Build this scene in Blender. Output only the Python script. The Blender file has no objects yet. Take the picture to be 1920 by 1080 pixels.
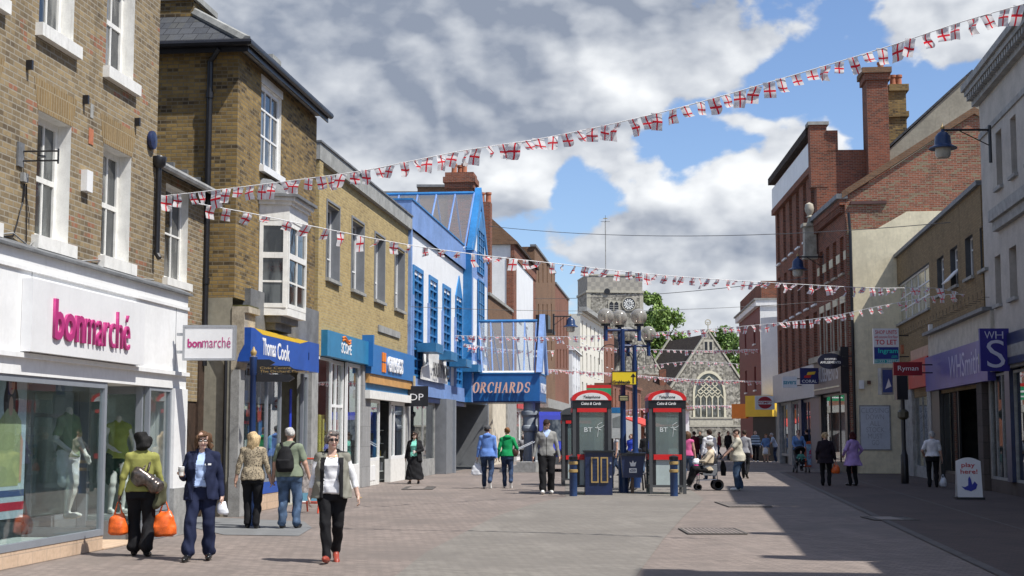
import bpy, bmesh, math, random
import numpy as np
from mathutils import Vector, Matrix
R = math.radians
SC = bpy.context.scene
COL = SC.collection
# ------------------------------------------------------------------ camera
FPX, HOR, EYE = 2700.0, 812.0, 1.6
PITCH = math.atan((HOR - 540) / FPX)
cd = bpy.data.cameras.new('camera'); cam = bpy.data.objects.new('camera', cd); COL.objects.link(cam)
cd.sensor_width = 36; cd.lens = 36 * FPX / 1920; cd.clip_start = .1; cd.clip_end = 6000
cam.location = (0, 0, EYE); cam.rotation_euler = (math.pi / 2 + PITCH, 0, 0)
SC.camera = cam
SC.view_settings.view_transform = 'Standard'; SC.view_settings.look = 'None'
SC.view_settings.exposure = 0.25; SC.view_settings.gamma = 1
# ------------------------------------------------------------------ sun: high, right and a little behind the camera
SH = Vector((-.85, .53, 0)).normalized(); EL = R(57)
sdir = Vector((SH.x * math.cos(EL), SH.y * math.cos(EL), -math.sin(EL)))
sl = bpy.data.lights.new('sun', 'SUN'); sun = bpy.data.objects.new('sun', sl); COL.objects.link(sun)
sl.energy = 5.0; sl.angle = R(.5); sl.color = (1, .965, .90)
sun.rotation_euler = sdir.to_track_quat('-Z', 'Y').to_euler(); sun.location = (30, -20, 60)
# ------------------------------------------------------------------ node helper
class NT:
    def __init__(s, nt): s.nt = nt; s.n = nt.nodes; s.l = nt.links
    def add(s, t, **k):
        n = s.n.new(t)
        for a, b in k.items(): setattr(n, a, b)
        return n
    def put(s, sock, v):
        if hasattr(v, 'is_linked') or hasattr(v, 'links'): s.l.new(v, sock)
        elif isinstance(v, (tuple, list)) and len(v) == 3 and sock.type == 'RGBA': sock.default_value = (*v, 1)
        else: sock.default_value = v
    def math(s, op, a, b=0, c=None, clamp=False):
        n = s.add('ShaderNodeMath', operation=op); n.use_clamp = clamp
        s.put(n.inputs[0], a); s.put(n.inputs[1], b)
        if c is not None: s.put(n.inputs[2], c)
        return n.outputs[0]
    def vmath(s, op, a, b=None):
        n = s.add('ShaderNodeVectorMath', operation=op); s.put(n.inputs[0], a)
        if b is not None: s.put(n.inputs[1], b)
        return n.outputs['Value'] if op in ('LENGTH', 'DOT_PRODUCT', 'DISTANCE') else n.outputs[0]
    def mix(s, f, a, b, mode='MIX'):
        n = s.add('ShaderNodeMix', data_type='RGBA', blend_type=mode)
        s.put(n.inputs[0], f); s.put(n.inputs[6], a); s.put(n.inputs[7], b); return n.outputs[2]
    def noise(s, vec, scale, detail=4, rough=.55, dist=0):
        n = s.add('ShaderNodeTexNoise'); n.inputs['Scale'].default_value = scale
        n.inputs['Detail'].default_value = detail; n.inputs['Roughness'].default_value = rough
        n.inputs['Distortion'].default_value = dist
        if vec is not None: s.l.new(vec, n.inputs['Vector'])
        return n.outputs['Fac']
    def ramp(s, f, lo, hi, a=0., b=1., smooth=True):
        n = s.add('ShaderNodeMapRange', interpolation_type='SMOOTHSTEP' if smooth else 'LINEAR')
        s.put(n.inputs[0], f); s.put(n.inputs[1], lo); s.put(n.inputs[2], hi); s.put(n.inputs[3], a); s.put(n.inputs[4], b)
        return n.outputs[0]
    def mapping(s, vec, scale=(1, 1, 1), loc=(0, 0, 0), rot=(0, 0, 0)):
        n = s.add('ShaderNodeMapping'); s.l.new(vec, n.inputs[0])
        n.inputs[1].default_value = loc; n.inputs[2].default_value = rot; n.inputs[3].default_value = scale
        return n.outputs[0]
# ------------------------------------------------------------------ world: Nishita sky and drifting cumulus
w = bpy.data.worlds.new('World'); SC.world = w; w.use_nodes = True
N = NT(w.node_tree); N.n.clear()
out = N.add('ShaderNodeOutputWorld'); bg = N.add('ShaderNodeBackground')
sky = N.add('ShaderNodeTexSky', sky_type='NISHITA'); sky.sun_disc = False
sky.sun_elevation = EL; sky.sun_rotation = math.atan2(-SH.x, -SH.y)
sky.air_density = 1.0; sky.dust_density = .6; sky.ozone_density = 2.0
tc = N.add('ShaderNodeTexCoord'); G = tc.outputs['Generated']
def skydir(px, py):
    a = (px - 960) / FPX; b = (HOR - py) / FPX
    return Vector((a, 1, b)).normalized()
def blob(px, py, wx, wy, amp):
    c = skydir(px, py)
    v = N.vmath('SUBTRACT', G, tuple(c)); v = N.vmath('MULTIPLY', v, (FPX / wx, FPX / wx, FPX / wy))
    d = N.vmath('LENGTH', v)
    return N.ramp(d, 1.0, 0.0, 0.0, amp)
def addall(l):
    r = l[0]
    for x in l[1:]: r = N.math('ADD', r, x)
    return r
CLOUD = [(620, 40, 760, 420, 1.1), (1060, 0, 640, 330, 1.0), (760, 260, 460, 230, .55), (1120, 150, 330, 170, .55), (560, 330, 360, 170, .55), (950, 310, 270, 170, 1.25), (620, 380, 330, 150, .5),
 (1330, 120, 130, 190, .55), (1200, 330, 150, 110, .6), (1430, 330, 290, 170, .95), (1180, 450, 260, 100, .85), (1330, 480, 400, 130, .9), (1200, 570, 340, 90, .75), (1560, 290, 200, 120, .65), (1360, 575, 330, 110, .6), (1870, 40, 280, 120, .55), (1450, 60, 90, 50, .35), (620, 400, 260, 110, .4), (1480, 215, 230, 36, .2)]
BLUE = [(1085, 350, 70, 140, -.6), (1290, 262, 190, 55, -.6), (1700, 170, 280, 150, -.5), (1500, 150, 100, 120, -.5), (1570, 420, 90, 60, -.2)]
mask = addall([blob(*b) for b in CLOUD + BLUE])
mask = N.math('ADD', mask, N.ramp(N.vmath('DOT_PRODUCT', G, (0, 1, 0)), .78, .9, -.05, 0.))
SV = N.vmath('MULTIPLY', G, (1, 1, 1.5))
warp = N.add('ShaderNodeTexNoise'); warp.inputs['Scale'].default_value = 6; warp.inputs['Detail'].default_value = 2; N.l.new(SV, warp.inputs['Vector'])
SV = N.vmath('ADD', SV, N.vmath('MULTIPLY', N.vmath('SUBTRACT', warp.outputs['Color'], (.5, .5, .5)), (.022, .022, .022)))
def puff(v, d=7):
    a = N.noise(v, 5.5, d, .57, .0); b = N.math('ABSOLUTE', N.math('SUBTRACT', N.noise(v, 15, 3, .5), .5))
    return N.math('ADD', N.math('MULTIPLY', a, .86), N.math('MULTIPLY', N.math('SUBTRACT', .24, b), .45))
n1 = puff(SV); n2 = puff(N.vmath('ADD', SV, (.006, -.004, .018)), 5)
dens = N.math('ADD', N.math('MULTIPLY', N.math('SUBTRACT', n1, .47), 5.2), N.math('SUBTRACT', mask, .27))
cov = N.ramp(dens, -.03, .26)
relief = N.math('MULTIPLY', N.math('SUBTRACT', n1, n2), 5.0)
GREY = [(560, 40, 700, 300, .62), (1060, -30, 620, 230, .75), (800, 230, 420, 130, .55), (1240, 70, 260, 90, .25), (1420, 450, 260, 60, .45), (1200, 520, 260, 50, .3), (1450, 490, 200, 50, .35), (930, 400, 240, 60, .45), (1240, 405, 150, 40, .35), (1160, 230, 200, 40, .3)]
WHITE = [(1150, 140, 190, 90, -.75), (1290, 340, 300, 100, -.5), (940, 310, 230, 80, -.5), (1350, 130, 90, 100, -.5), (600, 130, 150, 80, -.35), (800, 90, 160, 60, -.2), (620, 290, 180, 70, -.3), (1540, 280, 200, 100, -.5)]
grey = addall([blob(*b) for b in GREY + WHITE])
lowf = N.math('MULTIPLY', N.math('SUBTRACT', N.noise(N.vmath('MULTIPLY', SV, (1, 1, 1.8)), 4, 6, .55), .5), 1.7)
gf = N.ramp(N.math('SUBTRACT', N.math('ADD', N.math('ADD', grey, .34), lowf), relief), -.35, 1.15, smooth=False)
ccol = N.mix(gf, (.84, .86, .88), (.245, .285, .365))
skyc = N.mix(1, sky.outputs[0], (.108, .116, .134), 'MULTIPLY')
tot = N.mix(cov, skyc, ccol)
N.l.new(tot, bg.inputs[0]); bg.inputs[1].default_value = 1.0
N.l.new(bg.outputs[0], out.inputs[0])
w.cycles.sampling_method = 'AUTOMATIC'
# ------------------------------------------------------------------ projection helpers (photo measurements -> places)
FW = Vector((0, math.cos(PITCH), math.sin(PITCH))); UPV = Vector((0, -math.sin(PITCH), math.cos(PITCH)))
def ray(px, py): return FW + Vector((1, 0, 0)) * ((px - 960) / FPX) + UPV * ((540 - py) / FPX)
def ground(px, py, z=0):
    d = ray(px, py); t = (z - EYE) / d.z; return Vector((d.x * t, d.y * t, z))
def at(px, py, Y):
    d = ray(px, py); t = Y / d.y; return Vector((d.x * t, Y, EYE + d.z * t))
def hz(py, Y): return at(960, py, Y).z
class Line:
    def __init__(s, x0, k): s.x0 = x0; s.k = k
    def col(s, px):
        a = ray(px, HOR); q = a.x / a.y; Y = s.x0 / (q - s.k); return Vector((q * Y, Y, 0))
    def atY(s, Y): return Vector((s.x0 + s.k * Y, Y, 0))
# ------------------------------------------------------------------ materials
MATS = {}
def newmat(name):
    m = bpy.data.materials.new(name); m.use_nodes = True; t = NT(m.node_tree)
    return m, t, t.n['Principled BSDF']
def M(name, col, rough=.6, metal=0., var=.12, scale=3., spec=.5, bump=0., emit=0, grime=0.):
    if name in MATS: return MATS[name]
    m, t, b = newmat(name)
    g = t.add('ShaderNodeTexCoord').outputs['Object']
    if var:
        f = t.noise(g, scale, 5, .6)
        f2 = t.noise(g, scale * 9, 3, .6)
        f = t.math('ADD', t.math('MULTIPLY', f, .65), t.math('MULTIPLY', f2, .35))
        lo = tuple(c * (1 - var * 1.6) for c in col); hi = tuple(min(1, c * (1 + var * 1.3)) for c in col)
        c = t.mix(t.ramp(f, .32, .68), lo, hi)
    else:
        c = t.mix(0, col, col)
    if grime:
        gz = t.noise(t.mapping(g, (6, 6, .7)), 1.5, 6, .7)
        c = t.mix(t.ramp(gz, .5, .8, 0, grime), c, tuple(x * .45 for x in (col[0], col[1] * .95, col[2] * .85)))
    t.l.new(c, b.inputs['Base Color'])
    b.inputs['Roughness'].default_value = rough; b.inputs['Metallic'].default_value = metal
    b.inputs['Specular IOR Level'].default_value = spec
    if bump:
        bn = t.add('ShaderNodeBump'); bn.inputs['Strength'].default_value = .5; bn.inputs['Distance'].default_value = bump
        t.l.new(t.noise(g, scale * 6, 4, .6), bn.inputs['Height']); t.l.new(bn.outputs[0], b.inputs['Normal'])
    if emit:
        b.inputs['Emission Color'].default_value = (*col, 1); b.inputs['Emission Strength'].default_value = emit
    MATS[name] = m; return m
def brick(name, c1, c2, mortar, dark=(.05, .045, .04), darkamt=.5, odd=None, oddamt=0, bw=.225, rh=.075, ms=.010, bump=.006, patch=.35):
    m, t, b = newmat(name)
    uv = t.add('ShaderNodeUVMap').outputs[0]
    def bt(col1, col2, off=0):
        n = t.add('ShaderNodeTexBrick'); t.l.new(uv, n.inputs[0])
        t.put(n.inputs['Color1'], col1); t.put(n.inputs['Color2'], col2); t.put(n.inputs['Mortar'], mortar)
        n.inputs['Scale'].default_value = 1; n.inputs['Mortar Size'].default_value = ms; n.inputs['Mortar Smooth'].default_value = .2
        n.inputs['Bias'].default_value = off; n.inputs['Brick Width'].default_value = bw; n.inputs['Row Height'].default_value = rh
        return n
    n = bt(c1, c2)
    # per brick random cell
    sp = t.add('ShaderNodeSeparateXYZ'); t.l.new(uv, sp.inputs[0])
    row = t.math('FLOOR', t.math('DIVIDE', sp.outputs[1], rh))
    sh = t.math('MULTIPLY', t.math('MODULO', row, 2), .5)
    cu = t.math('FLOOR', t.math('ADD', t.math('DIVIDE', sp.outputs[0], bw), sh))
    cv = t.add('ShaderNodeCombineXYZ'); t.l.new(cu, cv.inputs[0]); t.l.new(row, cv.inputs[1])
    wn = t.add('ShaderNodeTexWhiteNoise', noise_dimensions='2D'); t.l.new(cv.outputs[0], wn.inputs[0])
    r = wn.outputs[0]
    big = t.noise(uv, .55, 5, .6); fine = t.noise(uv, 14, 4, .7)
    c = n.outputs['Color']
    notm = t.math('SUBTRACT', 1, n.outputs['Fac'])
    d = t.math('MULTIPLY', t.ramp(t.math('ADD', t.math('MULTIPLY', r, .6), t.math('MULTIPLY', big, .8)), .7, 1.05), darkamt)
    c = t.mix(t.math('MULTIPLY', d, notm), c, dark)
    if odd is not None:
        wn2 = t.add('ShaderNodeTexWhiteNoise', noise_dimensions='2D'); t.l.new(t.vmath('ADD', cv.outputs[0], (7.3, 3.1, 0)), wn2.inputs[0])
        o = t.ramp(t.math('ADD', wn2.outputs[0], t.math('MULTIPLY', t.math('SUBTRACT', t.noise(uv, .8, 3), .5), 1.4)), 1 - oddamt - .02, 1 - oddamt + .02)
        c = t.mix(t.math('MULTIPLY', o, notm), c, odd)
    c = t.mix(t.ramp(fine, .35, .75, 0, .45), c, t.mix(1, c, (.62, .6, .56), 'MULTIPLY'))
    c = t.mix(t.ramp(big, .45, .75, 0, patch), c, t.mix(1, c, (.5, .48, .46), 'MULTIPLY'))
    st = t.noise(t.mapping(uv, (2.2, .22, 1)), 1.0, 6, .7); c = t.mix(t.ramp(st, .54, .74, 0, .55), c, t.mix(1, c, (.42, .40, .38), 'MULTIPLY'))
    t.l.new(c, b.inputs['Base Color']); b.inputs['Roughness'].default_value = .9; b.inputs['Specular IOR Level'].default_value = .2
    bn = t.add('ShaderNodeBump'); bn.inputs['Strength'].default_value = .7; bn.inputs['Distance'].default_value = bump
    h = t.math('ADD', notm, t.math('MULTIPLY', fine, .5)); t.l.new(h, bn.inputs['Height']); t.l.new(bn.outputs[0], b.inputs['Normal'])
    MATS[name] = m; return m
def glass(name, tint=(.93, .97, .97), refl=.8, base=.05, rough=0.0):
    m, t, b = newmat(name); t.n.remove(b)
    tr = t.add('ShaderNodeBsdfTransparent'); tr.inputs[0].default_value = (*tint, 1)
    gl = t.add('ShaderNodeBsdfGlossy'); gl.inputs['Roughness'].default_value = rough; gl.inputs['Color'].default_value = (1, 1, 1, 1)
    lw = t.add('ShaderNodeLayerWeight'); lw.inputs[0].default_value = .5
    f = t.math('ADD', t.math('MULTIPLY', t.math('POWER', lw.outputs['Facing'], 4), refl), base, clamp=True)
    mx = t.add('ShaderNodeMixShader'); t.l.new(f, mx.inputs[0]); t.l.new(tr.outputs[0], mx.inputs[1]); t.l.new(gl.outputs[0], mx.inputs[2])
    t.l.new(mx.outputs[0], t.n['Material Output'].inputs[0]); MATS[name] = m; return m
def darkpane(name, a=(.015, .018, .02), b_=(.10, .11, .11), rough=.04, spec=.9):
    m, t, b = newmat(name); g = t.add('ShaderNodeTexCoord').outputs['Object']
    f = t.ramp(t.noise(t.mapping(g, (1.3, 1.3, .35)), 2.2, 3), .45, .62)
    t.l.new(t.mix(f, a, b_), b.inputs['Base Color']); b.inputs['Roughness'].default_value = rough
    b.inputs['Specular IOR Level'].default_value = spec
    bn = t.add('ShaderNodeBump'); bn.inputs['Strength'].default_value = .12; bn.inputs['Distance'].default_value = .02
    t.l.new(t.noise(g, 2.0, 2), bn.inputs['Height']); t.l.new(bn.outputs[0], b.inputs['Normal'])
    MATS[name] = m; return m
# ------------------------------------------------------------------ mesh builder
class MB:
    def __init__(s): s.v = []; s.f = []; s.mi = []; s.mats = []; s.sm = []; s.cut = [0]
    SPLIT = {'stone_bands': 'stone_band', 'stall_riser': 'stall_riser', 'pier': 'pier', 'shopfront_piers': 'shopfront_pier', 'tiled_pier': 'tiled_pier', 'doorway_frame': 'door_frame', 'window_surround': 'window_surround', 'pilasters': 'pilaster', 'hinge': 'hinge', 'lintel': 'lintel', 'steps': 'steps'}
    def _m(s, m):
        if m not in s.mats: s.mats.append(m)
        return s.mats.index(m)
    def face(s, pts, m, smooth=False):
        i = len(s.v); s.v += [tuple(p) for p in pts]; s.f.append(tuple(range(i, i + len(pts)))); s.mi.append(s._m(m)); s.sm.append(smooth)
    def mesh(s, V, F, m, smooth=True):
        i = len(s.v); s.v += [tuple(p) for p in V]; k = s._m(m)
        for f in F: s.f.append(tuple(a + i for a in f)); s.mi.append(k); s.sm.append(smooth)
    def box(s, x0, x1, y0, y1, z0, z1, m, skip=''):
        if x0 > x1: x0, x1 = x1, x0
        if s.cut[-1] != len(s.f): s.cut.append(len(s.f))
        if y0 > y1: y0, y1 = y1, y0
        if z0 > z1: z0, z1 = z1, z0
        if 'f' not in skip: s.face([(x0, y0, z0), (x1, y0, z0), (x1, y0, z1), (x0, y0, z1)], m)
        if 'b' not in skip: s.face([(x1, y1, z0), (x0, y1, z0), (x0, y1, z1), (x1, y1, z1)], m)
        if 'l' not in skip: s.face([(x0, y1, z0), (x0, y0, z0), (x0, y0, z1), (x0, y1, z1)], m)
        if 'r' not in skip: s.face([(x1, y0, z0), (x1, y1, z0), (x1, y1, z1), (x1, y0, z1)], m)
        if 't' not in skip: s.face([(x0, y0, z1), (x1, y0, z1), (x1, y1, z1), (x0, y1, z1)], m)
        if 'd' not in skip: s.face([(x0, y1, z0), (x1, y1, z0), (x1, y0, z0), (x0, y0, z0)], m)
    def prism(s, pts, ext, m, capm=None):
        """pts: 3d polygon, ext: Vector to extrude by"""
        P = [Vector(p) for p in pts]; e = Vector(ext); Q = [p + e for p in P]
        n = len(P); nrm = Vector((0, 0, 0))
        for i in range(n): nrm += P[i].cross(P[(i + 1) % n])
        if nrm.dot(e) > 0: P.reverse(); Q.reverse()
        s.face(P, capm or m); s.face(list(reversed(Q)), capm or m)
        for i in range(n):
            j = (i + 1) % n; s.face([P[j], P[i], Q[i], Q[j]], m)
    def tube(s, pts, r, m, seg=8, caps=True):
        P = [Vector(p) for p in pts]; rs = r if isinstance(r, (list, tuple)) else [r] * len(P)
        rings = []
        for i, p in enumerate(P):
            d = (P[min(i + 1, len(P) - 1)] - P[max(i - 1, 0)]).normalized()
            a = d.orthogonal().normalized() if abs(d.z) > .9 else d.cross(Vector((0, 0, 1))).normalized()
            if abs(d.z) > .9: a = Vector((1, 0, 0)) - d * d.x; a.normalize()
            b = d.cross(a)
            rings.append([p + (a * math.cos(t) + b * math.sin(t)) * rs[i] for t in [2 * math.pi * k / seg for k in range(seg)]])
        V = [q for rg in rings for q in rg]; F = []
        for i in range(len(P) - 1):
            for k in range(seg):
                k2 = (k + 1) % seg; F.append((i * seg + k, i * seg + k2, (i + 1) * seg + k2, (i + 1) * seg + k))
        if caps: F.append(tuple(reversed(range(seg)))); F.append(tuple((len(P) - 1) * seg + k for k in range(seg)))
        s.mesh(V, F, m, True)
    def lathe(s, prof, m, c=(0, 0, 0), seg=16, smooth=True):
        V = []; F = []
        for r, z in prof:
            for k in range(seg):
                t = 2 * math.pi * k / seg; V.append((c[0] + r * math.cos(t), c[1] + r * math.sin(t), c[2] + z))
        for i in range(len(prof) - 1):
            for k in range(seg):
                k2 = (k + 1) % seg; F.append((i * seg + k, i * seg + k2, (i + 1) * seg + k2, (i + 1) * seg + k))
        if prof[0][0] > 1e-4: F.append(tuple(reversed(range(seg))))
        if prof[-1][0] > 1e-4: F.append(tuple((len(prof) - 1) * seg + k for k in range(seg)))
        s.mesh(V, F, m, smooth)
    def wall(s, u0, u1, z0, z1, holes, m, v=0., rev=.15, rm=None):
        us = sorted({u0, u1, *[h[0] for h in holes], *[h[1] for h in holes]}); us = [u for u in us if u0 <= u <= u1]
        zs = sorted({z0, z1, *[h[2] for h in holes], *[h[3] for h in holes]}); zs = [z for z in zs if z0 <= z <= z1]
        for a, b in zip(us, us[1:]):
            for c, d in zip(zs, zs[1:]):
                cu, cz = (a + b) / 2, (c + d) / 2
                if any(h[0] < cu < h[1] and h[2] < cz < h[3] for h in holes): continue
                s.face([(a, v, c), (b, v, c), (b, v, d), (a, v, d)], m)
        rm = rm or m
        for h in holes:
            a, b, c, d = h[:4]; w = v + rev
            s.face([(a, v, c), (a, v, d), (a, w, d), (a, w, c)], rm); s.face([(b, v, d), (b, v, c), (b, w, c), (b, w, d)], rm)
            s.face([(a, v, d), (b, v, d), (b, w, d), (a, w, d)], rm); s.face([(b, v, c), (a, v, c), (a, w, c), (b, w, c)], rm)
    def build(s, name, parent=None, loc=None, smooth=None, bevel=0):
        if name in s.SPLIT and len(s.cut) > 1 and name != 'window_surround':
            c = s.cut + [len(s.f)]; r = None
            for a, z in zip(c, c[1:]):
                k = MB(); k.mats = list(s.mats)
                for i in range(a, z):
                    j = len(k.v); k.v += [s.v[q] for q in s.f[i]]; k.f.append(tuple(range(j, len(k.v)))); k.mi.append(s.mi[i]); k.sm.append(s.sm[i])
                r = k.build(s.SPLIT[name] + '', parent, loc, smooth, bevel) if k.f else r
            return r
        me = bpy.data.meshes.new(name); me.from_pydata(s.v, [], s.f)
        for m in s.mats: me.materials.append(m)
        me.polygons.foreach_set('material_index', s.mi); me.polygons.foreach_set('use_smooth', s.sm)
        me.update()
        uvbox(me)
        o = bpy.data.objects.new(name, me); COL.objects.link(o); o.parent = parent
        if loc is not None: o.location = loc
        if bevel:
            b = o.modifiers.new('b', 'BEVEL'); b.width = bevel; b.segments = 2; b.limit_method = 'ANGLE'
        if any(s.sm): me.set_sharp_from_angle(angle=R(40))
        return o
def uvbox(me):
    n = len(me.loops)
    if not n: return
    co = np.empty(len(me.vertices) * 3, 'f'); me.vertices.foreach_get('co', co); co = co.reshape(-1, 3)
    vi = np.empty(n, 'i'); me.loops.foreach_get('vertex_index', vi)
    nr = np.empty(len(me.polygons) * 3, 'f'); me.polygons.foreach_get('normal', nr); nr = np.abs(nr.reshape(-1, 3))
    lt = np.empty(len(me.polygons), 'i'); me.polygons.foreach_get('loop_total', lt)
    pn = np.repeat(nr, lt, axis=0); c = co[vi]
    uv = np.empty((n, 2), 'f')
    top = pn[:, 2] > .8; sx = (~top) & (pn[:, 0] > pn[:, 1]); fy = ~(top | sx)
    uv[top] = c[top][:, :2]; uv[sx] = c[sx][:, 1:]; uv[fy] = c[fy][:, [0, 2]]
    l = me.uv_layers.new(name='UVMap'); l.data.foreach_set('uv', uv.ravel())
def tag(o, label=None, cat=None, group=None, kind=None):
    if label: o['label'] = label
    if cat: o['category'] = cat
    if group: o['group'] = group
    if kind: o['kind'] = kind
    return o
def empty(name, loc=(0, 0, 0), rz=0, label=None, cat=None, group=None):
    o = bpy.data.objects.new(name, None); COL.objects.link(o); o.location = loc; o.rotation_euler = (0, 0, rz)
    o.empty_display_size = .2
    return tag(o, label, cat, group)
def copy_tree(o, parent=None):
    c = o.copy(); COL.objects.link(c)
    if parent: c.parent = parent
    for ch in list(o.children): copy_tree(ch, c)
    return c
FONTCACHE = {}
def textmesh(s, bold=0., shear=0., ext=.01, space=1.0):
    k = (s, bold, shear, ext, space)
    if k in FONTCACHE: return FONTCACHE[k]
    cu = bpy.data.curves.new('lettering', 'FONT'); cu.body = s; cu.size = 1; cu.offset = bold; cu.shear = shear; cu.extrude = ext; cu.space_character = space
    cu.resolution_u = 3
    o = bpy.data.objects.new('t', cu); COL.objects.link(o)
    dg = bpy.context.evaluated_depsgraph_get(); me = bpy.data.meshes.new_from_object(o.evaluated_get(dg))
    bpy.data.objects.remove(o); FONTCACHE[k] = me; return me
def serifs(me_v, me_f): pass
def text(s, u0, u1, z0, z1, v, mat, parent, bold=0., shear=0., depth=.006, name='lettering', space=1.0, side=None):
    """text in the plane facing -y of the parent, fitted to the rectangle; side='x' faces +x instead, '-x' faces -x"""
    me = textmesh(s, bold * .5, shear, 1.0, space).copy(); me.name = name; me.materials.clear(); me.materials.append(mat)
    n = len(me.vertices); co = np.empty(n * 3, 'f'); me.vertices.foreach_get('co', co); co = co.reshape(-1, 3)
    lo = co.min(0); hi = co.max(0)
    x = (co[:, 0] - lo[0]) / (hi[0] - lo[0]); z = (co[:, 1] - lo[1]) / (hi[1] - lo[1]); d = (co[:, 2] + 1) / 2
    o_ = np.empty_like(co)
    if side is None: o_[:, 0] = u0 + x * (u1 - u0); o_[:, 2] = z0 + z * (z1 - z0); o_[:, 1] = v - d * depth
    elif side == 'x': o_[:, 1] = u0 + x * (u1 - u0); o_[:, 2] = z0 + z * (z1 - z0); o_[:, 0] = v + d * depth
    else: o_[:, 1] = u0 + x * (u1 - u0); o_[:, 2] = z0 + z * (z1 - z0); o_[:, 0] = v - d * depth
    me.vertices.foreach_set('co', o_.ravel()); me.update()
    o = bpy.data.objects.new(name, me); COL.objects.link(o); o.parent = parent; return o
# ------------------------------------------------------------------ facade frame
class Fac:
    """x runs rightwards as seen from the street, y goes into the building, z up"""
    def __init__(s, A, B, name, label, cat='building', group=None):
        d = (B - A); s.A = A.copy(); s.len = d.length; s.x = d.normalized(); s.y = Vector((0, 0, 1)).cross(s.x)
        s.rz = math.atan2(d.y, d.x); s.o = empty(name, A, s.rz, label, cat, group)
    def L(s, px, py, v=0.):
        d = ray(px, py); O = Vector((0, 0, EYE)); P0 = s.A + s.y * v
        t = (P0 - O).dot(s.y) / d.dot(s.y); q = O + d * t
        return (q - s.A).dot(s.x), q.z
    def u(s, px, py=700, v=0.): return s.L(px, py, v)[0]
    def z(s, px, py, v=0.): return s.L(px, py, v)[1]
    def rect(s, x0, x1, yt, yb, v=0.):
        xc = (x0 + x1) / 2; ym = (yt + yb) / 2
        return s.L(x0, ym, v)[0], s.L(x1, ym, v)[0], s.L(xc, yb, v)[1], s.L(xc, yt, v)[1]
    def Lx(s, px, py, u=0.):
        """hit the plane local x = u -> (v, z)"""
        d = ray(px, py); O = Vector((0, 0, EYE)); P0 = s.A + s.x * u
        t = (P0 - O).dot(s.x) / d.dot(s.x); q = O + d * t
        return (q - s.A).dot(s.y), q.z
    def w(s, u, v, z): return s.A + s.x * u + s.y * v + Vector((0, 0, z))
# ------------------------------------------------------------------ shared materials
rng = random.Random(7)
STOCK = brick('stock_brick', (.345, .262, .148), (.215, .165, .10), (.33, .295, .235), dark=(.07, .055, .045), darkamt=.55, odd=(.32, .15, .09), oddamt=.012)
STOCK2 = brick('old_stock_brick', (.335, .228, .085), (.205, .138, .058), (.21, .175, .12), dark=(.035, .03, .028), darkamt=.8, patch=.55)
STOCK3 = brick('yellow_brick', (.50, .38, .17), (.40, .295, .125), (.42, .35, .22), dark=(.16, .12, .07), darkamt=.4, patch=.25)
REDB = brick('red_brick', (.30, .095, .05), (.19, .06, .035), (.25, .19, .15), dark=(.06, .04, .035), darkamt=.6, patch=.4)
REDG = brick('patched_red_brick', (.36, .13, .075), (.24, .085, .05), (.34, .27, .21), dark=(.10, .075, .05), darkamt=.7, odd=(.26, .20, .12), oddamt=.22, patch=.4)
BROWNB = brick('brown_brick', (.25, .14, .08), (.19, .105, .06), (.20, .15, .11), dark=(.10, .06, .045), darkamt=.4)
BROWNB2 = brick('russet_brick', (.27, .11, .07), (.21, .085, .055), (.20, .14, .11), dark=(.10, .05, .04), darkamt=.4)
TANB = brick('tan_brick', (.30, .215, .115), (.24, .17, .09), (.20, .155, .10), dark=(.14, .10, .06), darkamt=.4, patch=.3)
TILEP = brick('peach_tile', (.62, .46, .33), (.57, .42, .30), (.45, .35, .27), dark=(.45, .33, .24), darkamt=.2, bw=.4, rh=.15, ms=.006, bump=.002, patch=.2)
GREYTILE = brick('grey_tile', (.34, .34, .34), (.30, .30, .30), (.2, .2, .2), dark=(.22, .22, .22), darkamt=.3, bw=.3, rh=.6, ms=.006, bump=.002)
DARKTILE = brick('brown_tile', (.12, .10, .09), (.10, .085, .08), (.05, .045, .04), dark=(.06, .05, .045), darkamt=.3, bw=.6, rh=.45, ms=.006, bump=.002)
SLATE = brick('slate', (.085, .09, .10), (.06, .065, .075), (.03, .03, .035), dark=(.10, .10, .09), darkamt=.5, bw=.3, rh=.2, ms=.008, bump=.01)
ROOFT = brick('roof_tile', (.13, .075, .05), (.09, .055, .04), (.05, .035, .03), dark=(.06, .05, .04), darkamt=.5, bw=.17, rh=.11, ms=.01, bump=.012)
ROOFD = brick('dark_roof_tile', (.07, .052, .045), (.05, .04, .035), (.03, .025, .02), dark=(.10, .085, .06), darkamt=.5, bw=.2, rh=.14, ms=.01, bump=.012)
WHITE = M('white_paint', (.78, .78, .77), .5, var=.05, scale=1.2, grime=.22)
WHITEG = M('weathered_white_paint', (.74, .73, .69), .65, var=.07, scale=6, grime=.45)
SIGNW = M('sign_white', (.74, .74, .74), .35, var=.03, scale=1.5, grime=.10)
CREAM = M('cream_render', (.72, .64, .45), .85, var=.10, scale=.8, grime=.4)
STONE = M('stone', (.40, .35, .27), .9, var=.22, scale=3, bump=.01, grime=.5)
STONEG = M('grey_stone', (.30, .30, .29), .8, var=.18, scale=4, grime=.4)
RENDER = M('grey_render', (.30, .28, .22), .9, var=.14, scale=1.0, grime=.5, bump=.006)
LEAD = M('lead', (.16, .165, .17), .6, var=.2)
CONC = M('concrete', (.30, .30, .28), .85, var=.16, grime=.5)
BLACK = M('black_paint', (.015, .015, .018), .35, var=.2)
DGREY = M('dark_grey', (.07, .075, .08), .5, var=.15)
MGREY = M('mid_grey', (.20, .21, .225), .5, var=.08)
FRAMEG = M('frame_grey', (.23, .25, .28), .4, var=.05)
ALU = M('aluminium', (.45, .46, .47), .35, metal=.6, var=.05)
BLUE = M('bright_blue_paint', (.025, .18, .43), .45, var=.16, scale=1.2, grime=.4)
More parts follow.
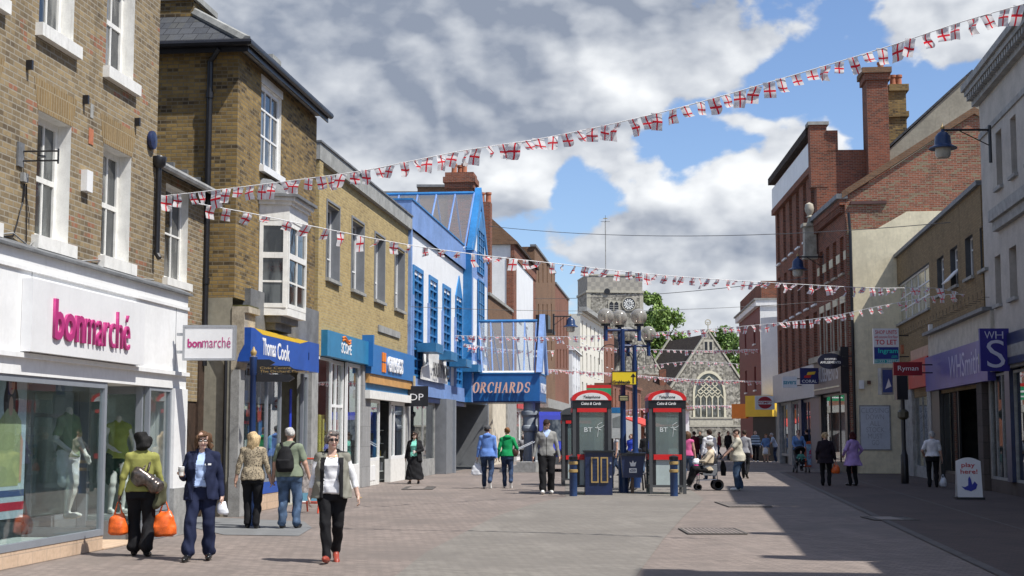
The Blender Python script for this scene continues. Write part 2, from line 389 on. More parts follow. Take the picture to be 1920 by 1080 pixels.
BLUEL = M('light_blue_paint', (.18, .29, .55), .5, var=.14, scale=1.0, grime=.45)
BLUET = M('teal_blue_paint', (.03, .16, .33), .45, var=.12)
NAVY = M('navy_paint', (.012, .022, .075), .35, var=.2)
PANE = darkpane('window_glass')
PANEB = darkpane('pale_window_glass', (.02, .025, .03), (.20, .20, .19))
BLUEPANE = darkpane('blue_window_glass', (.01, .03, .09), (.03, .08, .16))
GLS = glass('shop_glass')
GLSK, t_, b_ = newmat('skylight_glass'); t_.n.remove(b_)
def hazy(t, tr, dfc, f0, f1, rough):
    a = t.add('ShaderNodeBsdfTransparent'); a.inputs[0].default_value = (*tr, 1); d = t.add('ShaderNodeBsdfDiffuse'); d.inputs[0].default_value = (*dfc, 1); g = t.add('ShaderNodeBsdfGlossy'); g.inputs['Roughness'].default_value = rough
    lw = t.add('ShaderNodeLayerWeight'); lw.inputs[0].default_value = .5; m1 = t.add('ShaderNodeMixShader'); t.l.new(t.ramp(lw.outputs['Facing'], 0, 1, f0, f1), m1.inputs[0]); t.l.new(a.outputs[0], m1.inputs[1]); t.l.new(d.outputs[0], m1.inputs[2])
    m2 = t.add('ShaderNodeMixShader'); t.l.new(t.math('ADD', t.math('MULTIPLY', t.math('POWER', lw.outputs['Facing'], 4), .6), .05), m2.inputs[0]); t.l.new(m1.outputs[0], m2.inputs[1]); t.l.new(g.outputs[0], m2.inputs[2]); t.l.new(m2.outputs[0], t.n['Material Output'].inputs[0])
hazy(t_, (.92, .95, .96), (.80, .82, .82), .08, .20, .03)  # white diffuse share puts the whitish reflections into the glass colour
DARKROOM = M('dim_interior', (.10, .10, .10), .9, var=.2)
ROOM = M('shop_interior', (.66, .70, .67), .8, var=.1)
WOOD = M('brown_wood', (.05, .03, .02), .6, var=.3, scale=8)
TERRA = M('terracotta', (.40, .14, .07), .8, var=.2)
YEL = M('yellow', (.75, .48, .03), .5, var=.04)
ORG = M('orange', (.80, .22, .02), .5, var=.04)
RED = M('red', (.50, .02, .02), .4, var=.06)
TXTW = M('white_letters', (.82, .82, .82), .4, var=0)
TXTB = M('black_letters', (.02, .02, .02), .5, var=0)
MAG = M('magenta_letters', (.42, .03, .17), .4, var=0)
MOSS = M('moss', (.09, .085, .03), .95, var=.4, scale=12)
LEAFM = M('leaf', (.07, .13, .03), .8, var=.4, scale=9)
# ------------------------------------------------------------------ builders
def win(root, r, v=.15, cols=(.5,), rows=(.5,), fw=.07, bw=.035, fm=None, pm=None, sill=True, sm=None, sh=.09, sp=.10, name='window', arch=False, midw=None):
    """window at the back of a reveal of depth v: frame (with glazing bars) > pane, and a sill"""
    u0, u1, z0, z1 = r; fm = fm or WHITE; pm = pm or PANE
    m = MB(); a, b = v + .001, v + .06; e = .02
    m.box(u0 - e, u0 + fw, a, b, z0 - e, z1 + e, fm); m.box(u1 - fw, u1 + e, a, b, z0 - e, z1 + e, fm)
    m.box(u0 + fw, u1 - fw, a, b - .002, z0 - e, z0 + fw, fm); m.box(u0 + fw, u1 - fw, a, b - .002, z1 - fw, z1 + e, fm)
    W = u1 - u0 - 2 * fw; H = z1 - z0 - 2 * fw
    for c in cols:
        x = u0 + fw + W * c; m.box(x - bw / 2, x + bw / 2, a + .012, b - .01, z0 + fw, z1 - fw, fm)
    for k, c in enumerate(rows):
        z = z0 + fw + H * c; q = (midw or bw) / 2 if abs(c - .5) < .06 else bw / 2
        m.box(u0 + fw, u1 - fw, a + .006, b - .006, z - q, z + q, fm)
    f = m.build(name, root)
    p = MB(); p.box(u0 + fw * .5, u1 - fw * .5, a + .03, a + .036, z0 + fw * .5, z1 - fw * .5, pm); p.build('pane', f)
    if sill:
        s = MB(); s.box(u0 - .07, u1 + .07, -sp, v + .0, z0 - sh, z0 - .002, sm or fm); s.build('sill', f, bevel=.008)
    return f
def shopwin(root, u0, u1, z0, z1, v=.03, mull=(), trans=(), fw=.06, fm=None, dep=.07, name='shop_window', pm=None):
    fm = fm or FRAMEG; m = MB(); a, b = v, v + dep
    m.box(u0, u0 + fw, a, b, z0, z1, fm); m.box(u1 - fw, u1, a, b, z0, z1, fm)
    m.box(u0 + fw, u1 - fw, a + .002, b - .002, z0, z0 + fw, fm); m.box(u0 + fw, u1 - fw, a + .002, b - .002, z1 - fw, z1, fm)
    for x in mull: m.box(x - fw / 2, x + fw / 2, a + .004, b - .004, z0 + fw, z1 - fw, fm)
    for z in trans: m.box(u0 + fw, u1 - fw, a + .008, b - .008, z - fw * .4, z + fw * .4, fm)
    f = m.build(name, root)
    p = MB(); p.box(u0 + fw * .5, u1 - fw * .5, a + dep * .5, a + dep * .5 + .006, z0 + fw * .5, z1 - fw * .5, pm or GLS); p.build('pane', f)
    return f
PAL = [(.6, .6, .58), (.5, .08, .06), (.08, .2, .45), (.65, .45, .08), (.1, .32, .2), (.55, .3, .35), (.2, .2, .22), (.75, .72, .6), (.5, .25, .1), (.25, .45, .5)]
PALM = [M('stock_%s' % n, c, .6, var=.2, scale=8) for n, c in zip('white red blue amber green pink charcoal ivory rust aqua'.split(), PAL)]
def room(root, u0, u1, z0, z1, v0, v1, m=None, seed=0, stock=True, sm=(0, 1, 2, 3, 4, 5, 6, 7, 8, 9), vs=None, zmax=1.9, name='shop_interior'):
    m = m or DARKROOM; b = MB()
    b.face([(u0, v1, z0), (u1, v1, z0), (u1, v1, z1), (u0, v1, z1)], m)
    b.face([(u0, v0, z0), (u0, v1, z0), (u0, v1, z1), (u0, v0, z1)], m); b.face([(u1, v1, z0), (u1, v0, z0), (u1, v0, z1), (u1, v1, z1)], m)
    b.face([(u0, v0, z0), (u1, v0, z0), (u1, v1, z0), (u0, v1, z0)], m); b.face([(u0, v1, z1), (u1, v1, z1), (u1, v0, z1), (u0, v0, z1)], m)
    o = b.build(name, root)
    if stock:
        r = random.Random(seed); s = MB(); vs = vs if vs is not None else v0 + .5
        z = z0 + .3
        while z < min(zmax, z1 - .3):
            s.box(u0 + .1, u1 - .1, vs - .12, vs + .22, z - .03, z, PALM[0])
            x = u0 + .15
            while x < u1 - .25:
                wd = r.uniform(.07, .26); h = r.uniform(.1, .3)
                if r.random() < .75: s.box(x, x + wd, vs - .1 + r.uniform(0, .1), vs + .15, z + .001, z + h, PALM[r.choice(sm)])
                x += wd + r.uniform(.01, .12)
            z += r.uniform(.36, .5)
        s.build('shelf_display', o)
    return o
def shell(b, u0, u1, v0, v1, z0, z1, m, top=None, skip='f'):
    b.box(u0, u1, v0, v1, z0, z1, m, skip=skip + 'td')
    b.face([(u0, v0, z1), (u1, v0, z1), (u1, v1, z1), (u0, v1, z1)], top or LEAD)
def pots(root, pts, r=.12, h=.35, m=None):
    for (x, y, z) in pts:
        b = MB(); b.lathe([(r * .95, 0), (r * .85, h * .2), (r * .8, h * .75), (r, h * .8), (r, h), (r * .75, h), (r * .75, h * .6)], m or TERRA, seg=14)
        b.build('chimney_pot', root, loc=(x, y, z))
def LL(c): return Line(-c, .113)
RLN = Line(8.11, .128)
# ================================================================== fashion shop, left foreground
L1 = LL(7.89)
F = Fac(L1.atY(9), L1.col(347), 'shop_building', 'brown brick building with white sash windows above a white bonmarché fascia, far left')
o = F.o; UE = F.len
zt = F.z(180, 507); zm = F.z(180, 681); zh = F.z(203, 717); zb = F.z(195, 994)
uw = F.u(205); ud = F.u(284); ur = F.u(322, 850)
b = MB()
b.box(-1, UE, 0, .5, zm, zt, WHITE); b.box(-1, UE, .004, .5, zh, zm, WHITE)
b.box(-1, UE + .02, -.05, .3, zm - .04, zm + .02, WHITE); b.box(-1, UE, -.03, .3, zt - .24, zt - .19, WHITE)
for px in (57, 330): u = F.u(px, 600); b.box(u - .006, u + .006, -.004, .1, zm + .02, zt - .24, MGREY)
b.build('fascia', o)
b = MB(); b.prism([(-1, -.07, zt), (-1, .16, zt), (-1, .16, zt + .13), (-1, -.07, zt + .03)], (UE + 1.05, 0, 0), LEAD); b.build('flashing', o)
sx0, sx1 = F.u(60, 600, -.14), F.u(271, 630, -.14); sz0, sz1 = F.z(165, 672, -.14), F.z(165, 546, -.14)
b = MB(); b.box(sx0, sx1, -.14, -.004, sz0, sz1, SIGNW); sg = b.build('sign_panel', o, bevel=.01)
ta, tb_, tc_ = F.u(107, 610, -.2), F.u(163, 620, -.2), F.u(248, 630, -.2)
z0_, z1_ = F.z(112, 637, -.2), F.z(112, 560, -.2)
text('bon', ta, tb_, z0_, z1_, -.142, MAG, sg, bold=.05, depth=.035)
text('marché', tb_ + .015, tc_, z0_, z1_, -.142, MAG, sg, bold=-.02, depth=.035)
shopwin(o, .1, uw, zb - .07, zh, .02, mull=(F.u(-120) if 0 else .1 + (uw - .1) * .5,), fw=.085, name='shop_window')
b = MB(); b.box(-1, uw - .0, .03, .35, 0, zb - .072, TILEP); b.box(-1, .1, .0, .3, zb - .07, zh, WHITE); b.build('tiled_plinth', o)
shopwin(o, ud, ur, .42, zh, .02, fw=.06, name='side_window')
b = MB(); b.box(ud, ur, .03, .3, 0, .418, MGREY); b.build('side_window_plinth', o)
b = MB(); b.box(ur, UE, -.03, .5, .74, zh - .002, WHITE); b.box(ur, UE + .01, -.05, .5, 0, .74, STONEG); b.build('pilaster', o)
b = MB(); b.box(uw - .02, ud + .02, .0, 1.1, 0, .02, TILEP); b.build('threshold', o)
# recessed doorway: set back display glass and returns
shopwin(o, uw, ud, .35, zh - .02, 1.1, fw=.07, trans=(zh - .45,), name='door_window')
b = MB(); b.box(uw, ud, 1.1, 1.2, .02, .348, MGREY); b.box(uw - .03, uw + .03, .09, 1.1, 0, .3, MGREY); b.box(uw - .03, uw + .03, .09, 1.1, zh - .12, zh, FRAMEG)
b.box(ud - .03, ud + .03, .09, 1.1, 0, .3, MGREY); b.box(ud - .03, ud + .03, .09, 1.1, zh - .12, zh, FRAMEG); b.box(ud - .04, ud + .04, .95, 1.09, 0, zh, FRAMEG); b.box(ud - .09, ud - .045, .1, .2, 0, zh, FRAMEG); b.build('doorway_frame', o)
b = MB(); b.box(uw - .004, uw + .004, .1, 1.1, .3, zh - .12, GLS); b.build('return_glass', o)
b = MB(); b.box(ud - .004, ud + .004, .1, .95, .3, zh - .12, GLS); b.build('return_glass', o)
room(o, -1, UE - .02, .01, zh + .02, .51, 5.0, m=ROOM, stock=False)
b = MB(); b.box(-.5, uw - .1, .12, 1.3, .02, zb - .1, M('display_plinth', (.55, .6, .58), .5)); b.box(uw + .1, ud - .1, 1.25, 2.6, .02, .36, PALM[0]); b.box(ud + .05, ur, .3, 1.6, .02, .36, PALM[0]); b.build('display_platform', o)
b = MB(); b.box(uw - 1.9, uw - .6, 1.9, 2.0, .02, zh - .05, M('display_panel', (.38, .47, .47), .6)); b.box(uw - .3, uw + 1.7, 3.1, 3.2, .02, zh, M('display_back', (.50, .53, .50), .7)); b.build('display_backdrop', o)
# upper brickwork
V = .17; uR = F.u(293.5, 300, V); ZT = 14.6
H = []
r1 = F.rect(68, 131, 219, 450, V); r2 = F.rect(191, 244, 281, 490, V)
zsill = F.z(107, 68, V); zs4 = F.z(226, 142, V)
hh = r1[3] - r1[2]
r3 = (F.u(73, 30, V), F.u(138, 60, V), zsill, zsill + hh); r4 = (F.u(199, 80, V), F.u(251, 100, V), zs4, zs4 + hh)
zz = (r1[2] + r2[2]) / 2; r1 = (r1[0], r1[1], zz, zz + (r1[3] - r1[2] + r2[3] - r2[2]) / 2); r2 = (r2[0], r2[1], r1[2], r1[3])
zz = (r3[2] + r4[2]) / 2; r3 = (r3[0], r3[1], zz, r3[3]); r4 = (r4[0], r4[1], zz, r3[3])
dx = r2[0] - r1[0]; r5 = (r3[0] - dx, r3[1] - dx, r3[2], r3[3]); r6 = (r5[0], r5[1], r1[2], r1[3])
H = [r1, r2, r3, r4, r5, r6]
b = MB(); b.wall(-6, uR, zt, ZT, H, STOCK, v=V, rev=.18, rm=WHITEG)
shell(b, -6, uR, V, 8, zt - .3, ZT, STOCK)
b.build('wall', o)
for r in H:
    fr = win(o, r, v=V + .18, cols=(.62,), rows=(.5,), fw=.085, fm=WHITEG, pm=PANEB if r is not r1 else PANE, sill=False, midw=.07)
    s = MB(); s.box(r[0] - .09, r[1] + .09, V - .10, V + .18, r[2] - .17, r[2] - .003, WHITEG); s.build('sill', fr, bevel=.012)
# gauged arch bricks above the lower windows
ARCH = brick('arch_brick', (.30, .21, .10), (.24, .165, .08), (.33, .27, .18), dark=(.10, .08, .05), darkamt=.3, bw=.075, rh=.24, ms=.01)
for r in (r1, r2, r6):
    b = MB(); P = [(r[0] - .02, V - .004, r[3] + .004), (r[1] + .02, V - .004, r[3] + .004), (r[1] + .16, V - .004, r[3] + .40), (r[0] - .16, V - .004, r[3] + .40)]
    b.prism(P, (0, .02, 0), ARCH); b.build('window_arch', o)
def onwall(name, px, py, w_, h_, d_, m, Fx=F, v=V, bev=.01):
    u, z = Fx.L(px, py, v); b = MB(); b.box(u - w_ / 2, u + w_ / 2, v - d_, v - .002, z - h_ / 2, z + h_ / 2, m); return b.build(name, Fx.o, bevel=bev)
onwall('alarm_box', 157, 340, .20, .29, .09, WHITE); onwall('air_brick', 170, 256, .15, .22, .01, TERRA); onwall('patch_block', 172, 208, .1, .2, .006, CONC)
onwall('junction_box', 42, 333, .13, .11, .05, STONEG); onwall('bracket_plate', 36, 290, .16, .30, .03, LEAD)
u, z = F.L(36, 290, V); b = MB()
for dz in (.05, -.07): b.tube([(u + .05, V - .03, z + dz), (u + .12, V - .45, z + dz + .01)], .012, BLACK, 6)
b.tube([(u + .12, V - .45, z - .10), (u + .12, V - .45, z + .09)], .012, BLACK, 6)
b.lathe([(.05, -.01), (.05, .01)], BLACK, c=(u + .09, V - .25, z - .01), seg=10); b.build('sign_bracket', o)
b = MB(); u, z = F.L(281, 263, V); b.lathe([(0, -.03), (.14, -.03), (.15, 0), (.14, .03), (0, .05)], NAVY, seg=16)
k = b.build('wall_plate', o, loc=(u, V - .04, z)); k.rotation_euler = (R(90), 0, 0)
for px, py in ((50, 122), (156, 187), (253, 229)): onwall('wall_hook', px, py, .05, .12, .08, BLACK)
b = MB(); p = [F.L(*q, V) for q in ((43, 345), (40, 380), (30, 415), (22, 442), (-20, 445))]; b.tube([(u, V - .02, z) for u, z in p], .01, BLACK, 5)
p = [F.L(*q, V) for q in ((47, 345), (47, 400), (46, 462))]; b.tube([(u, V - .02, z) for u, z in p], .008, BLACK, 5)
p = [F.L(*q, V) for q in ((-20, 440), (20, 437), (50, 462), (60, 450), (130, 490), (200, 487), (240, 520), (285, 525))]; b.tube([(u, V - .03, z) for u, z in p], .011, STONEG, 5); b.build('wall_cable', o)
# downpipe on the corner
b = MB(); u, za = F.L(290, 312, V); zb2 = F.z(290, 480, V); b.tube([(u, V - .07, zb2), (u, V - .07, za)], .042, BLACK, 10); b.lathe([(.055, 0), (.10, .05), (.12, .16), (.11, .18)], BLACK, c=(u, V - .07, za - .03), seg=10)
b.tube([(u, V - .07, zb2 + .02), (u - .02, V - .12, zb2 - .05)], .042, BLACK, 8); b.build('downpipe', o)
# projecting sign
FS = F
bs = empty('projecting_sign', (0, 0, 0), 0, 'white double sided projecting sign with magenta bonmarché lettering, above the women in navy', 'sign')
p = F.L(352, 640)
c0 = at(343, 676, 22.6); c1 = at(443, 610, 22.6)
bs.location = (c0.x, 22.6, c0.z); W_ = c1.x - c0.x; H_ = c1.z - c0.z
b = MB(); b.box(.035, W_ - .035, -.05, .05, .035, H_ - .035, SIGNW); b.build('sign_panel', bs)
b = MB(); b.box(0, W_, -.06, .06, 0, .035, ALU); b.box(0, W_, -.06, .06, H_ - .035, H_, ALU); b.box(0, .035, -.058, .058, .035, H_ - .035, ALU); b.box(W_ - .035, W_, -.058, .058, .035, H_ - .035, ALU)
b.box(-.1, 0, -.03, .03, H_ * .7, H_ * .78, ALU); b.box(-.1, 0, -.03, .03, H_ * .2, H_ * .28, ALU); b.build('sign_frame', bs)
text('bon', W_ * .095, W_ * .365, H_ * .36, H_ * .61, -.052, MAG, bs, bold=.06, depth=.004)
text('marché', W_ * .375, W_ * .91, H_ * .36, H_ * .66, -.052, MAG, bs, bold=-.012, depth=.004)
# ================================================================== low link building and corner house
L2 = LL(9.2)
F = Fac(L2.col(270), L2.col(379), 'link_building', 'low brick building with one sash window and lean to slate roof between two tall houses')
o = F.o; zE = F.z(335, 336); zF0 = F.z(345, 560)
r = F.rect(309, 352, 352, 527)
b = MB(); b.wall(-.6, F.len, 2.2, zE, [r], STOCK, rev=.13, rm=WHITEG); shell(b, -.6, F.len - .01, .0, 4, 2.2, zE, STOCK)
b.build('wall', o)
b = MB(); b.box(-.6, F.len, .02, .3, 0, 2.2, WOOD); b.box(F.len - .35, F.len - .02, -.03, .02, .02, 3.0, WOOD); b.build('boarded_doorway', o)
win(o, r, v=.13, cols=(.6,), rows=(.5,), fw=.07, fm=WHITEG, pm=PANEB, sh=.14)
b = MB(); b.prism([(-.7, -.22, zE + .02), (-.7, 4, zE + 2.3), (-.7, 4, zE + 2.2), (-.7, -.22, zE - .08)], (F.len + .69, 0, 0), SLATE)
for k in range(9): b.box(F.len - .12, F.len - .01, .1 + k * .28, .38 + k * .28, zE + .1 + k * .155, zE + .32 + k * .155, LEAD)
b.build('roof', o)
b = MB(); b.tube([(-.6, -.27, zE - .04), (F.len - .05, -.27, zE - .04)], .07, STONEG, 8); b.build('gutter', o)
L3 = LL(8.6)
F = Fac(L3.col(434), L3.col(586), 'corner_house', 'tall old brick house with hipped slate roof, white oriel bay and Thomas Cook shopfront')
o = F.o; zE = (F.z(436, 82) + F.z(583, 212)) / 2; Ln = F.len
rT = F.rect(489, 527, 170, 322)
b = MB(); zS = F.z(434, 556)
bay = (F.u(487, 480), F.u(574, 500)); zb0, zb1 = F.z(528, 612), F.z(530, 378)
b.wall(0, Ln, zS, zE, [rT], STOCK2, rev=.10, rm=WHITEG); shell(b, 0, Ln, 0, 8, zS, zE, STOCK2); b.build('wall', o)
# rendered ground floor flank and stone pier
b = MB(); b.box(.0, Ln, .03, 8, 0, zS - .002, RENDER, skip='f'); b.build('rendered_flank', o)
win(o, rT, v=.06, cols=(1 / 3., 2 / 3.), rows=(.38, .74), fw=.08, bw=.04, fm=WHITE, pm=BLUEPANE if 0 else PANEB, sh=.14, midw=.07)
b = MB(); b.box(rT[0] - .05, rT[1] + .05, -.02, .05, rT[3] + .01, zE - .1, WHITEG); b.build('lintel', o)
# hipped roof
ov = .27; za = zE + .06; zr = zE + 2.6
b = MB(); oe = .06; q = [(-ov, -ov, za), (Ln + oe, -ov, za), (Ln + oe, 8 + ov, za), (-ov, 8 + ov, za)]; m1 = (3.1, 3.6, zr); m2 = (Ln - 3.1, 3.6, zr)
b.face([q[0], q[1], m2, m1], SLATE); b.face([q[3], q[0], m1], SLATE); b.face([q[1], q[2], m2], SLATE); b.face([q[2], q[3], m1, m2], SLATE)
b.face([q[3], q[2], q[1], q[0]], STONEG)
b.tube([(q[0][0] + .05, q[0][1] + .05, za + .06), m1], .11, CONC, 6); b.tube([q[1], m2], .09, CONC, 6); b.tube([m1, m2], .1, CONC, 6)
rf = b.build('roof', o)
b = MB(); b.tube([(-ov - .05, 8, za), (-ov - .05, -ov - .05, za), (Ln + oe + .05, -ov - .05, za)], .075, BLACK, 8); b.build('gutter', rf)
b = MB(); b.box(-ov, Ln + oe, -ov, -ov + .03, za - .17, za - .01, BLACK); b.box(-ov, -ov + .03, -ov + .03, 8, za - .17, za - .01, BLACK); b.build('fascia_board', rf)
b = MB(); cz = hz(22, 30); b.box(1.0, 2.3, 1.3, 2.6, zE + .5, cz, STOCK2); b.box(.93, 2.37, 1.23, 2.67, cz, cz + .12, CONC); ch = b.build('chimney', rf)
cc = [F.w(1.4, 1.9, 0), F.w(1.9, 1.9, 0)]
pots(ch, [(1.2, 2.3, cz + .12), (1.25, 1.65, cz + .12), (1.9, 1.6, cz + .12)], .15, .42)
b = MB(); b.box(Ln - .9, Ln - .3, .9, 1.6, zE + .4, zE + 1.25, STOCK2); b.box(Ln - .96, Ln - .24, .84, 1.66, zE + 1.25, zE + 1.36, CONC); b.build('chimney', rf)
# oriel bay
PR = .55; bu0 = F.u(486, 480, 0); cut = F.u(538, 480, -PR) - bu0; bu1 = F.u(572, 480, -PR) + cut * .6
print('BAY', bu0, cut, bu1, Ln)
def plan(e=0): return [(bu0 - e, 0), (bu0 + cut - e * .4, -PR - e), (bu1 - cut * .6 + e * .4, -PR - e), (bu1 + e, 0)]
def ring(b, e, z0, z1, m):
    P = plan(e); b.prism([(x, y, z0) for x, y in P], (0, 0, z1 - z0), m)
zc = F.z(530, 388); zbt = F.z(530, 590)
br = MB(); ring(br, .03, zbt - .16, zbt, WHITEG); by = br.build('bay_window', o); br = MB(); ring(br, .05, zc - .55, zc - .22, WHITEG); ring(br, .10, zc - .22, zc - .14, WHITEG); ring(br, .17, zc - .14, zc - .06, WHITEG); ring(br, .24, zc - .06, zc, LEAD)
P = plan(.2); Q = [(x * .0 + (bu0 + bu1) / 2 + (x - (bu0 + bu1) / 2) * .75, y * .2 if y < 0 else 0) for x, y in P]
for i in range(3): br.face([(*P[i], zc), (*P[i + 1], zc), (*Q[i + 1], zc + .35), (*Q[i], zc + .35)], LEAD)
br.build('cornice', by)
Pp = plan(0); mz = zbt + (zc - .55 - zbt) * .60
fr = MB(); pn = MB()
for i in range(3):
    a, c = Vector((*Pp[i], 0)), Vector((*Pp[i + 1], 0)); d = (c - a); n = 2 if i == 1 else 1; Ld = d.length; d.normalize(); nn = Vector((d.y, -d.x, 0))
    def bar(s0, s1, z0, z1, th=.05, m=WHITEG):
        fr.prism([a + d * s0 + Vector((0, 0, z0)) + nn * th * .5, a + d * s1 + Vector((0, 0, z0)) + nn * th * .5, a + d * s1 + Vector((0, 0, z1)) + nn * th * .5, a + d * s0 + Vector((0, 0, z1)) + nn * th * .5], nn * -th, m)
    bar(0, .08, zbt, zc - .55, .08); bar(Ld - .08, Ld, zbt, zc - .55, .078); bar(.08, Ld - .08, zbt, zbt + .09, .07); bar(.08, Ld - .08, zc - .66, zc - .551, .07); bar(.08, Ld - .08, mz - .06, mz + .06, .075)
    bar(.08, Ld - .08, zbt + (mz - zbt) * .5 - .02, zbt + (mz - zbt) * .5 + .02, .04)
    if i != 0: bar(Ld / 2 - .03, Ld / 2 + .03, zbt + .09, zc - .66, .05)
    pn.prism([a + Vector((0, 0, zbt)), c + Vector((0, 0, zbt)), c + Vector((0, 0, zc - .56)), a + Vector((0, 0, zc - .56))], nn * -.006, PANE)
f_ = fr.build('glazing_bars', by); pn.build('pane', by)
b = MB(); ring(b, -.12, zbt - .30, zbt - .165, LEAD); ring(b, -.25, zbt - .45, zbt - .30, LEAD); b.build('corbel', by)
# stone console over the pier, and lead band above the fascia
b = MB(); uc = F.u(447, 600); zc1, zc0 = F.z(440, 575), F.z(440, 655)
b.box(-.02, .78, -.30, .03, zc1 - .12, zc1, STONE); b.box(-.02, .72, -.22, .03, zc1 - .75, zc1 - .12, STONE)
b.prism([(-.02, -.22, zc1 - .75), (-.02, .03, zc1 - .75), (-.02, .03, zc0 - .5), (-.02, -.05, zc0 - .35), (-.02, -.12, zc0 - .1)], (.74, 0, 0), STONE); b.box(-.01, .7, -.29, .02, zc1 + .001, zc1 + .03, MOSS)
b.build('stone_console', o)
b = MB(); b.box(-.02, .34, -.14, .03, .75, zc0 - .4, STONEG); b.box(-.05, .38, -.2, .03, 0, .75, STONEG); b.build('pier', o)
fz0, fz1 = (F.z(467, 672, -.35) + F.z(597, 703, -.35)) / 2, (F.z(490, 617, -.35) + F.z(597, 646, -.35)) / 2
fu0, fu1 = F.u(470, 650, -.35), F.u(598, 670, -.35)
TCB = M('tour_blue', (.012, .075, .36), .35, var=.12, scale=.8)
b = MB(); b.box(fu0, fu1, -.35, -.05, fz0, fz1 - .001, TCB); fs = b.build('shop_fascia', o)
b = MB(); b.prism([(fu0 + .25, -.353, fz1), (fu0 + .8, -.353, fz1 - .09), (fu1 - 1.7, -.353, fz1 - .09), (fu1 - 1.0, -.353, fz1)], (0, .3, 0), YEL); b.build('yellow_band', fs)
b = MB(); u = F.u(579, 660, -.35); b.box(u - .03, u + .03, -.358, -.352, fz0 + .25, fz1 - .25, NAVY); b.build('fascia_slot', fs)
text('Thomas', F.u(492, 650, -.35), F.u(517, 650, -.35), F.z(505, 668, -.35), F.z(505, 636, -.35), -.352, TXTW, fs, bold=.03)
text('Cook', F.u(520, 650, -.35), F.u(543, 650, -.35), F.z(531, 676, -.35), F.z(531, 645, -.35), -.352, TXTW, fs, bold=.03)
b = MB(); b.box(.7, Ln - .02, -.12, .04, fz1 + .02, zS + .25, LEAD); b.build('lead_band', o)
sb = .45
uA, uB, uC = .36, F.u(527, 800), F.u(570, 800)
shopwin(o, uA, uB + .0, .582, fz0 - .02, .0, mull=(uA + (uB - uA) * .34, uA + (uB - uA) * .67), fw=.06)
b = MB(); b.box(uA, uB, .0, .2, .34, .58, TCB); b.box(uA, uB, .01, .2, 0, .34, TILEP); b.build('shopfront_base', o)
shopwin(o, uB, uC, .02, fz0 - .02, .75, mull=((uB + uC) / 2,), trans=(2.2,), fw=.08, name='shop_door')
shopwin(o, uC, Ln - .35, .45, fz0 - .02, .03, fw=.07)
b = MB(); b.box(Ln - .35, Ln, -.06, .3, 0, fz0 + .5, STONEG); b.box(uC, Ln - .36, .03, .3, 0, .449, WHITE); b.build('pier', o)
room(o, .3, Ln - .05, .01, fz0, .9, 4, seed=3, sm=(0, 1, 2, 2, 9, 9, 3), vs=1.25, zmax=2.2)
b = MB(); r_ = random.Random(5)
for k in range(16):
    u = r_.uniform(uA + .1, uB - .35); z = r_.uniform(.75, 2.2); b.box(u, u + r_.uniform(.12, .3), .12, .13, z, z + r_.uniform(.15, .4), PALM[r_.choice((0, 2, 9, 4, 0, 1, 7))])
b.build('window_posters', o)
u = F.u(545, 800, .2); b = MB(); b.box(u - .07, u + .07, .2, .22, .5, 2.6, M('banner_blue', (.02, .05, .5), .4)); b.build('window_banner', o)
# long black soil pipe at the junction
b = MB(); P = F.w(-.08, .62, 0); zp = zE + .0
b.tube([(-.09, .55, 2.9), (-.09, .55, zE - .25)], .06, BLACK, 10)
for z in (4.5, 6.3, 8.2): b.tube([(-.09, .55, z), (-.09, .55, z + .12)], .078, BLACK, 10)
b.tube([(-.09, .55, zE - .25), (-.3, .3, zE - .05)], .05, BLACK, 8); b.build('soil_pipe', o)
b = MB(); b.tube([(-.06, .12, 3.0), (-.06, .12, .2)], .035, BLACK, 8); b.tube([(-.06, .12, 3.0), (-.06, .3, 3.35), (-.05, .65, 3.45)], .035, BLACK, 8); b.build('waste_pipe', o)
# ================================================================== yellow brick parade: two shops
L4 = LL(9.35)
F = Fac(L4.col(584), L4.col(763), 'brick_parade', 'low yellow brick building with four narrow windows above a teal Scope shop and blue bakery')
o = F.o; Ln = F.len; zt = (F.z(583, 258) + F.z(758, 403)) / 2
zbw = F.z(640, 612)
Hs = []
for x0, x1, yt, yb in ((612, 635, 385, 522), (659, 681, 415, 546), (702, 720, 447, 567), (740, 757, 474, 582)): Hs.append(F.rect(x0, x1, yt, yb))
za = sum(h[2] for h in Hs) / 4; zc = sum(h[3] for h in Hs) / 4; Hs = [(h[0], h[1], za, zc) for h in Hs]
b = MB(); b.wall(0, Ln, 4.0, zt - .45, Hs, STOCK3, rev=.22, rm=MGREY); shell(b, 0, Ln, 0, 9, 4.0, zt - .45, STOCK3); b.box(0, .4, -.12, .0, 3.6, zt - .46, STOCK3); b.build('wall', o)
b = MB(); b.box(-.05, Ln, -.14, 9.1, zt - .45, zt, CONC); b.box(-.07, Ln, -.18, .3, zt, zt + .05, LEAD); b.build('parapet', o)
for r in Hs: win(o, r, v=.22, cols=(.55,), rows=(.3,), fw=.06, pm=PANEB, sill=True, sm=CONC)
for r in Hs:
    b = MB(); b.box(r[0] - .07, r[0] - .003, -.03, .02, r[2], r[3] + .06, MGREY); b.box(r[1] + .003, r[1] + .07, -.03, .02, r[2], r[3] + .06, MGREY); b.box(r[0] - .07, r[1] + .07, -.03, .02, r[3] + .062, r[3] + .12, MGREY); b.build('window_surround', o)
r = F.rect(708, 748, 616, 628); b = MB(); b.box(r[0], r[1], -.05, -.001, r[2], r[3], CONC); b.build('stone_plaque', o)
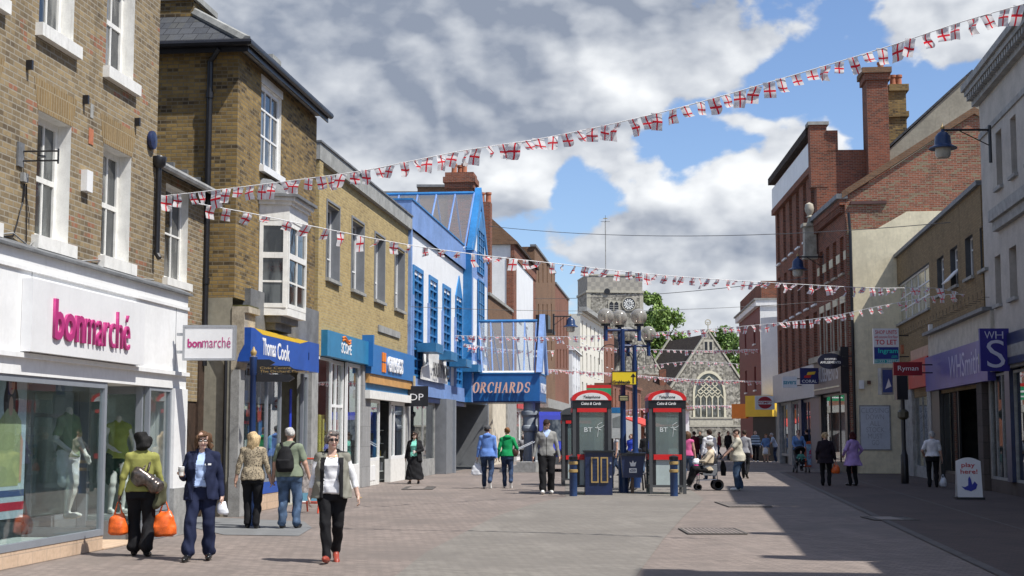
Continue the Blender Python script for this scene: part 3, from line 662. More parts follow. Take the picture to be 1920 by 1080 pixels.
# first shop
SCO = M('teal_fascia', (.03, .20, .38), .4, var=.08)
us0, us1 = F.u(614, 645, -.2), F.u(694, 660, -.2); z0, z1 = (F.z(613, 667, -.2) + F.z(693, 684, -.2)) / 2, (F.z(623, 621, -.2) + F.z(696, 642, -.2)) / 2
b = MB(); b.box(us0, us1, -.2, -.001, z0, z1, SCO); fs = b.build('shop_fascia', o)
text('SCOPE', F.u(640, 650, -.2), F.u(659, 655, -.2), F.z(649, 664, -.2), F.z(649, 644, -.2), -.202, TXTW, fs, bold=.03)
b = MB()
for k in range(2):
    u0, u1 = F.u(642, 640, -.2), F.u(657, 640, -.2); zz = F.z(649, 641 - k * 5, -.2)
    pts = [(u0 + (u1 - u0) * t, -.204, zz + .05 * math.sin(t * 6.2)) for t in [i / 8 for i in range(9)]]; b.tube(pts, .03, ORG, 6)
b.build('logo', fs)
zw = z0 - .02; ue = F.u(675, 800)
um = [F.u(x, 800) for x in (592, 618, 622, 650, 672)]
shopwin(o, um[0], um[2], .6, zw, .0, fw=.07, fm=WHITE); shopwin(o, um[2], um[3], .03, zw, .1, fw=.10, fm=WHITE, trans=(2.35,), mull=((um[2] + um[3]) / 2,), name='shop_door'); shopwin(o, um[3], ue, .6, zw, .0, fw=.10, fm=WHITE)
b = MB(); b.box(um[0], um[2], .0, .2, 0, .598, WHITE); b.box(um[3], ue, .0, .2, 0, .598, WHITE); b.build('stall_riser', o)
b = MB(); b.box(ue, F.u(690, 800), -.08, .3, 0, z0, GREYTILE); b.box(0, um[0], -.05, .3, 0, z0, STONEG); b.build('pier', o)
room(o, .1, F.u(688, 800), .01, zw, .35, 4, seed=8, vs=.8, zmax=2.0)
b = MB(); u = F.u(602, 720, .3); b.box(u - .15, u + .45, .3, .34, .7, 2.1, M('yellow_dress', (.7, .6, .15), .8)); b.build('window_display', o)
# second shop, bakery
GRB = M('bakery_blue', (.022, .155, .42), .4, var=.06)
ug0, ug1 = F.u(696, 680, -.25), F.u(766, 690, -.25); z0, z1 = (F.z(697, 700, -.25) + F.z(764, 713, -.25)) / 2, (F.z(696, 644, -.25) + F.z(764, 664, -.25)) / 2
b = MB(); b.box(ug0, Ln - .003, -.25, -.001, z0, z1, GRB); b.box(ug0 - .16, ug0 - .002, -.34, -.001, z0 + .2, z1 + .25, GRB); fs = b.build('shop_fascia', o)
text('GREGGS', F.u(726, 680, -.25), F.u(753, 690, -.25), F.z(738, 699, -.25), F.z(738, 671, -.25), -.252, TXTW, fs, bold=.045, depth=.06)
b = MB(); u = F.u(719, 680, -.25); zz = F.z(719, 680, -.25)
for a_ in (0, 1):
    for c_ in (0, 1): b.box(u - .26 + a_ * .3, u - .01 + a_ * .3, -.28, -.252, zz - .3 + c_ * .33, zz - .02 + c_ * .33, ORG)
b.build('logo', fs)
b = MB(); b.box(ug0, Ln - .003, -.2, 0, z0 - .28, z0 - .002, M('wood_band', (.55, .30, .10), .5)); b.build('orange_band', o)
b = MB(); b.box(ug0, Ln - .05, -.22, .0, z0 - .75, z0 - .5, WHITEG); b.box(ug0, Ln - .05, -.1, .0, z0 - .5, z0 - .282, BLUET); b.build('shutter_box', o)
zw = z0 - .76; ug = [F.u(x, 800) for x in (692, 712, 716, 733, 740, 757)]
shopwin(o, ug[0], ug[1], .75, zw, .0, fw=.09, fm=WHITE); shopwin(o, ug[3], Ln - .3, .75, zw, .0, fw=.10, fm=WHITE, mull=(ug[4],)); shopwin(o, ug[1], ug[3], .02, zw, .5, fw=.12, fm=BLUET, name='shop_door')
b = MB(); b.box(ug[0], ug[1], 0, .2, 0, .748, WHITEG); b.box(ug[3], Ln - .3, 0, .2, 0, .748, WHITEG)
for a_ in (.1, .55): b.box(ug[0] + a_, ug[0] + a_ + .38, -.015, .01, .15, .6, WHITE)
b.build('stall_riser', o)
b = MB(); b.box(Ln - .3, Ln, -.06, .3, 0, z0 - .3, STONEG); b.build('pier', o)
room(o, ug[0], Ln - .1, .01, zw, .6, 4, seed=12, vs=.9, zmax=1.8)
b = MB(); b.box(Ln - .25, Ln - .05, -.3, -.25, z0 - .15, z0 + .2, M('lamp_box', (.6, .5, .3), .5)); b.build('wall_lamp', o)
# ================================================================== blue and white shopping centre entrance
L5 = LL(9.35)
F = Fac(L5.col(763), L5.col(913), 'shopping_centre', 'bright blue and white shopping centre front with a tall gabled bay and glazed skylight')
o = F.o; Ln = F.len
zt = (F.z(765, 376) + F.z(868, 462)) / 2; zb_ = (F.z(765, 427) + F.z(868, 505)) / 2
uT = F.u(872, 600); zl = (F.z(790, 722) + F.z(860, 740)) / 2
b = MB()
WR = [F.rect(773, 791, 504, 748), F.rect(803, 818, 527, 762), F.rect(829, 843, 548, 772), F.rect(853, 865, 560, 780)]
ztp = sum(w_[3] for w_ in WR[:3]) / 3; WR = [(w_[0], w_[1], zl + .25, ztp) for w_ in WR]
b.wall(0, uT, zl, zb_, [(w_[0] + .12, w_[1] - .12, w_[2] + .12, w_[3] - .15) for w_ in WR], WHITE, rev=.15, rm=BLUET); shell(b, 0, Ln, .0, 12, 0, zt - .3, DGREY); b.build('wall', o)
b = MB(); b.box(-.02, uT, -.12, 12, zb_, zt, BLUEL, skip='td'); b.box(-.05, uT, -.16, 12.05, zt, zt + .06, BLUE); b.box(-.02, .22, -.11, .0, zl, zb_ - .002, BLUEL); b.build('parapet_band', o)
for i, r in enumerate(WR):
    u0, u1, z0, z1 = r; m = MB(); d = .1
    m.box(u0 - .05, u0 + .13, -.05, .04, z0, z1, BLUE); m.box(u1 - .13, u1 + .05, -.05, .04, z0, z1, BLUE); m.box(u0 + .13, u1 - .13, -.05, .04, z0, z0 + .14, BLUE)
    if i < 3: m.box(u0 - .05, u1 + .05, -.05, .038, z1, z1 + .16, BLUE)
    else: m.prism([(u0 - .05, -.05, z1), (u1 + .05, -.05, z1), ((u0 + u1) / 2, -.05, z1 + .95)], (0, .09, 0), BLUE)
    uc = (u0 + u1) / 2; m.box(uc - .03, uc + .03, -.03, .04, z0 + .14, z1, BLUE)
    n = 11
    for k in range(1, n): zz = z0 + (z1 - z0) * k / n; m.box(u0 + .13, u1 - .13, -.032, .038, zz - .035, zz + .035, BLUE)
    zm = (zl + .25) + (z1 - z0) * .27
    f = m.build('window', o); p = MB(); p.box(u0 + .1, u1 - .1, .05, .056, z0 + .1, z1 + (0 if i < 3 else .02), BLUEPANE); p.build('pane', f)
# little stepped canopies above the lower lights
for px, py in ((791, 652), (820, 667), (849, 680), (873, 690)):
    u, z = F.L(px, py); b = MB(); b.box(u - 1.3, u + .35, -.75, -.06, z - .22, z + .1, BLUET); b.build('canopy_box', o)
# blue lower band of panels
b = MB(); b.box(-.02, uT, -.10, -.001, zl - .35, zl + .24, BLUEL); b.box(-.02, uT, -.06, .3, 2.75, zl - .352, NAVY); b.build('lower_band', o)
for r in WR:
    b = MB(); b.box(r[0] - .25, r[0] - .1, -.09, -.001, zl + .25, zl + 3.2, BLUEL); b.build('mullion_strip', o)
# torn banner
u0, zt1 = F.L(793, 655, -.3); u1, zt2 = F.L(843, 675, -.3); zb1 = F.z(800, 712, -.3); BN = M('banner_cloth', (.72, .72, .70), .7, var=.08)
b = MB(); nu = 14
for i in range(nu):
    for j in range(5):
        def q(i, j):
            t = i / nu; s = j / 5; z = zb1 + (zt1 - zb1) * s; v = -.22 - .08 * math.sin(t * 9 + s * 3) * s
            if t < .25 and s > .4: z -= (1 - t / .25) * .9 * (s - .4); v -= (1 - t / .25) * .5 * (s - .4)
            return (u0 + (u1 - u0) * t, v, z)
        b.face([q(i, j), q(i + 1, j), q(i + 1, j + 1), q(i, j + 1)], BN, True)
bb = b.build('torn_banner', o)
GRYL = M('grey_letters', (.06, .06, .06), .6, var=0)
text('HOLIDAY WORLD', u0 + (u1 - u0) * .35, u1 - .1, zb1 + .18, zb1 + .72, -.31, GRYL, bb, bold=.02, depth=.01)
# projecting black sign and the shop beneath
b = MB(); Zs = F.w(F.u(775), 0, 0).y
dp = empty('projecting_sign', (0, 0, 0), 0, 'square black projecting sign reading DP beside the bakery', 'sign')
Y = 50.0; c0 = at(759, 762, Y); c1 = at(803, 724, Y); dp.location = (c0.x, Y, c0.z); W_, H_ = c1.x - c0.x, c1.z - c0.z
b.box(0, W_, -.06, .06, 0, H_, BLACK); b.box(-.2, 0, -.03, .03, H_ * .7, H_ * .8, DGREY); b.build('sign_panel', dp, bevel=.01); text('DP', W_ * .24, W_ * .8, H_ * .3, H_ * .62, -.062, TXTW, dp, bold=-.01, depth=.01)
uS = F.u(818, 800); zs = 2.75
shopwin(o, .35, uS, .55, zs, .05, mull=(.35 + (uS - .35) * .55,), fw=.08, fm=STONEG); b = MB(); b.box(.35, uS, .04, .3, 0, .548, STONEG); b.box(0, .35, -.06, .3, 0, zl - .4, STONEG); b.build('stall_riser', o)
room(o, .3, uS, .01, zs, .35, 4, seed=21, vs=1.2, sm=(1, 2, 2, 5, 0, 6), zmax=1.8)
text('KINS', F.u(805, 750, -.06), F.u(813, 750, -.06), 3.05, 3.35, -.062, TXTW, o, bold=.01)
# entrance pier and dark recess
ue0, ue1 = F.u(822, 800), F.u(851, 800)
b = MB(); b.box(ue0, ue0 + 1.6, -.32, .15, 0, zl - .36, MGREY); b.box(ue0 + 1.6, ue0 + 1.9, -.42, -.2, 0, zl - .36, FRAMEG); b.build('entrance_pier', o)
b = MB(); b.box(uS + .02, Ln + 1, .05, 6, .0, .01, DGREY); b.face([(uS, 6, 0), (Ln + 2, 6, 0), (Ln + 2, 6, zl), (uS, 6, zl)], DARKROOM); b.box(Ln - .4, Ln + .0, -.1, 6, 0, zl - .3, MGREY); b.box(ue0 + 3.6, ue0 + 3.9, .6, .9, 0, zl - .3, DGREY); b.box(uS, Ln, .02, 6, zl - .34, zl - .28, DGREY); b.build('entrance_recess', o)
# tower bay
PT = .40; uTa, uTb = uT, Ln + .1; zg = zt; apz = F.z(904, 362, -PT)
zcap = F.z(878, 458, -PT)
b = MB()
gw = (F.L(884.5, 650, -PT)[0]); 
uTa = gw; uTb = F.u(914, 650, -PT); uc = (uTa + uTb) / 2
fl = [(uTa + .45, uTa + .95), (uTb - .95, uTb - .45)]
b.box(uTa, uTb, -PT, 0, zl - .35, zcap, BLUE, skip='f')
zq0, zq1 = F.z(899, 600, -PT), F.z(899, 470, -PT)
def gz(u): return zcap + (apz - zcap) * (1 - abs(u - uc) / ((uTb - uTa) / 2))
# front: blue frame, white side strips, tall gridded window
b.face([(uTa, -PT, zl - .35), (uTb, -PT, zl - .35), (uTb, -PT, zcap), (uTa, -PT, zcap)], BLUEL)
b.face([(uTa, -PT, zcap), (uTb, -PT, zcap), (uc, -PT, apz)], WHITE)
b.prism([(uTa - .05, -PT - .06, zcap - .1), (uTa + .4, -PT - .06, zcap - .1), (uc, -PT - .06, apz - .7), (uc, -PT - .06, apz + .15)], (0, .3, 0), BLUE)
b.prism([(uTb + .05, -PT - .06, zcap - .1), (uc, -PT - .06, apz + .15), (uc, -PT - .06, apz - .7), (uTb - .4, -PT - .06, zcap - .1)], (0, .3, 0), BLUE)
tw = b.build('gabled_bay', o)
W3 = (uTb - uTa)
for zz0, zz1, nm in ((zcap - 4.6, zcap - 1.3, 8), (zl + .2, zcap - 5.0, 8)):
    b = MB(); b.box(uTa + .35, uTa + W3 * .28, -PT - .02, -PT + .001, zz0, zz1, WHITE); b.box(uTb - W3 * .28, uTb - .35, -PT - .02, -PT + .001, zz0, zz1, WHITE); b.build('white_strip', tw)
def gridwin(par, u0, u1, z0, z1, nu, nz, v, fm, pm, t=.06, top=None):
    b = MB(); b.box(u0, u0 + t, v - .06, v, z0, z1, fm); b.box(u1 - t, u1, v - .06, v, z0, z1, fm); b.box(u0 + t, u1 - t, v - .058, v, z0, z0 + t, fm); b.box(u0 + t, u1 - t, v - .058, v, z1 - t, z1, fm)
    for i in range(1, nu): x = u0 + (u1 - u0) * i / nu; b.box(x - t * .35, x + t * .35, v - .05, v, z0 + t, z1 - t, fm)
    for i in range(1, nz): z = z0 + (z1 - z0) * i / nz; b.box(u0 + t, u1 - t, v - .052, v, z - t * .35, z + t * .35, fm)
    if top: b.prism([(u0, v - .06, z1), (u1, v - .06, z1), ((u0 + u1) / 2, v - .06, top)], (0, .058, 0), fm)
    f = b.build('window', par); p = MB(); p.box(u0 + .03, u1 - .03, v - .02, v - .014, z0 + .03, z1 - .03, pm); p.build('pane', f); return f
gridwin(tw, uc - W3 * .19, uc + W3 * .19, zcap - .9, apz - 1.9, 3, 6, -PT - .01, BLUE, BLUEPANE, top=apz - 1.0)
gridwin(tw, uc - W3 * .19, uc + W3 * .19, zcap - 4.9, zcap - 1.2, 3, 7, -PT - .022, BLUE, BLUEPANE)
gridwin(tw, uc - W3 * .19, uc + W3 * .19, zl + .1, zcap - 5.2, 3, 7, -PT - .022, BLUE, BLUEPANE)
# glazed ridge roof running back from the gable
CG, t_, b_ = newmat('canopy_glass'); t_.n.remove(b_); hazy(t_, (.90, .93, .94), (.65, .67, .67), .14, .28, .03)
def glazed(par, ua, ub, v0, v1, ze, zr, n, sk=0, name='skylight'):
    b = MB(); uc = (ua + ub) / 2
    for k in range(n + 1):
        v = v0 + (v1 - v0) * k / n; vr = v0 + sk + (v1 - v0 - sk) * k / n
        b.tube([(ua, v, ze), (uc, vr, zr)], .042, BLUEL, 5); b.tube([(ub, v, ze), (uc, vr, zr)], .042, BLUEL, 5)
    b.tube([(uc, v0 + sk, zr), (uc, v1, zr)], .09, BLUE, 6); b.tube([(ua, v0, ze), (ua, v1, ze)], .1, WHITEG, 6); b.tube([(ub, v0, ze), (ub, v1, ze)], .1, BLUE, 6)
    f = b.build(name, par); p = MB()
    p.face([(ua, v1, ze), (ua, v0, ze), (uc, v0 + sk, zr), (uc, v1, zr)], GLSK); p.face([(ub, v0, ze), (ub, v1, ze), (uc, v1, zr), (uc, v0 + sk, zr)], GLSK); p.build('pane', f); return f
vL = F.Lx(775, 372, uc)[0]
glazed(o, uTa - .6, uTb, -PT + .25, max(6, min(vL, 11)), zcap - .1, apz - .15, 7)
b = MB(); b.box(uTa + 1.2, uTb + 2, 9.5, 12, zcap - 1, apz - .2, WHITE); b.prism([(uTa - .5, 3.2, zcap - .6), (uTb, 3.2, zcap - .6), (uc, 3.2, apz - .9)], (0, .1, 0), WHITE); b.build('skylight_gable', o)
a_, c_ = at(716, 364, 84), at(850, 358, 84); rp = empty('brick_parapet', (a_.x, 84, 0), 0, 'long low brown brick parapet with a flat coping behind the blue arcade roof', 'building'); b = MB(); b.box(0, c_.x - a_.x, 0, 3, 5, a_.z, BROWNB); b.box(-.1, (c_.x - a_.x) * .5, -.15, 3, a_.z, a_.z + .15, LEAD); b.box((c_.x - a_.x) * .5, c_.x - a_.x, -.1, 3, a_.z, a_.z + .4, BROWNB); b.box((c_.x - a_.x) * .5 - .05, c_.x - a_.x, -.2, 3, a_.z + .4, a_.z + .55, LEAD); b.build('wall', rp)
# canopy across the arcade with the lettered fascia
uN = F.u(866, 800); vF, zF0 = F.Lx(1014, 752, uT + .2); 
un = F.u(870, 760) ; vN, zc0 = F.Lx(1012, 752, un); zc1 = F.Lx(1012, 702, un)[1]; zc0 = F.Lx(940, 752, un)[1]; zc1 = F.Lx(940, 701, un)[1]
u2 = un + (F.Lx(1030, 720, un)[0] and 3.2)
cn = empty('entrance_canopy', F.w(un, 0, 0), F.rz, 'blue glazed canopy with ORCHARDS lettering reaching over the pavement on two grey columns', 'canopy')
d = -vN
b = MB(); b.box(0, 3.2, -d, .0, zc0, zc1, M('canopy_blue', (.018, .13, .36), .4, var=.08)); fs = b.build('fascia', cn)
b = MB(); b.box(-.03, 3.23, -d - .03, .0, zc1 + .001, zc1 + .05, BLUE); b.box(-.02, 3.22, -d - .02, .0, zc0 - .06, zc0 - .001, NAVY); b.build('trim', cn)
PEACH = M('salmon_letters', (.85, .50, .36), .5, var=0)
va, vb = F.Lx(884, 720, un - .25)[0], F.Lx(994, 720, un - .25)[0]; zA, zB = F.Lx(940, 736, un - .25)[1], F.Lx(940, 717, un - .25)[1]
# lettering faces the camera: plane local x = 0, reading away from the wall
def serif_text(s, va, vb, z0, z1, x, mat, par):
    """upright slab serif capitals laid along -y on the plane x, standing proud of the board"""
    n = len(s); W = (vb - va) / n; H = z1 - z0; b = MB()
    G_ = {'O': 'O', 'R': 'R', 'C': 'C', 'H': 'H', 'A': 'A', 'D': 'D', 'S': 'S'}
    for i, c in enumerate(s):
        a = va + W * (i + .12); w_ = W * .72
        def st(p, q, t=.16):
            (x0, y0), (x1, y1) = p, q; dx, dy = (x1 - x0) * w_, (y1 - y0) * H; l = math.hypot(dx, dy) or 1; t2 = t * H / 2
            nx, ny = -dy / l * t2, dx / l * t2
            A = lambda X, Y, s_: (x, a + X * w_ + s_ * nx + (Y * H) * .16, z0 + Y * H + s_ * ny)
            b.prism([A(x0, y0, 1), A(x1, y1, 1), A(x1, y1, -1), A(x0, y0, -1)], (-.05, 0, 0), mat)
        def arc(cx, cy, rx, ry, a0, a1, t=.15, n_=10):
            for k in range(n_):
                t0, t1 = a0 + (a1 - a0) * k / n_, a0 + (a1 - a0) * (k + 1) / n_
                tt = t * (.45 + .75 * abs(math.cos((t0 + t1) / 2)))
                st((cx + rx * math.cos(t0), cy + ry * math.sin(t0)), (cx + rx * math.cos(t1), cy + ry * math.sin(t1)), tt)
        pi = math.pi
        def ser(X, Y, wd=.2): st((X - wd, Y), (X + wd, Y), .06)
        if c == 'O': arc(.5, .5, .46, .5, 0, 2 * pi, .15, 16)
        if c == 'C': arc(.55, .5, .48, .5, .25 * pi, 1.75 * pi, .15, 14); st((.92, .95), (.92, .66), .07)
        if c == 'D': st((.15, 0), (.15, 1)); arc(.2, .5, .72, .5, -.5 * pi, .5 * pi, .15, 10); ser(.12, 0); ser(.12, 1)
        if c == 'H': st((.15, 0), (.15, 1)); st((.85, 0), (.85, 1)); st((.15, .5), (.85, .5), .07); ser(.15, 0); ser(.15, 1); ser(.85, 0); ser(.85, 1)
        if c == 'A': st((.5, 1), (.12, 0), .07); st((.5, 1), (.88, 0)); st((.25, .33), (.75, .33), .06); ser(.12, 0, .15); ser(.88, 0, .18)
        if c == 'R': st((.15, 0), (.15, 1)); arc(.2, .75, .55, .25, -.5 * pi, .5 * pi, .15, 8); st((.4, .5), (.92, 0)); ser(.12, 0); ser(.12, 1); ser(.95, 0, .1)
        if c == 'S': arc(.5, .75, .36, .25, .2 * pi, 1.5 * pi, .13, 9); arc(.5, .25, .38, .25, -.8 * pi, .5 * pi, .13, 9); st((.85, .95), (.85, .7), .06); st((.12, .3), (.12, .05), .06)
    return b.build('lettering', par)
# the near face looks towards the camera; the board runs from the wall (y=0) to the street (y=-d)
def flipY(o_):
    pass
cl = serif_text('ORCHARDS', 0, abs(vb - va), zA, zB, 0, PEACH, cn)
cl.scale = (1, -1, 1); cl.location = (-.12, va, 0)
text('ORCHARDS', .25, 2.95, zA, zB, -d - .02, TXTW, cn, bold=.02)
ridge = F.Lx(945, 602, un + 1.6)[1]
def glazed2():
    b = MB(); n = 5; ua, ub = .1, 3.1; uc = 1.6; v0, v1 = -d + .25, -.8; ze = zc1 + .06
    for k in range(n + 1):
        t = k / n; v = v0 + (v1 - v0) * t; vr = v0 + .05 + (v1 + .35 - v0 - .05) * t
        b.tube([(ua, v, ze), (uc, vr, ridge)], .035, BLUEL, 5); b.tube([(ub, v, ze), (uc, vr, ridge)], .03, BLUEL, 5)
    b.tube([(uc, v0, ridge), (uc, v1 + .35, ridge)], .08, BLUE, 6); b.tube([(ua, v0, ze), (ua, v1, ze)], .09, WHITEG, 6)
    f = b.build('glazed_roof', cn); p = MB(); p.face([(ua, v1, ze), (ua, v0, ze), (uc, v0, ridge), (uc, v1 + .35, ridge)], CG); p.face([(ub, v0, ze), (ub, v1, ze), (uc, v1 + .35, ridge), (uc, v0, ridge)], CG); p.build('pane', f)
    g = MB(); v = -d + .15
    g.prism([(-.15, v, ze), (.45, v, ze), (uc, v, ridge - .6), (uc, v, ridge + .3)], (0, -.25, 0), BLUEL); g.prism([(3.35, v, ze), (uc, v, ridge + .3), (uc, v, ridge - .6), (2.75, v, ze)], (0, -.25, 0), BLUEL)
    g.prism([(.45, v - .05, ze), (2.75, v - .05, ze), (uc, v - .05, ridge - .7)], (0, -.08, 0), WHITE); g.build('gable_end', cn)
glazed2()
for k, (uu, vv) in enumerate(((.4, -d + .5), (2.8, -d + .5))):
    b = MB(); r0 = .26
    b.lathe([(.36, 0), (.36, .12), (.31, .16), (.31, .3), (r0, .36), (r0, zc0 - 1.35), (.33, zc0 - 1.3), (.35, zc0 - 1.2), (.33, zc0 - 1.1), (.28, zc0 - 1.05), (.28, zc0 - .7), (.36, zc0 - .6), (.37, zc0 - .45), (.26, zc0 - .4), (.26, zc0 - .06)], M('column_grey', (.30, .33, .36), .5, var=.08, grime=.2), seg=24, smooth=False)
    b.build('column', cn, loc=(uu, vv, 0))
# ================================================================== white gabled building behind the arcade
L6 = LL(9.35)
F = Fac(L6.col(961), L6.col(1003), 'gabled_building', 'white rendered building with red brick quoins and a tall stepped roof beyond the blue arcade')
o = F.o; Ln = F.len; zt = F.z(961, 457)
b = MB(); b.box(0, Ln, 0, 9, 0, zt, WHITE, skip='t')
b.box(-.03, 1.6, -.06, .0, 3, zt - .8, REDB); b.box(Ln - 1.5, Ln, -.06, .0, 3, zt - .8, REDB); b.box(-.05, .0, -.05, .35, 3, zt - .8, REDB); b.box(1.6, Ln - 1.5, -.04, .0, 3.4, zt - .8, WHITE)
b.box(-.1, Ln, -.12, .1, zt - .8, zt - .05, REDB); b.build('wall', o)
for k in range(14):
    pass
b = MB(); b.prism([(-.2, -.3, zt - .05), (-.2, -.3, zt + .1), (-.2, 2.3, zt + 2.5), (-.2, 5, zt + .1), (-.2, 5, zt - .05)], (Ln + .3, 0, 0), ROOFD, capm=BROWNB); b.build('roof', o)
b = MB(); z1 = F.z(935, 415); b.box(.2, 2.0, 2.1, 3.9, zt, z1 + .2, BROWNB); b.box(.1, 2.1, 2.0, 4.0, z1 + .2, z1 + .4, LEAD); b.build('chimney', o)
for k, zz in enumerate((4.6, 8.3)):
    win(o, (3.0, 4.6, zz, zz + 2.3), v=.0, fm=WHITE, pm=PANE, sill=True, rows=(.5,)); win(o, (6.6, 8.2, zz, zz + 2.3), v=.0, fm=WHITE, pm=PANE, sill=True, rows=(.5,))
shopwin(o, .4, Ln - .4, .4, 3.0, -.12, mull=(3, 6, 9), fw=.12, fm=WHITE); b = MB(); b.box(0, Ln, -.3, -.13, 3.02, 3.8, RED); b.build('shop_fascia', o)
# low infill with cream pilaster and grey wall, right behind the arcade entrance
A_ = LL(9.35).col(915); B_ = LL(9.35).col(960)
F = Fac(A_, B_, 'infill_shop', 'low brick infill with cream pilasters and a plain grey wall beyond the arcade entrance'); o = F.o; Ln = F.len
zi = F.z(935, 568); b = MB(); b.box(0, Ln - .02, .0, 8, 0, zi, BROWNB); b.box(-.05, Ln - .02, -.1, 8.1, zi, zi + .15, CONC); b.build('wall', o)
b = MB(); b.box(.2, Ln * .55, -.2, -.001, 0, 4.2, M('cream_stone', (.62, .56, .45), .8)); b.box(Ln * .55, Ln - .3, -.3, -.001, 0, 4.2, STONEG); b.build('pilasters', o)
# chimney stack rising behind the arcade
ck = empty('chimney_stack', at(863, 800, 76).xy.to_3d(), R(-6), 'broad red brick chimney stack with corbelled top behind the blue arcade roof', 'chimney')
b = MB(); z1 = hz(322 + 14, 76); zbase = 5; w2 = .62
b.box(-w2, w2, -.6, .6, zbase, z1 - .9, REDB)
for k, (e, za, zb) in enumerate(((.08, -.9, -.6), (.16, -.6, -.3), (.24, -.3, -.0), (.14, 0, .25))): b.box(-w2 - e, w2 + e, -.6 - e, .6 + e, z1 + za, z1 + zb, REDB)
b.box(w2 + .3, w2 + 1.0, -.4, .4, zbase, z1 - 1.3, REDB); b.build('stack', ck); pots(ck, [(-.35, -.2, z1 + .25), (.2, -.2, z1 + .25), (-.1, .3, z1 + .25), (w2 + .5, 0, z1 - 1.3), (w2 + .85, 0, z1 - 1.3)], .17, .55)
# ================================================================== brown brick block
F = Fac(LL(9.35).col(1003), LL(9.35).col(1067), 'brick_block', 'long brown brick block with rows of narrow slot windows on the left beyond the arcade')
o = F.o; Ln = F.len; zt = (F.z(1003, 467) + F.z(1064, 545)) / 2 + .1; us = F.u(1041, 600); zr = F.z(1055, 543) - .3
H1 = []
for px in (1010, 1018, 1026, 1034): 
    for yt, yb in ((495, 530), (570, 618), (640, 676)):
        u = F.u(px, (yt + yb) / 2); H1.append((u - .35, u + .35, *sorted((F.z(px, yb), F.z(px, yt)))))
for px in (1045, 1051, 1057, 1062):
    for yt, yb in ((592, 632), (655, 690)):
        u = F.u(px, (yt + yb) / 2); H1.append((u - .45, u + .45, *sorted((F.z(px, yb), F.z(px, yt)))))
b = MB(); h1 = [h for h in H1 if h[1] < us]; h2 = [h for h in H1 if h[0] > us]
b.wall(0, us, 3.5, zt, h1, BROWNB, rev=.25, rm=BROWNB); b.wall(us, Ln, 3.5, zr, h2, BROWNB2, rev=.25, rm=BROWNB2)
shell(b, 0, us, 0, 12, 0, zt, BROWNB); shell(b, us, Ln, 0, 12, 0, zr, BROWNB2); b.box(-.1, us, -.1, .3, zt, zt + .15, LEAD); b.box(us, Ln + .1, -.1, .3, zr, zr + .15, LEAD); b.box(0, Ln, -.02, .2, 0, 3.5, MGREY); b.box(0, Ln, -.9, -.02, 3.3, 3.9, CONC); b.build('wall', o)
for h in H1[:]: win(o, h, v=.25, cols=(), rows=(.5,), fw=.06, fm=STONEG, pm=PANE, sill=False)
b = MB(); u, z = F.L(1003, 585, -.8); b.box(0, 1.8, -.9, -.02, z - .5, z + .5, BLACK); b.box(-.2, 2.2, -1.2, -.02, z - .75, z - .5, BLACK); b.build('fan_housing', o, bevel=.2)
# ================================================================== white frontages curving towards the church
def simple_block(name, label, A, B, zt, m, fl, nw, z0w=4.2, wm=None, depth=9, roof=None, cat='building', ww=.9, wh=1.7, gz=None, group=None, shopm=None, fm=None):
    F = Fac(A, B, name, label, cat, group); o = F.o; Ln = F.len; Hh = []
    for i in range(nw):
        for j in range(fl):
            u = Ln * (i + .5) / nw; z = z0w + j * (zt - z0w) / fl + .3; Hh.append((u - ww / 2, u + ww / 2, z, z + wh))
    b = MB(); b.wall(0, Ln, 3.2, zt, Hh, m, rev=.15); shell(b, 0, Ln, 0, depth, 0, zt, m, top=roof or LEAD); b.box(0, Ln, .02, .2, 0, 3.2, shopm or DGREY); b.box(-.05, Ln + .05, -.18, .2, zt, zt + .25, fm or m); b.build('wall', o)
    for h in Hh: win(o, h, v=.15, cols=(), rows=(.5,), fw=.07, fm=wm or WHITE, pm=PANE, sill=True, sp=.05)
    if roof:
        b = MB(); b.prism([(-.1, -.3, zt + .02), (-.1, depth / 2, gz or zt + 3), (-.1, depth + .3, zt + .02)], (Ln + .2, 0, 0), roof, capm=m); b.build('roof', o)
    return F
A = LL(9.35).col(1074); B = Vector((8.0, 140, 0))
F = simple_block('white_house', 'white gabled frontage beyond the brown brick block', A, Vector((A.x + 1.2, A.y + 11, 0)), at(1078, 612, A.y).z - 2.2, WHITE, 3, 3, roof=ROOFD, depth=7, gz=at(1078, 585, A.y).z, shopm=STONEG)
A2 = Vector((A.x + 1.25, A.y + 11.3, 0)); 
F = simple_block('terrace_house', 'ornate cream stucco terrace with tall thin windows running down to the church', A2, A2 + Vector((3.6, 20, 0)), at(1120, 600, A2.y + 8).z, M('stucco', (.66, .63, .54), .8, var=.06, grime=.3), 3, 6, depth=8, shopm=STONEG, ww=1.0, wh=2.2)
b = MB(); b.box(-.1, F.len + .1, -.7, .1, F.z(1120, 600) if 0 else at(1120, 600, A2.y + 8).z + .26, at(1120, 600, A2.y + 8).z + .7, CONC); b.build('cornice', F.o)
A3 = A2 + Vector((3.7, 20.3, 0)); F = simple_block('terrace_house', 'narrow russet and white house at the far end of the stucco terrace', A3, A3 + Vector((1.6, 7, 0)), at(1140, 640, A3.y).z + 1.5, BROWNB2, 2, 2, depth=8, shopm=WHITE)
g = MB(); gs = empty('shop_sign', at(1100, 752, 112), R(4), 'green and red shop sign board on the white frontages behind the first kiosk', 'sign')
g.box(0, 1.9, 0, .12, 0, 1.0, M('sign_green', (.02, .28, .12), .5)); g.box(0, 1.9, 0, .12, 1.0, 1.25, RED); g.build('sign_panel', gs); b = MB(); b.box(.2, 1.3, -.01, 0, .55, .7, TXTW); b.box(.2, 1.0, -.01, 0, .2, .3, TXTW); b.build('lettering', gs)
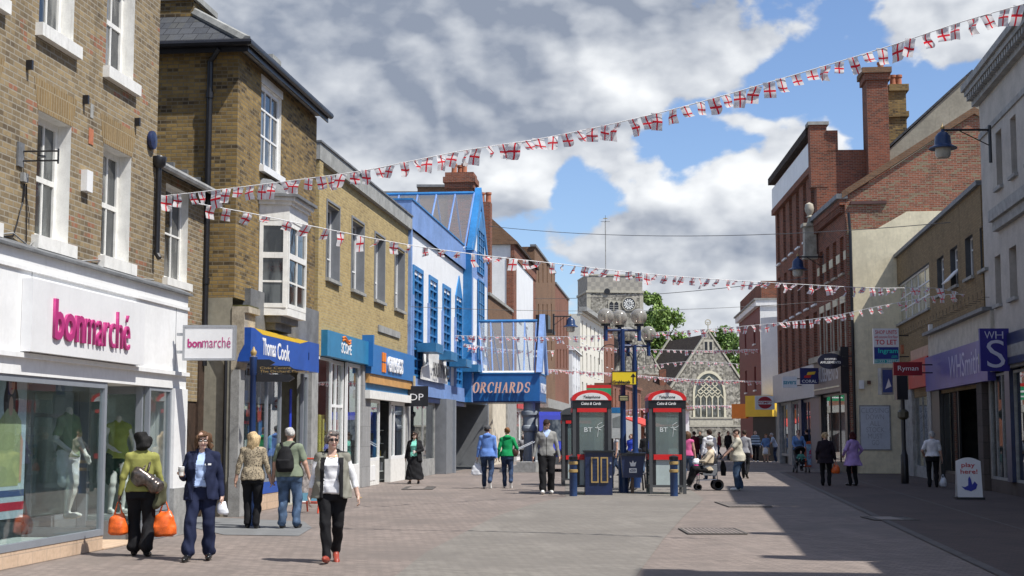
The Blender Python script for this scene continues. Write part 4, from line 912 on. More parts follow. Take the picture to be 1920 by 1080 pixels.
# ================================================================== RIGHT SIDE
# tan brick building with the stationer's and bookshop
F = Fac(RLN.col(1676), RLN.col(1853), 'tan_building', 'flat roofed tan brick building with a wide WHSmith fascia, on the right')
o = F.o; Ln = F.len; zt = (F.z(1667, 497) + F.z(1850, 335)) / 2
Hh = [F.rect(x0, x1, a, c) for x0, x1, a, c in ((1757, 1770, 480, 542), (1782, 1796, 462, 540), (1810, 1825, 443, 522), (1838, 1851, 424, 512))]
za = sum(h[2] for h in Hh) / 4; zc = sum(h[3] for h in Hh) / 4; Hh = [(h[0], h[1], za, zc) for h in Hh]
rb = F.rect(1674, 1744, 538, 620); Hh.append((.25, rb[1], za - .25, zc + .1)); 
b = MB(); b.wall(-.0, Ln, 2.9, zt, Hh, TANB, rev=.16, rm=DGREY); shell(b, 0, Ln, 0, 11, 0, zt, TANB); b.build('wall', o)
b = MB(); b.box(-.05, Ln, -.12, 11, zt, zt + .14, LEAD); b.build('coping', o)
for h in Hh[:4]: win(o, h, v=.16, cols=(.5,), rows=(.72,), fw=.05, bw=.045, fm=WHITE, pm=PANE, sm=CONC)
h = Hh[4]; win(o, h, v=.10, cols=tuple(i / 6 for i in range(1, 6)), rows=(.33, .66), fw=.06, bw=.05, fm=WHITE, pm=darkpane('bright_glass', (.25, .25, .2), (.5, .48, .38), rough=.1), sm=CONC)
# open casement
h = Hh[1]; b = MB(); hz_ = h[2] + .05; b.prism([(h[0] + .05, .1, hz_ + .45), (h[1] - .05, .1, hz_ + .45), (h[1] - .05, -.28, hz_ + .05), (h[0] + .05, -.28, hz_ + .05)], (0, -.02, .03), WHITE); b.build('open_casement', o)
zr0, zr1 = (F.z(1703, 733) + F.z(1738, 718)) / 2 - .05, F.z(1722, 680)
uW = F.u(1739, 700, -.15); uR0 = F.u(1703, 700, -.15)
b = MB(); b.box(uR0, uW - .02, -.15, -.001, zr0, zr1 + .1, RED); b.box(uR0, uW - .02, -.05, -.001, zr1 + .1, zr1 + .5, M('peach_paint', (.45, .28, .20), .6)); fs = b.build('shop_fascia', o)
text('Ryman', uR0 + (uW - uR0) * .15, uR0 + (uW - uR0) * .8, zr0 + .4, zr0 + .85, -.152, M('dull_letters', (.5, .3, .28), .5, var=0), fs)
WHB = M('bookshop_violet', (.055, .05, .28), .35, var=.1); WHG = M('violet_letters', (.42, .42, .58), .4, var=0)
zw0, zw1 = (F.z(1740, 732, -.22) + F.z(1850, 709, -.22)) / 2 - .05, (F.z(1740, 670, -.22) + F.z(1837, 637, -.22)) / 2
b = MB(); b.box(uW, Ln + 1.3, -.22, -.001, zw0, zw1, WHB); fs = b.build('shop_fascia', o)
b = MB(); b.box(uW, Ln + 1.3, -.1, -.001, zw1 + .001, zw1 + .75, M('fascia_cream', (.45, .42, .36), .7, var=.12, grime=.3)); b.box(uW, Ln + 1.3, -.3, -.001, zw1 + .75, zw1 + .85, LEAD); b.build('fascia_hood', o)
text('WHSmith', F.u(1779, 680, -.22), F.u(1836, 680, -.22), zw0 + .25, zw1 - .2, -.222, WHG, fs, bold=-.01)
ud = [F.u(x, 800) for x in (1703, 1716, 1745, 1752, 1768, 1795, 1843, 1856)]
shopwin(o, F.u(1716, 800), F.u(1745, 800), .35, zr0 - .1, .0, mull=((ud[1] + ud[2]) / 2,), fw=.06, fm=STONEG)
b = MB(); b.box(ud[1], ud[2], 0, .2, 0, .349, STONEG); b.box(ud[0], ud[1], -.1, .2, 0, zr0 - .01, STONEG); b.box(0, ud[0] - .3, .0, .25, .0, 2.9, NAVY); b.box(ud[2], ud[3], -.1, .2, 0, zr0, STONEG); b.box(ud[3], ud[4] - .1, -.08, .6, 0, zw0, BLACK); b.build('shopfront_piers', o)
shopwin(o, ud[4] - .1, ud[5], .3, zw0 - .02, .05, fw=.09, fm=BLACK); shopwin(o, ud[5], ud[6], .02, zw0 - .02, .9, mull=((ud[5] + ud[6]) / 2,), fw=.12, fm=BLACK, name='shop_door')
b = MB(); b.box(ud[6], Ln + .02, -.15, .9, 0, zw0, DARKTILE); b.box(ud[4] - .1, ud[5], .04, .2, 0, .299, DARKTILE); b.build('tiled_pier', o)
room(o, ud[3], Ln - .1, .01, zw0, .95, 5, seed=31, vs=2.0, zmax=2.0); room(o, ud[0], ud[2], .01, zr0, .3, 3, seed=32, vs=.9)
for k in range(15):
    pass
onwall('alarm_box', 1748, 620, .25, .42, .12, WHITE, F, 0); onwall('meter_box', 1694, 655, .2, .35, .1, TERRA, F, 0)
b = MB()
for i in range(26):
    u = F.u(1700, 600) + i * (Ln - 3) / 26; z = zw1 + 1.15; b.tube([(u, -.02, z), (u, -.22, z), (u, -.22, z + .18)], .008, BLACK, 4)
b.build('bird_spikes', o)
# projecting signs on this block
def psign(label, px0, px1, yt, yb, Y, m, name='projecting_sign', arms=1, th=.1):
    e = empty(name, (0, 0, 0), 0, label, 'sign'); c0 = at(px0, yb, Y); c1 = at(px1, yt, Y); e.location = (c0.x, Y, c0.z); W, H = c1.x - c0.x, c1.z - c0.z
    b = MB(); b.box(0, W, -th / 2, th / 2, 0, H, m); pn = b.build('sign_panel', e, bevel=.01)
    if arms:
        b = MB()
        for t in (.2, .8): b.box(W if arms > 0 else -.35, W + .35 if arms > 0 else 0, -.02, .02, H * t - .02, H * t + .02, BLACK)
        b.build('bracket', e)
    return e, W, H, pn
e, W, H, pn = psign('tall violet projecting sign with large pale letters WH over S at the right', 1838, 1890, 616, 696, 36.4, M('deep_violet', (.03, .025, .22), .4, var=.05))
PALE = M('pale_letters', (.55, .55, .68), .4, var=0)
text('W', W * .16, W * .50, H * .76, H * .93, -.052, PALE, pn, bold=-.02, depth=.01); text('H', W * .53, W * .80, H * .76, H * .93, -.052, PALE, pn, bold=-.02, depth=.01); text('S', W * .22, W * .84, H * .08, H * .73, -.052, PALE, pn, bold=-.01, depth=.01)
e, W, H, pn = psign('small red projecting sign reading Ryman in white, on the right', 1675, 1728, 679, 704, 47.5, M('deep_red', (.28, .015, .02), .4))
text('Ryman', W * .15, W * .86, H * .25, H * .72, -.052, TXTW, pn, bold=-.01, depth=.01)
e, W, H, pn = psign('white and blue TO LET board of an agent fixed beside the cream wall', 1638, 1684, 616, 682, 50.0, SIGNW, name='letting_board')
b = MB(); b.box(.02, W - .02, -.056, -.051, H * .13, H * .47, M('board_blue', (.02, .04, .22), .4)); b.box(.02, W - .02, -.056, -.051, .02, H * .12, M('board_teal', (.02, .35, .33), .4)); b.build('colour_band', pn)
RT = M('red_letters', (.55, .02, .04), .4, var=0); TT = M('teal_letters', (.03, .6, .5), .4, var=0)
text('SHOP UNITS', W * .08, W * .92, H * .84, H * .95, -.052, RT, pn); text('with extensive First Floor', W * .04, W * .96, H * .72, H * .80, -.052, RT, pn, bold=-.01); text('TO LET', W * .08, W * .92, H * .54, H * .68, -.052, RT, pn, bold=.03)
text('Ingram', W * .18, W * .95, H * .26, H * .43, -.058, TT, pn, bold=.03); text('.com', W * .68, W * .92, H * .16, H * .23, -.058, TT, pn); text('01322 288254', W * .04, W * .96, H * .03, H * .10, -.058, TXTW, pn)
# pale stucco building at the right edge
F = Fac(RLN.col(1856), RLN.atY(28.5), 'stucco_building', 'tall pale stucco building with a heavy bracketed cornice at the right edge')
o = F.o; Ln = F.len; PST = M('pale_stucco', (.44, .41, .37), .85, var=.1, scale=1.5, grime=.45); zc = (F.z(1842, 185) + F.z(1900, 108)) / 2
Hh = [F.rect(1868, 1879, 245, 360), F.rect(1895, 1906, 215, 320), F.rect(1866, 1877, 475, 570), F.rect(1893, 1907, 465, 560)]
t1 = (Hh[0][2] + Hh[1][2]) / 2, (Hh[0][3] + Hh[1][3]) / 2; t2 = (Hh[2][2] + Hh[3][2]) / 2, (Hh[2][3] + Hh[3][3]) / 2
Hh = [(Hh[0][0], Hh[0][1], *t1), (Hh[1][0], Hh[1][1], *t1), (Hh[2][0], Hh[2][1], *t2), (Hh[3][0], Hh[3][1], *t2)]
d = Hh[1][0] - Hh[0][0]
for k in (2, 3): Hh += [(Hh[0][0] + d * k, Hh[0][1] + d * k, *t1), (Hh[0][0] + d * k, Hh[0][1] + d * k, *t2)]
Hh = [h for h in Hh if h[1] < Ln - .2]
b = MB(); b.wall(0, Ln, 3.3, zc, Hh, PST, rev=.2, rm=PST); shell(b, 0, Ln, 0, 12, 0, zc, PST); b.build('wall', o)
b = MB(); b.box(-.2, Ln, -.46, 12, zc + .28, zc + .46, STONEG); b.box(-.14, Ln, -.38, 12, zc + .14, zc + .279, STONEG); b.box(-.15, Ln, -.18, .0, zc - .15, zc + .119, STONEG); b.box(-.03, Ln, -.05, 0, zc - 1.15, zc - 1.0, STONEG)
for i in range(int(Ln / .28)): b.box(i * .28, i * .28 + .14, -.34, -.18, zc - .02, zc + .135, STONEG)
b.build('cornice', o)
b = MB(); b.box(2.5, 4.5, 1, 3, zc + .5, zc + 1.5, MOSS); b.build('chimney', o)
for h in Hh: win(o, h, v=.2, cols=(.5,), rows=(.5,), fw=.05, fm=STONEG, pm=PANE, sm=STONEG)
for zz in (t1[0] - .9, 3.5): b = MB(); b.box(2.0 if zz > 4 else 0, Ln, -.25, 0, zz, zz + .3, STONEG); b.box(2.0 if zz > 4 else 0, Ln, -.15, 0, zz - .25, zz - .002, STONEG); b.build('string_course', o)
shopwin(o, .15, 2.6, .35, 3.2, .0, mull=(.9, 1.7), fw=.07, fm=STONEG); shopwin(o, 3.2, 5.8, .35, 3.2, .0, mull=(4.5,), fw=.07, fm=STONEG); b = MB(); b.box(0, Ln, 0, .2, 0, .349, DARKTILE); b.box(2.6, 3.2, -.1, .2, .35, 3.3, NAVY); b.box(2.6, Ln, -.25, -.001, 3.32, 4.1, NAVY); b.build('shopfront_piers', o)
room(o, .1, 6, .01, 3.2, .3, 4, seed=41, vs=1.0, sm=(0, 0, 7, 2, 1))
# near right buildings, out of the frame, whose shade falls on the street
def plain(name, label, Y0, Y1, h, m, off=0., piers=False):
    A = RLN.atY(Y1); B = RLN.atY(Y0); A.x += off; B.x += off
    F = Fac(A, B, name, label); b = MB(); Ln = F.len; n = max(2, int(Ln / 2.6)); Hh = []
    for i in range(n):
        for z in (4.4, 7.6): 
            if z + 2 < h: Hh.append((Ln * (i + .5) / n - .5, Ln * (i + .5) / n + .5, z, z + 1.8))
    b.wall(0, Ln, 0, h, [(*q[:2], q[2], q[3]) for q in Hh], m, rev=.15); shell(b, 0, Ln, 0, 11, 0, h, m); b.box(-.1, Ln + .1, -.3, .2, h, h + .3, STONEG); b.build('wall', F.o)
    if piers:
        for yy in (19.4, 14.95): u = (Y1 - yy) / (Y1 - Y0) * Ln; p = MB(); p.box(u - .22, u + .22, -.25, .3, h + .3, h + 1.35, BROWNB); p.build('chimney', F.o)
    for q in Hh: win(F.o, q, v=.15, fm=WHITE, pm=PANE)
    return F
plain('side_building', 'cream fronted shop building just outside the right of the picture', 14.9, 28.3, 10.5, PST, piers=True)
plain('side_building', 'red brick building standing nearer than the cream one outside the right edge', 9.5, 12.3, 14.0, REDB)
plain('side_building', 'lower rendered building between the two outside the right edge', 12.35, 14.85, 9.3, CREAM)
# gable building: cream wall and patched red brick gable, facing the camera
YG = 57.8
gx0 = at(1601, 700, YG).x; 
A = Vector((gx0 - .02, YG, 0)); B = Vector((gx0 - .02 + 9.9, YG - 1.2, 0))
F = Fac(A, B, 'gable_building', 'old red brick building whose patched gable rises over a cream painted flank wall')
o = F.o; zEv = F.z(1592, 372); zA = F.z(1826, 214); uA = F.u(1826, 214); Ln = uA * 2; zCr = F.z(1601, 431); zCr2 = F.z(1700, 397); uCr = F.u(1700, 397)
b = MB()
b.face([(-.15, 0, 0), (Ln, 0, 0), (Ln, 0, zEv), (uA, 0, zA), (-.15, 0, zEv)], REDG); b.build('gable_wall', o)
b = MB(); b.prism([(0, -.06, 0), (Ln, -.06, 0), (Ln, -.06, zCr2), (uCr, -.06, zCr2), (uCr * .45, -.06, zCr), (0, -.06, zCr)], (0, .055, 0), CREAM); b.build('cream_wall', o)
b = MB(); 
for s_, (p, q) in enumerate((((-.3, zEv), (uA, zA)), ((uA, zA), (Ln, zEv)))):
    b.prism([(p[0], -.12, p[1]), (q[0], -.12, q[1]), (q[0], -.12, q[1] + .28), (p[0], -.12, p[1] + .28)], (0, .35, 0), BROWNB)
b.build('gable_coping', o)
b = MB(); b.box(uCr * .02, F.u(1662, 380), -.1, -.001, F.z(1620, 383), F.z(1620, 383) + .12, M('rust', (.10, .05, .045), .8)); b.build('old_beam', o)
b = MB(); b.tube([(0, -.1, .0), (0, -.1, zEv - 1.5), (-.05, -.1, zEv - .6)], .06, BLACK, 8); b.build('downpipe', o)
rr = F.rect(1614, 1668, 762, 842, -.08); b = MB(); b.box(rr[0] - .05, rr[1] + .05, -.09, -.061, rr[2] - .05, rr[3] + .05, STONEG); b.box(rr[0], rr[1], -.10, -.09, rr[2], rr[3], M('notice_board', (.50, .53, .58), .5, var=.06)); nb = b.build('notice_board', o)
GL = M('pencil_letters', (.25, .26, .3), .6, var=0)
for i, tx in enumerate(('CLOSING', 'DOWN', 'ALL', 'STOCK', 'MUST', 'GO')):
    hh_ = (rr[3] - rr[2]); z1 = rr[3] - hh_ * (.04 + i * .15); w_ = (rr[1] - rr[0]) * (.95, .62, .36, .62, .5, .25)[i]; uc = (rr[0] + rr[1]) / 2
    text(tx, uc - w_ / 2, uc + w_ / 2, z1 - hh_ * .115, z1, -.101, GL, nb, bold=-.03, depth=.003)
onwall('alarm_box', 1615, 721, .20, .34, .1, WHITE, F, -.06); onwall('bell', 1629, 717, .14, .14, .08, M('bell_brown', (.12, .06, .04), .6), F, -.06)
# body behind the gable and second higher rendered gable
b = MB(); b.prism([(-.15, .01, 0), (Ln, .01, 0), (Ln, .01, zEv), (uA, .01, zA - .02), (-.15, .01, zEv)], (0, 7.5, 0), REDB); b.build('rear_walls', o)
Yg2 = YG + 6.4
A = Vector((at(1660, 300, Yg2).x - 3, Yg2, 0)); B = A + Vector((16, -1.6, 0))
F2 = Fac(A, B, 'rendered_gable', 'large grey cement rendered gable with a tall red chimney standing behind the brick gable')
u0, z0 = F2.L(1662, 285); ua, za_ = F2.L(1822, 136); ux = ua * 2 - u0
b = MB(); b.prism([(u0, 0, 0), (ux, 0, 0), (ux, 0, z0), (ua, 0, za_), (u0, 0, z0)], (0, 8, 0), RENDER); b.build('gable_wall', F2.o)
b = MB()
b.prism([(u0 - .1, -.1, z0), (ua, -.1, za_), (ua, -.1, za_ + .12), (u0 - .1, -.1, z0 + .12)], (0, 8.2, 0), SLATE); b.prism([(ua, -.1, za_), (ux + .1, -.1, z0), (ux + .1, -.1, z0 + .12), (ua, -.1, za_ + .12)], (0, 8.2, 0), SLATE); b.build('roof', F2.o)
c0, zt1 = F2.L(1621, 135); c1, _ = F2.L(1661, 135); c2, zt2 = F2.L(1706, 150)
b = MB(); b.box(c0, c1, -.5, .9, 6, zt1 - .5, REDB); b.box(c0 - .1, c1 + .1, -.6, 1, zt1 - .5, zt1 - .2, REDB); b.box(c0 - .2, c1 + .15, -.7, 1.1, zt1 - .2, zt1 + .05, BROWNB); ch = b.build('chimney', F2.o)
b = MB(); b.box(c1 + .02, c2 - .12, .4, 1.7, 6, zt2 - .4, STOCK2); b.box(c1 + .02, c2 - .02, .3, 1.8, zt2 - 1.6, zt2 - 1.35, STOCK2); b.box(c1 + .16, c2, .28, 1.85, zt2 - .4, zt2 - .1, STOCK2); ch2 = b.build('chimney', F2.o)
pots(ch, [(c1 - .15, .5, zt1 + .05)], .17, .5); pots(ch2, [(c1 + .45, .9, zt2 - .1), (c2 - .35, .9, zt2 - .1)], .17, .55)
# --- red brick fronts beyond
def RB(px, Yr=None): return LRB.col(px)
LRB = Line(gx0 - .048 * YG - .25, .048)
A, B = LRB.col(1540), Vector((gx0 - .2, YG + .02, 0))
F = Fac(A, B, 'brick_shop', 'two storey red brick front with cream lintel bands above the arcade of amusements'); o = F.o; Ln = F.len
zt = (F.z(1538, 412) + F.z(1592, 366)) / 2
Hh = []
for j, (yt, yb) in enumerate(((452, 520), (575, 660))):
    zt_, zb_ = [], []
    zz = sorted((F.z(1568, yt), F.z(1568, yb)))
    for i in range(4): u = Ln * (i + .5) / 4 * .98 + .1; Hh.append((u - .42, u + .42, *zz))
b = MB(); b.wall(0, Ln, 4.2, zt, Hh, REDB, rev=.2); shell(b, 0, Ln, 0, 10, 0, zt, REDB); b.box(0, Ln, -.02, .0, Hh[4][2] - .6, Hh[4][3] + .5, STONE) if 0 else None; b.build('wall', o)
b = MB(); b.box(-.05, Ln + .1, -.35, .1, zt, zt + .2, LEAD); b.box(-.02, Ln + .05, -.22, 0, zt - .25, zt - .001, REDB)
for i in range(24): b.box(Ln * i / 24, Ln * i / 24 + .15, -.2, -.001, zt - .55, zt - .26, REDB)
b.build('eaves', o)
for h in Hh:
    win(o, h, v=.2, cols=(), rows=(.5,), fw=.07, fm=WHITEG, pm=PANE, sm=STONE)
b = MB()
for a in (Hh[0][3] - 1.0,): 
    us_ = [0] + [x for h in Hh[:4] for x in (h[0], h[1])] + [Ln]
    for i in range(0, len(us_), 2): b.box(us_[i] + .01, us_[i + 1] - .01, -.03, -.001, a, a + .35, CREAM)
for h in Hh[4:]: b.box(h[0] - .12, h[0] - .01, -.04, -.001, h[2], h[3], STONE); b.box(h[1] + .01, h[1] + .12, -.04, -.001, h[2], h[3], STONE); b.box(h[0] - .12, h[1] + .12, -.04, -.001, h[3] + .01, h[3] + .3, CREAM)
b.build('stone_bands', o)
fz0, fz1 = (F.z(1537, 735, -.3) + F.z(1590, 726, -.3)) / 2 - .1, F.z(1565, 672, -.3)
BR = M('taupe_fascia', (.16, .13, .115), .5, var=.1)
b = MB(); b.box(.1, Ln - .35, -.3, -.001, fz0, fz1, BR); fs = b.build('shop_fascia', o); b = MB(); b.box(.0, Ln - .3, -.5, 0, fz1 + .001, fz1 + .25, STONE); b.box(Ln - .24, Ln + .02, -.32, .0, fz0 - .1, fz1 + .4, BLACK); b.box(.1, Ln - .35, -.33, -.301, fz0 + .18, fz0 + .24, CREAM); b.build('cornice', o)
text('AMUSEMENTS', .5, Ln - .7, fz0 + .5, fz0 + 1.15, -.302, M('silver_letters', (.45, .45, .47), .4, var=0), fs, bold=.02)
shopwin(o, .6, Ln - .5, .3, fz0 - .02, .0, mull=(Ln * .36, Ln * .66), fw=.1, fm=BLACK); b = MB(); b.box(0, .6, -.1, .3, 0, fz0, BLACK); b.box(Ln - .5, Ln - .01, -.1, .3, 0, fz0, BLACK); b.box(.6, Ln - .5, 0, .2, 0, .299, BLACK); b.build('shopfront_piers', o)
room(o, .5, Ln - .5, .01, fz0, .3, 4, seed=51, vs=1.5, sm=(2, 3, 4, 1, 6, 6))
A, B = LRB.col(1461), LRB.col(1541)
F = Fac(A, B, 'red_brick_block', 'tall dark red brick building with a long white painted band under its parapet'); o = F.o; Ln = F.len
zt = (F.z(1461, 330) + F.z(1541, 232)) / 2; Hh = []
for j, (yt, yb) in enumerate(((352, 465), (490, 590), (600, 715))):
    zz = sorted((F.z(1500, yt), F.z(1500, yb)))
    for i in range(6): u = Ln * (i + .5) / 6; Hh.append((u - .5, u + .5, zz[0] + .1, zz[1] - .25 * 0))
b = MB(); b.wall(0, Ln, 4.0, zt - .1, Hh, REDB, rev=.22, rm=REDB); shell(b, 0, Ln, 0, 5.2, 0, zt - .9, REDB); b.box(Ln - .4, Ln, 0, 1.0, zt - 1, zt + .0, REDB); b.box(Ln - .6, Ln + .02, -.25, .5, zt - 2.6, zt + .25, REDB); b.build('wall', o)
b = MB(); b.box(-.1, Ln - .6, -.35, .4, zt - .1, zt + .25, ROOFD); b.box(-.05, Ln - .6, -.2, -.001, zt - 1.8, zt - 1.5, REDB); b.box(Ln - .7, Ln + .1, -.35, .6, zt + .25, zt + .4, CONC); b.build('parapet', o)
b = MB(); b.box(0, Ln - .62, -.16, -.002, zt - 1.45, zt - .35, WHITE); b.build('white_band', o)
for h in Hh: win(o, h, v=.22, cols=(), rows=(.5,), fw=.1, fm=WHITE, pm=PANE, sm=WHITE)
fz1 = F.z(1500, 690, -.3); fz0 = F.z(1500, 748, -.3)
FW_ = M('white_fascia', (.45, .45, .45), .5, var=.06)
b = MB(); b.box(0, Ln, -.3, -.001, fz0, fz1, FW_); b.build('shop_fascia', o)
for a in (.06, .36, .62): shopwin(o, Ln * a, Ln * (a + .2), .4, fz0 - .02, .0, mull=(Ln * (a + .1),), fw=.14, fm=STONEG if a < .5 else NAVY)
b = MB(); b.box(0, Ln, .25, .3, 0, fz0, DARKROOM); b.box(0, Ln * .06, -.1, .2, 0, fz0, STONEG); b.box(Ln * .82, Ln, -.1, .2, 0, fz0, NAVY); b.box(Ln * .56, Ln * .62, -.1, .2, 0, fz0, NAVY); b.box(Ln * .26, Ln * .36, -.05, .2, 0, fz0, STONEG); b.build('shopfront_piers', o)
# stone finial between the two fronts
DRSS = M('weathered_stone', (.40, .37, .30), .9, var=.2, grime=.5)
fn = empty('stone_finial', Vector((LRB.col(1541).x - .35, LRB.col(1541).y, 0)), 0, 'cream stone console with ball finial between the two red brick fronts', 'ornament')
b = MB(); zf = at(1533, 440, LRB.col(1541).y).z; b.box(-.32, .32, -.2, .4, zf - .9, zf + .35, DRSS); b.box(-.42, .42, -.3, .5, zf + .351, zf + .5, DRSS); b.box(-.38, .38, -.26, .46, zf - 1.1, zf - .901, DRSS); b.lathe([(.2, .5), (.12, .6), (.1, .75), (.2, .8), (.12, .88), (.24, 1.05), (.27, 1.2), (.22, 1.38), (0, 1.48)], DRSS, c=(0, 0, zf), seg=12); b.build('console', fn); fn.scale = (.8, .8, 1); fn.location.z = 0
# signs beyond
e, W, H, pn = psign('black oval projecting sign reading SHOPPERS AMUSEMENTS', 1533, 1580, 662, 692, 56.5, BLACK, arms=1)
bpy.data.objects.remove(pn); b = MB(); n = 32; P = [(W / 2 + W / 2 * math.cos(2 * math.pi * i / n), -.05, H / 2 + H / 2 * math.sin(2 * math.pi * i / n)) for i in range(n)]; b.prism(P, (0, .1, 0), M('oval_black', (.012, .014, .03), .3)); pn = b.build('sign_panel', e)
text('SHOPPERS', W * .27, W * .75, H * .56, H * .68, -.052, TXTW, pn); text('AMUSEMENTS', W * .1, W * .9, H * .34, H * .49, -.052, TXTW, pn, bold=.01)
e, W, H, pn = psign('dark blue square projecting sign reading CORAL with a red and yellow flag mark', 1500, 1534, 690, 720, 63, M('sign_navy', (.012, .015, .10), .4))
text('CORAL', W * .1, W * .9, H * .08, H * .26, -.052, TXTW, pn, bold=.01); b = MB(); b.prism([(W * .2, -.053, H * .38), (W * .55, -.053, H * .38), (W * .62, -.053, H * .58), (W * .25, -.053, H * .52)], (0, -.01, 0), RED); b.prism([(W * .35, -.054, H * .56), (W * .78, -.054, H * .6), (W * .84, -.054, H * .78), (W * .42, -.054, H * .74)], (0, -.012, 0), YEL); b.build('logo', pn)
e, W, H, pn = psign('white projecting sign reading savers in teal', 1467, 1494, 706, 727, 68, SIGNW)
text('savers', W * .06, W * .92, H * .3, H * .6, -.052, M('teal_dark', (.0, .25, .33), .4, var=0), pn, bold=.03)
e, W, H, pn = psign('white square sign with a red disc reading WIMPY', 1416, 1452, 742, 768, 78, SIGNW, arms=0)
b = MB(); b.prism([(W / 2 + W * .37 * math.cos(t * .2618), -.052, H / 2 + W * .37 * .84 * math.sin(t * .2618)) for t in range(24)], (0, -.01, 0), M('disc_red', (.35, .01, .02), .4)); b.box(W * .1, W * .9, -.066, -.063, H * .38, H * .62, SIGNW); b.build('disc', pn)
text('WIMPY', W * .12, W * .88, H * .42, H * .58, -.067, M('disc_red', (.35, .01, .02), .4), pn, bold=.03, depth=.005)
# burger bar and the red corner building
A, B = Vector((at(1387, 700, 100).x, 100, 0)), Vector((at(1427, 700, 86).x, 86, 0))
F = Fac(A, B, 'corner_building', 'dark red corner building with white flank wall and cornice near the church'); o = F.o; Ln = F.len
zt = F.z(1405, 590); Hh = []
for yt, yb in ((610, 648), (690, 733)):
    for px in (1398, 1415): u = F.u(px, 650); Hh.append((u - .55, u + .55, F.z(1410, yb), F.z(1410, yt)))
DR = M('maroon_paint', (.16, .03, .025), .6, var=.15)
b = MB(); b.wall(0, Ln, 0, zt, Hh, DR, rev=.15); shell(b, 0, Ln, 0, 3.5, 0, zt, DR, skip='fr'); b.face([(Ln, 0, 0), (Ln + 0, 6, 0), (Ln, 6, zt), (Ln, 0, zt)], WHITE); b.box(-.1, Ln + .1, -.25, 6, zt, zt + .35, WHITE); b.box(0, Ln, .1, 6, zt + .35, zt + 1.5, REDB); b.box(-.2, Ln + .15, -.35, 6, zt + .35, zt + .45, CONC); b.build('wall', o)
for h in Hh: win(o, h, v=.15, cols=(), rows=(.5,), fw=.08, fm=WHITE, pm=PANE)
A, B = Vector((at(1428, 700, 84).x, 84, 0)), Vector((at(1463, 700, 83).x, 83, 0))
F = Fac(A, B, 'burger_bar', 'white walled burger bar with an orange yellow fascia beside the tall red brick block'); o = F.o; Ln = F.len; zt = F.z(1440, 595)
b = MB(); b.box(0, Ln, 0, 3, 0, zt, WHITE, skip='d'); b.build('wall', o)
b = MB(); z0, z1 = F.z(1430, 781, -.8), F.z(1430, 748, -.8); b.box(-.6, Ln + .0, -.8, -.001, z0, z1 + .2, YEL); b.box(-1.7, -.62, -.7, -.5, z0 - .1, z0 + .75, ORG); b.build('shop_fascia', o); b = MB(); b.box(-.3, Ln, -.5, .0, 0.01, z0 - .01, BLACK); b.build('dark_shopfront', o)
# ================================================================== church, trees, far buildings
def flint():
    m, t, b = newmat('flint'); uv = t.add('ShaderNodeUVMap').outputs[0]
    v = t.add('ShaderNodeTexVoronoi'); t.l.new(uv, v.inputs[0]); v.inputs['Scale'].default_value = 3.4
    v2 = t.add('ShaderNodeTexVoronoi', feature='DISTANCE_TO_EDGE'); t.l.new(uv, v2.inputs[0]); v2.inputs['Scale'].default_value = 3.4
    sp = t.add('ShaderNodeSeparateColor'); t.l.new(v.outputs['Color'], sp.inputs[0])
    c = t.mix(t.ramp(sp.outputs[0], .25, .8), (.11, .105, .09), (.42, .395, .335))
    c = t.mix(t.ramp(v2.outputs['Distance'], .0, .12), (.26, .24, .19), c)
    c = t.mix(t.ramp(t.noise(uv, .4, 4), .4, .7, 0, .4), c, (.15, .14, .12)); t.l.new(c, b.inputs['Base Color']); b.inputs['Roughness'].default_value = .9
    MATS['flint'] = m; return m
def chequer():
    m, t, b = newmat('chequer_flint'); uv = t.add('ShaderNodeUVMap').outputs[0]
    v = t.add('ShaderNodeTexChecker'); t.l.new(uv, v.inputs[0]); v.inputs['Scale'].default_value = 1.6; t.put(v.inputs[1], (.38, .355, .30)); t.put(v.inputs[2], (.26, .245, .215))
    c = t.mix(t.ramp(t.noise(uv, 2.2, 5, .7), .35, .7, 0, .8), v.outputs[0], (.30, .28, .24)); t.l.new(c, b.inputs['Base Color']); b.inputs['Roughness'].default_value = .9
    MATS['chequer'] = m; return m
FLINT = flint(); CHEQ = chequer(); DRESS = M('dressed_stone', (.42, .395, .32), .9, var=.12, grime=.3)
# tower
YT = 205
A = Vector((at(1101, 600, YT).x, YT, 0)); B = Vector((at(1207, 600, YT).x, YT + 1, 0))
F = Fac(A, B, 'church_tower', 'square flint church tower with a chequered parapet and a round clock', 'tower'); o = F.o; Ln = F.len
z1 = F.z(1150, 517); zl = F.z(1150, 547)
b = MB(); b.box(0, Ln, 0, Ln, 0, zl, FLINT); b.box(.05, Ln - .05, .05, Ln, zl, z1, CHEQ); b.box(-.15, Ln + .15, -.15, Ln + .1, zl - .15, zl + .15, DRESS); b.box(0, Ln, -.05, Ln + .05, z1, z1 + .2, DRESS)
b.box(-.05, .5, -.04, .3, 0, zl - .15, DRESS); b.box(Ln - .5, Ln + .05, -.04, .3, 0, zl - .15, DRESS); b.box(-.9, .0, .5, Ln * .8, 0, F.z(1095, 600), FLINT)
b.build('wall', o)
uc, zc = F.L(1179, 570); ck = MB(); FACE = M('clock_white', (.70, .70, .66), .5, var=.02)
def disc(b, r, y0, y1, m, c, n=28, r0=0):
    if r0 == 0: b.prism([(c[0] + r * math.cos(2 * math.pi * i / n), y1, c[1] + r * math.sin(2 * math.pi * i / n)) for i in range(n)], (0, y0 - y1, 0), m)
    else:
        for i in range(n):
            t0, t1 = 2 * math.pi * i / n, 2 * math.pi * (i + 1) / n
            P = [(c[0] + q * math.cos(t), y1, c[1] + q * math.sin(t)) for q, t in ((r0, t0), (r, t0), (r, t1), (r0, t1))]; b.prism(P, (0, y0 - y1, 0), m)
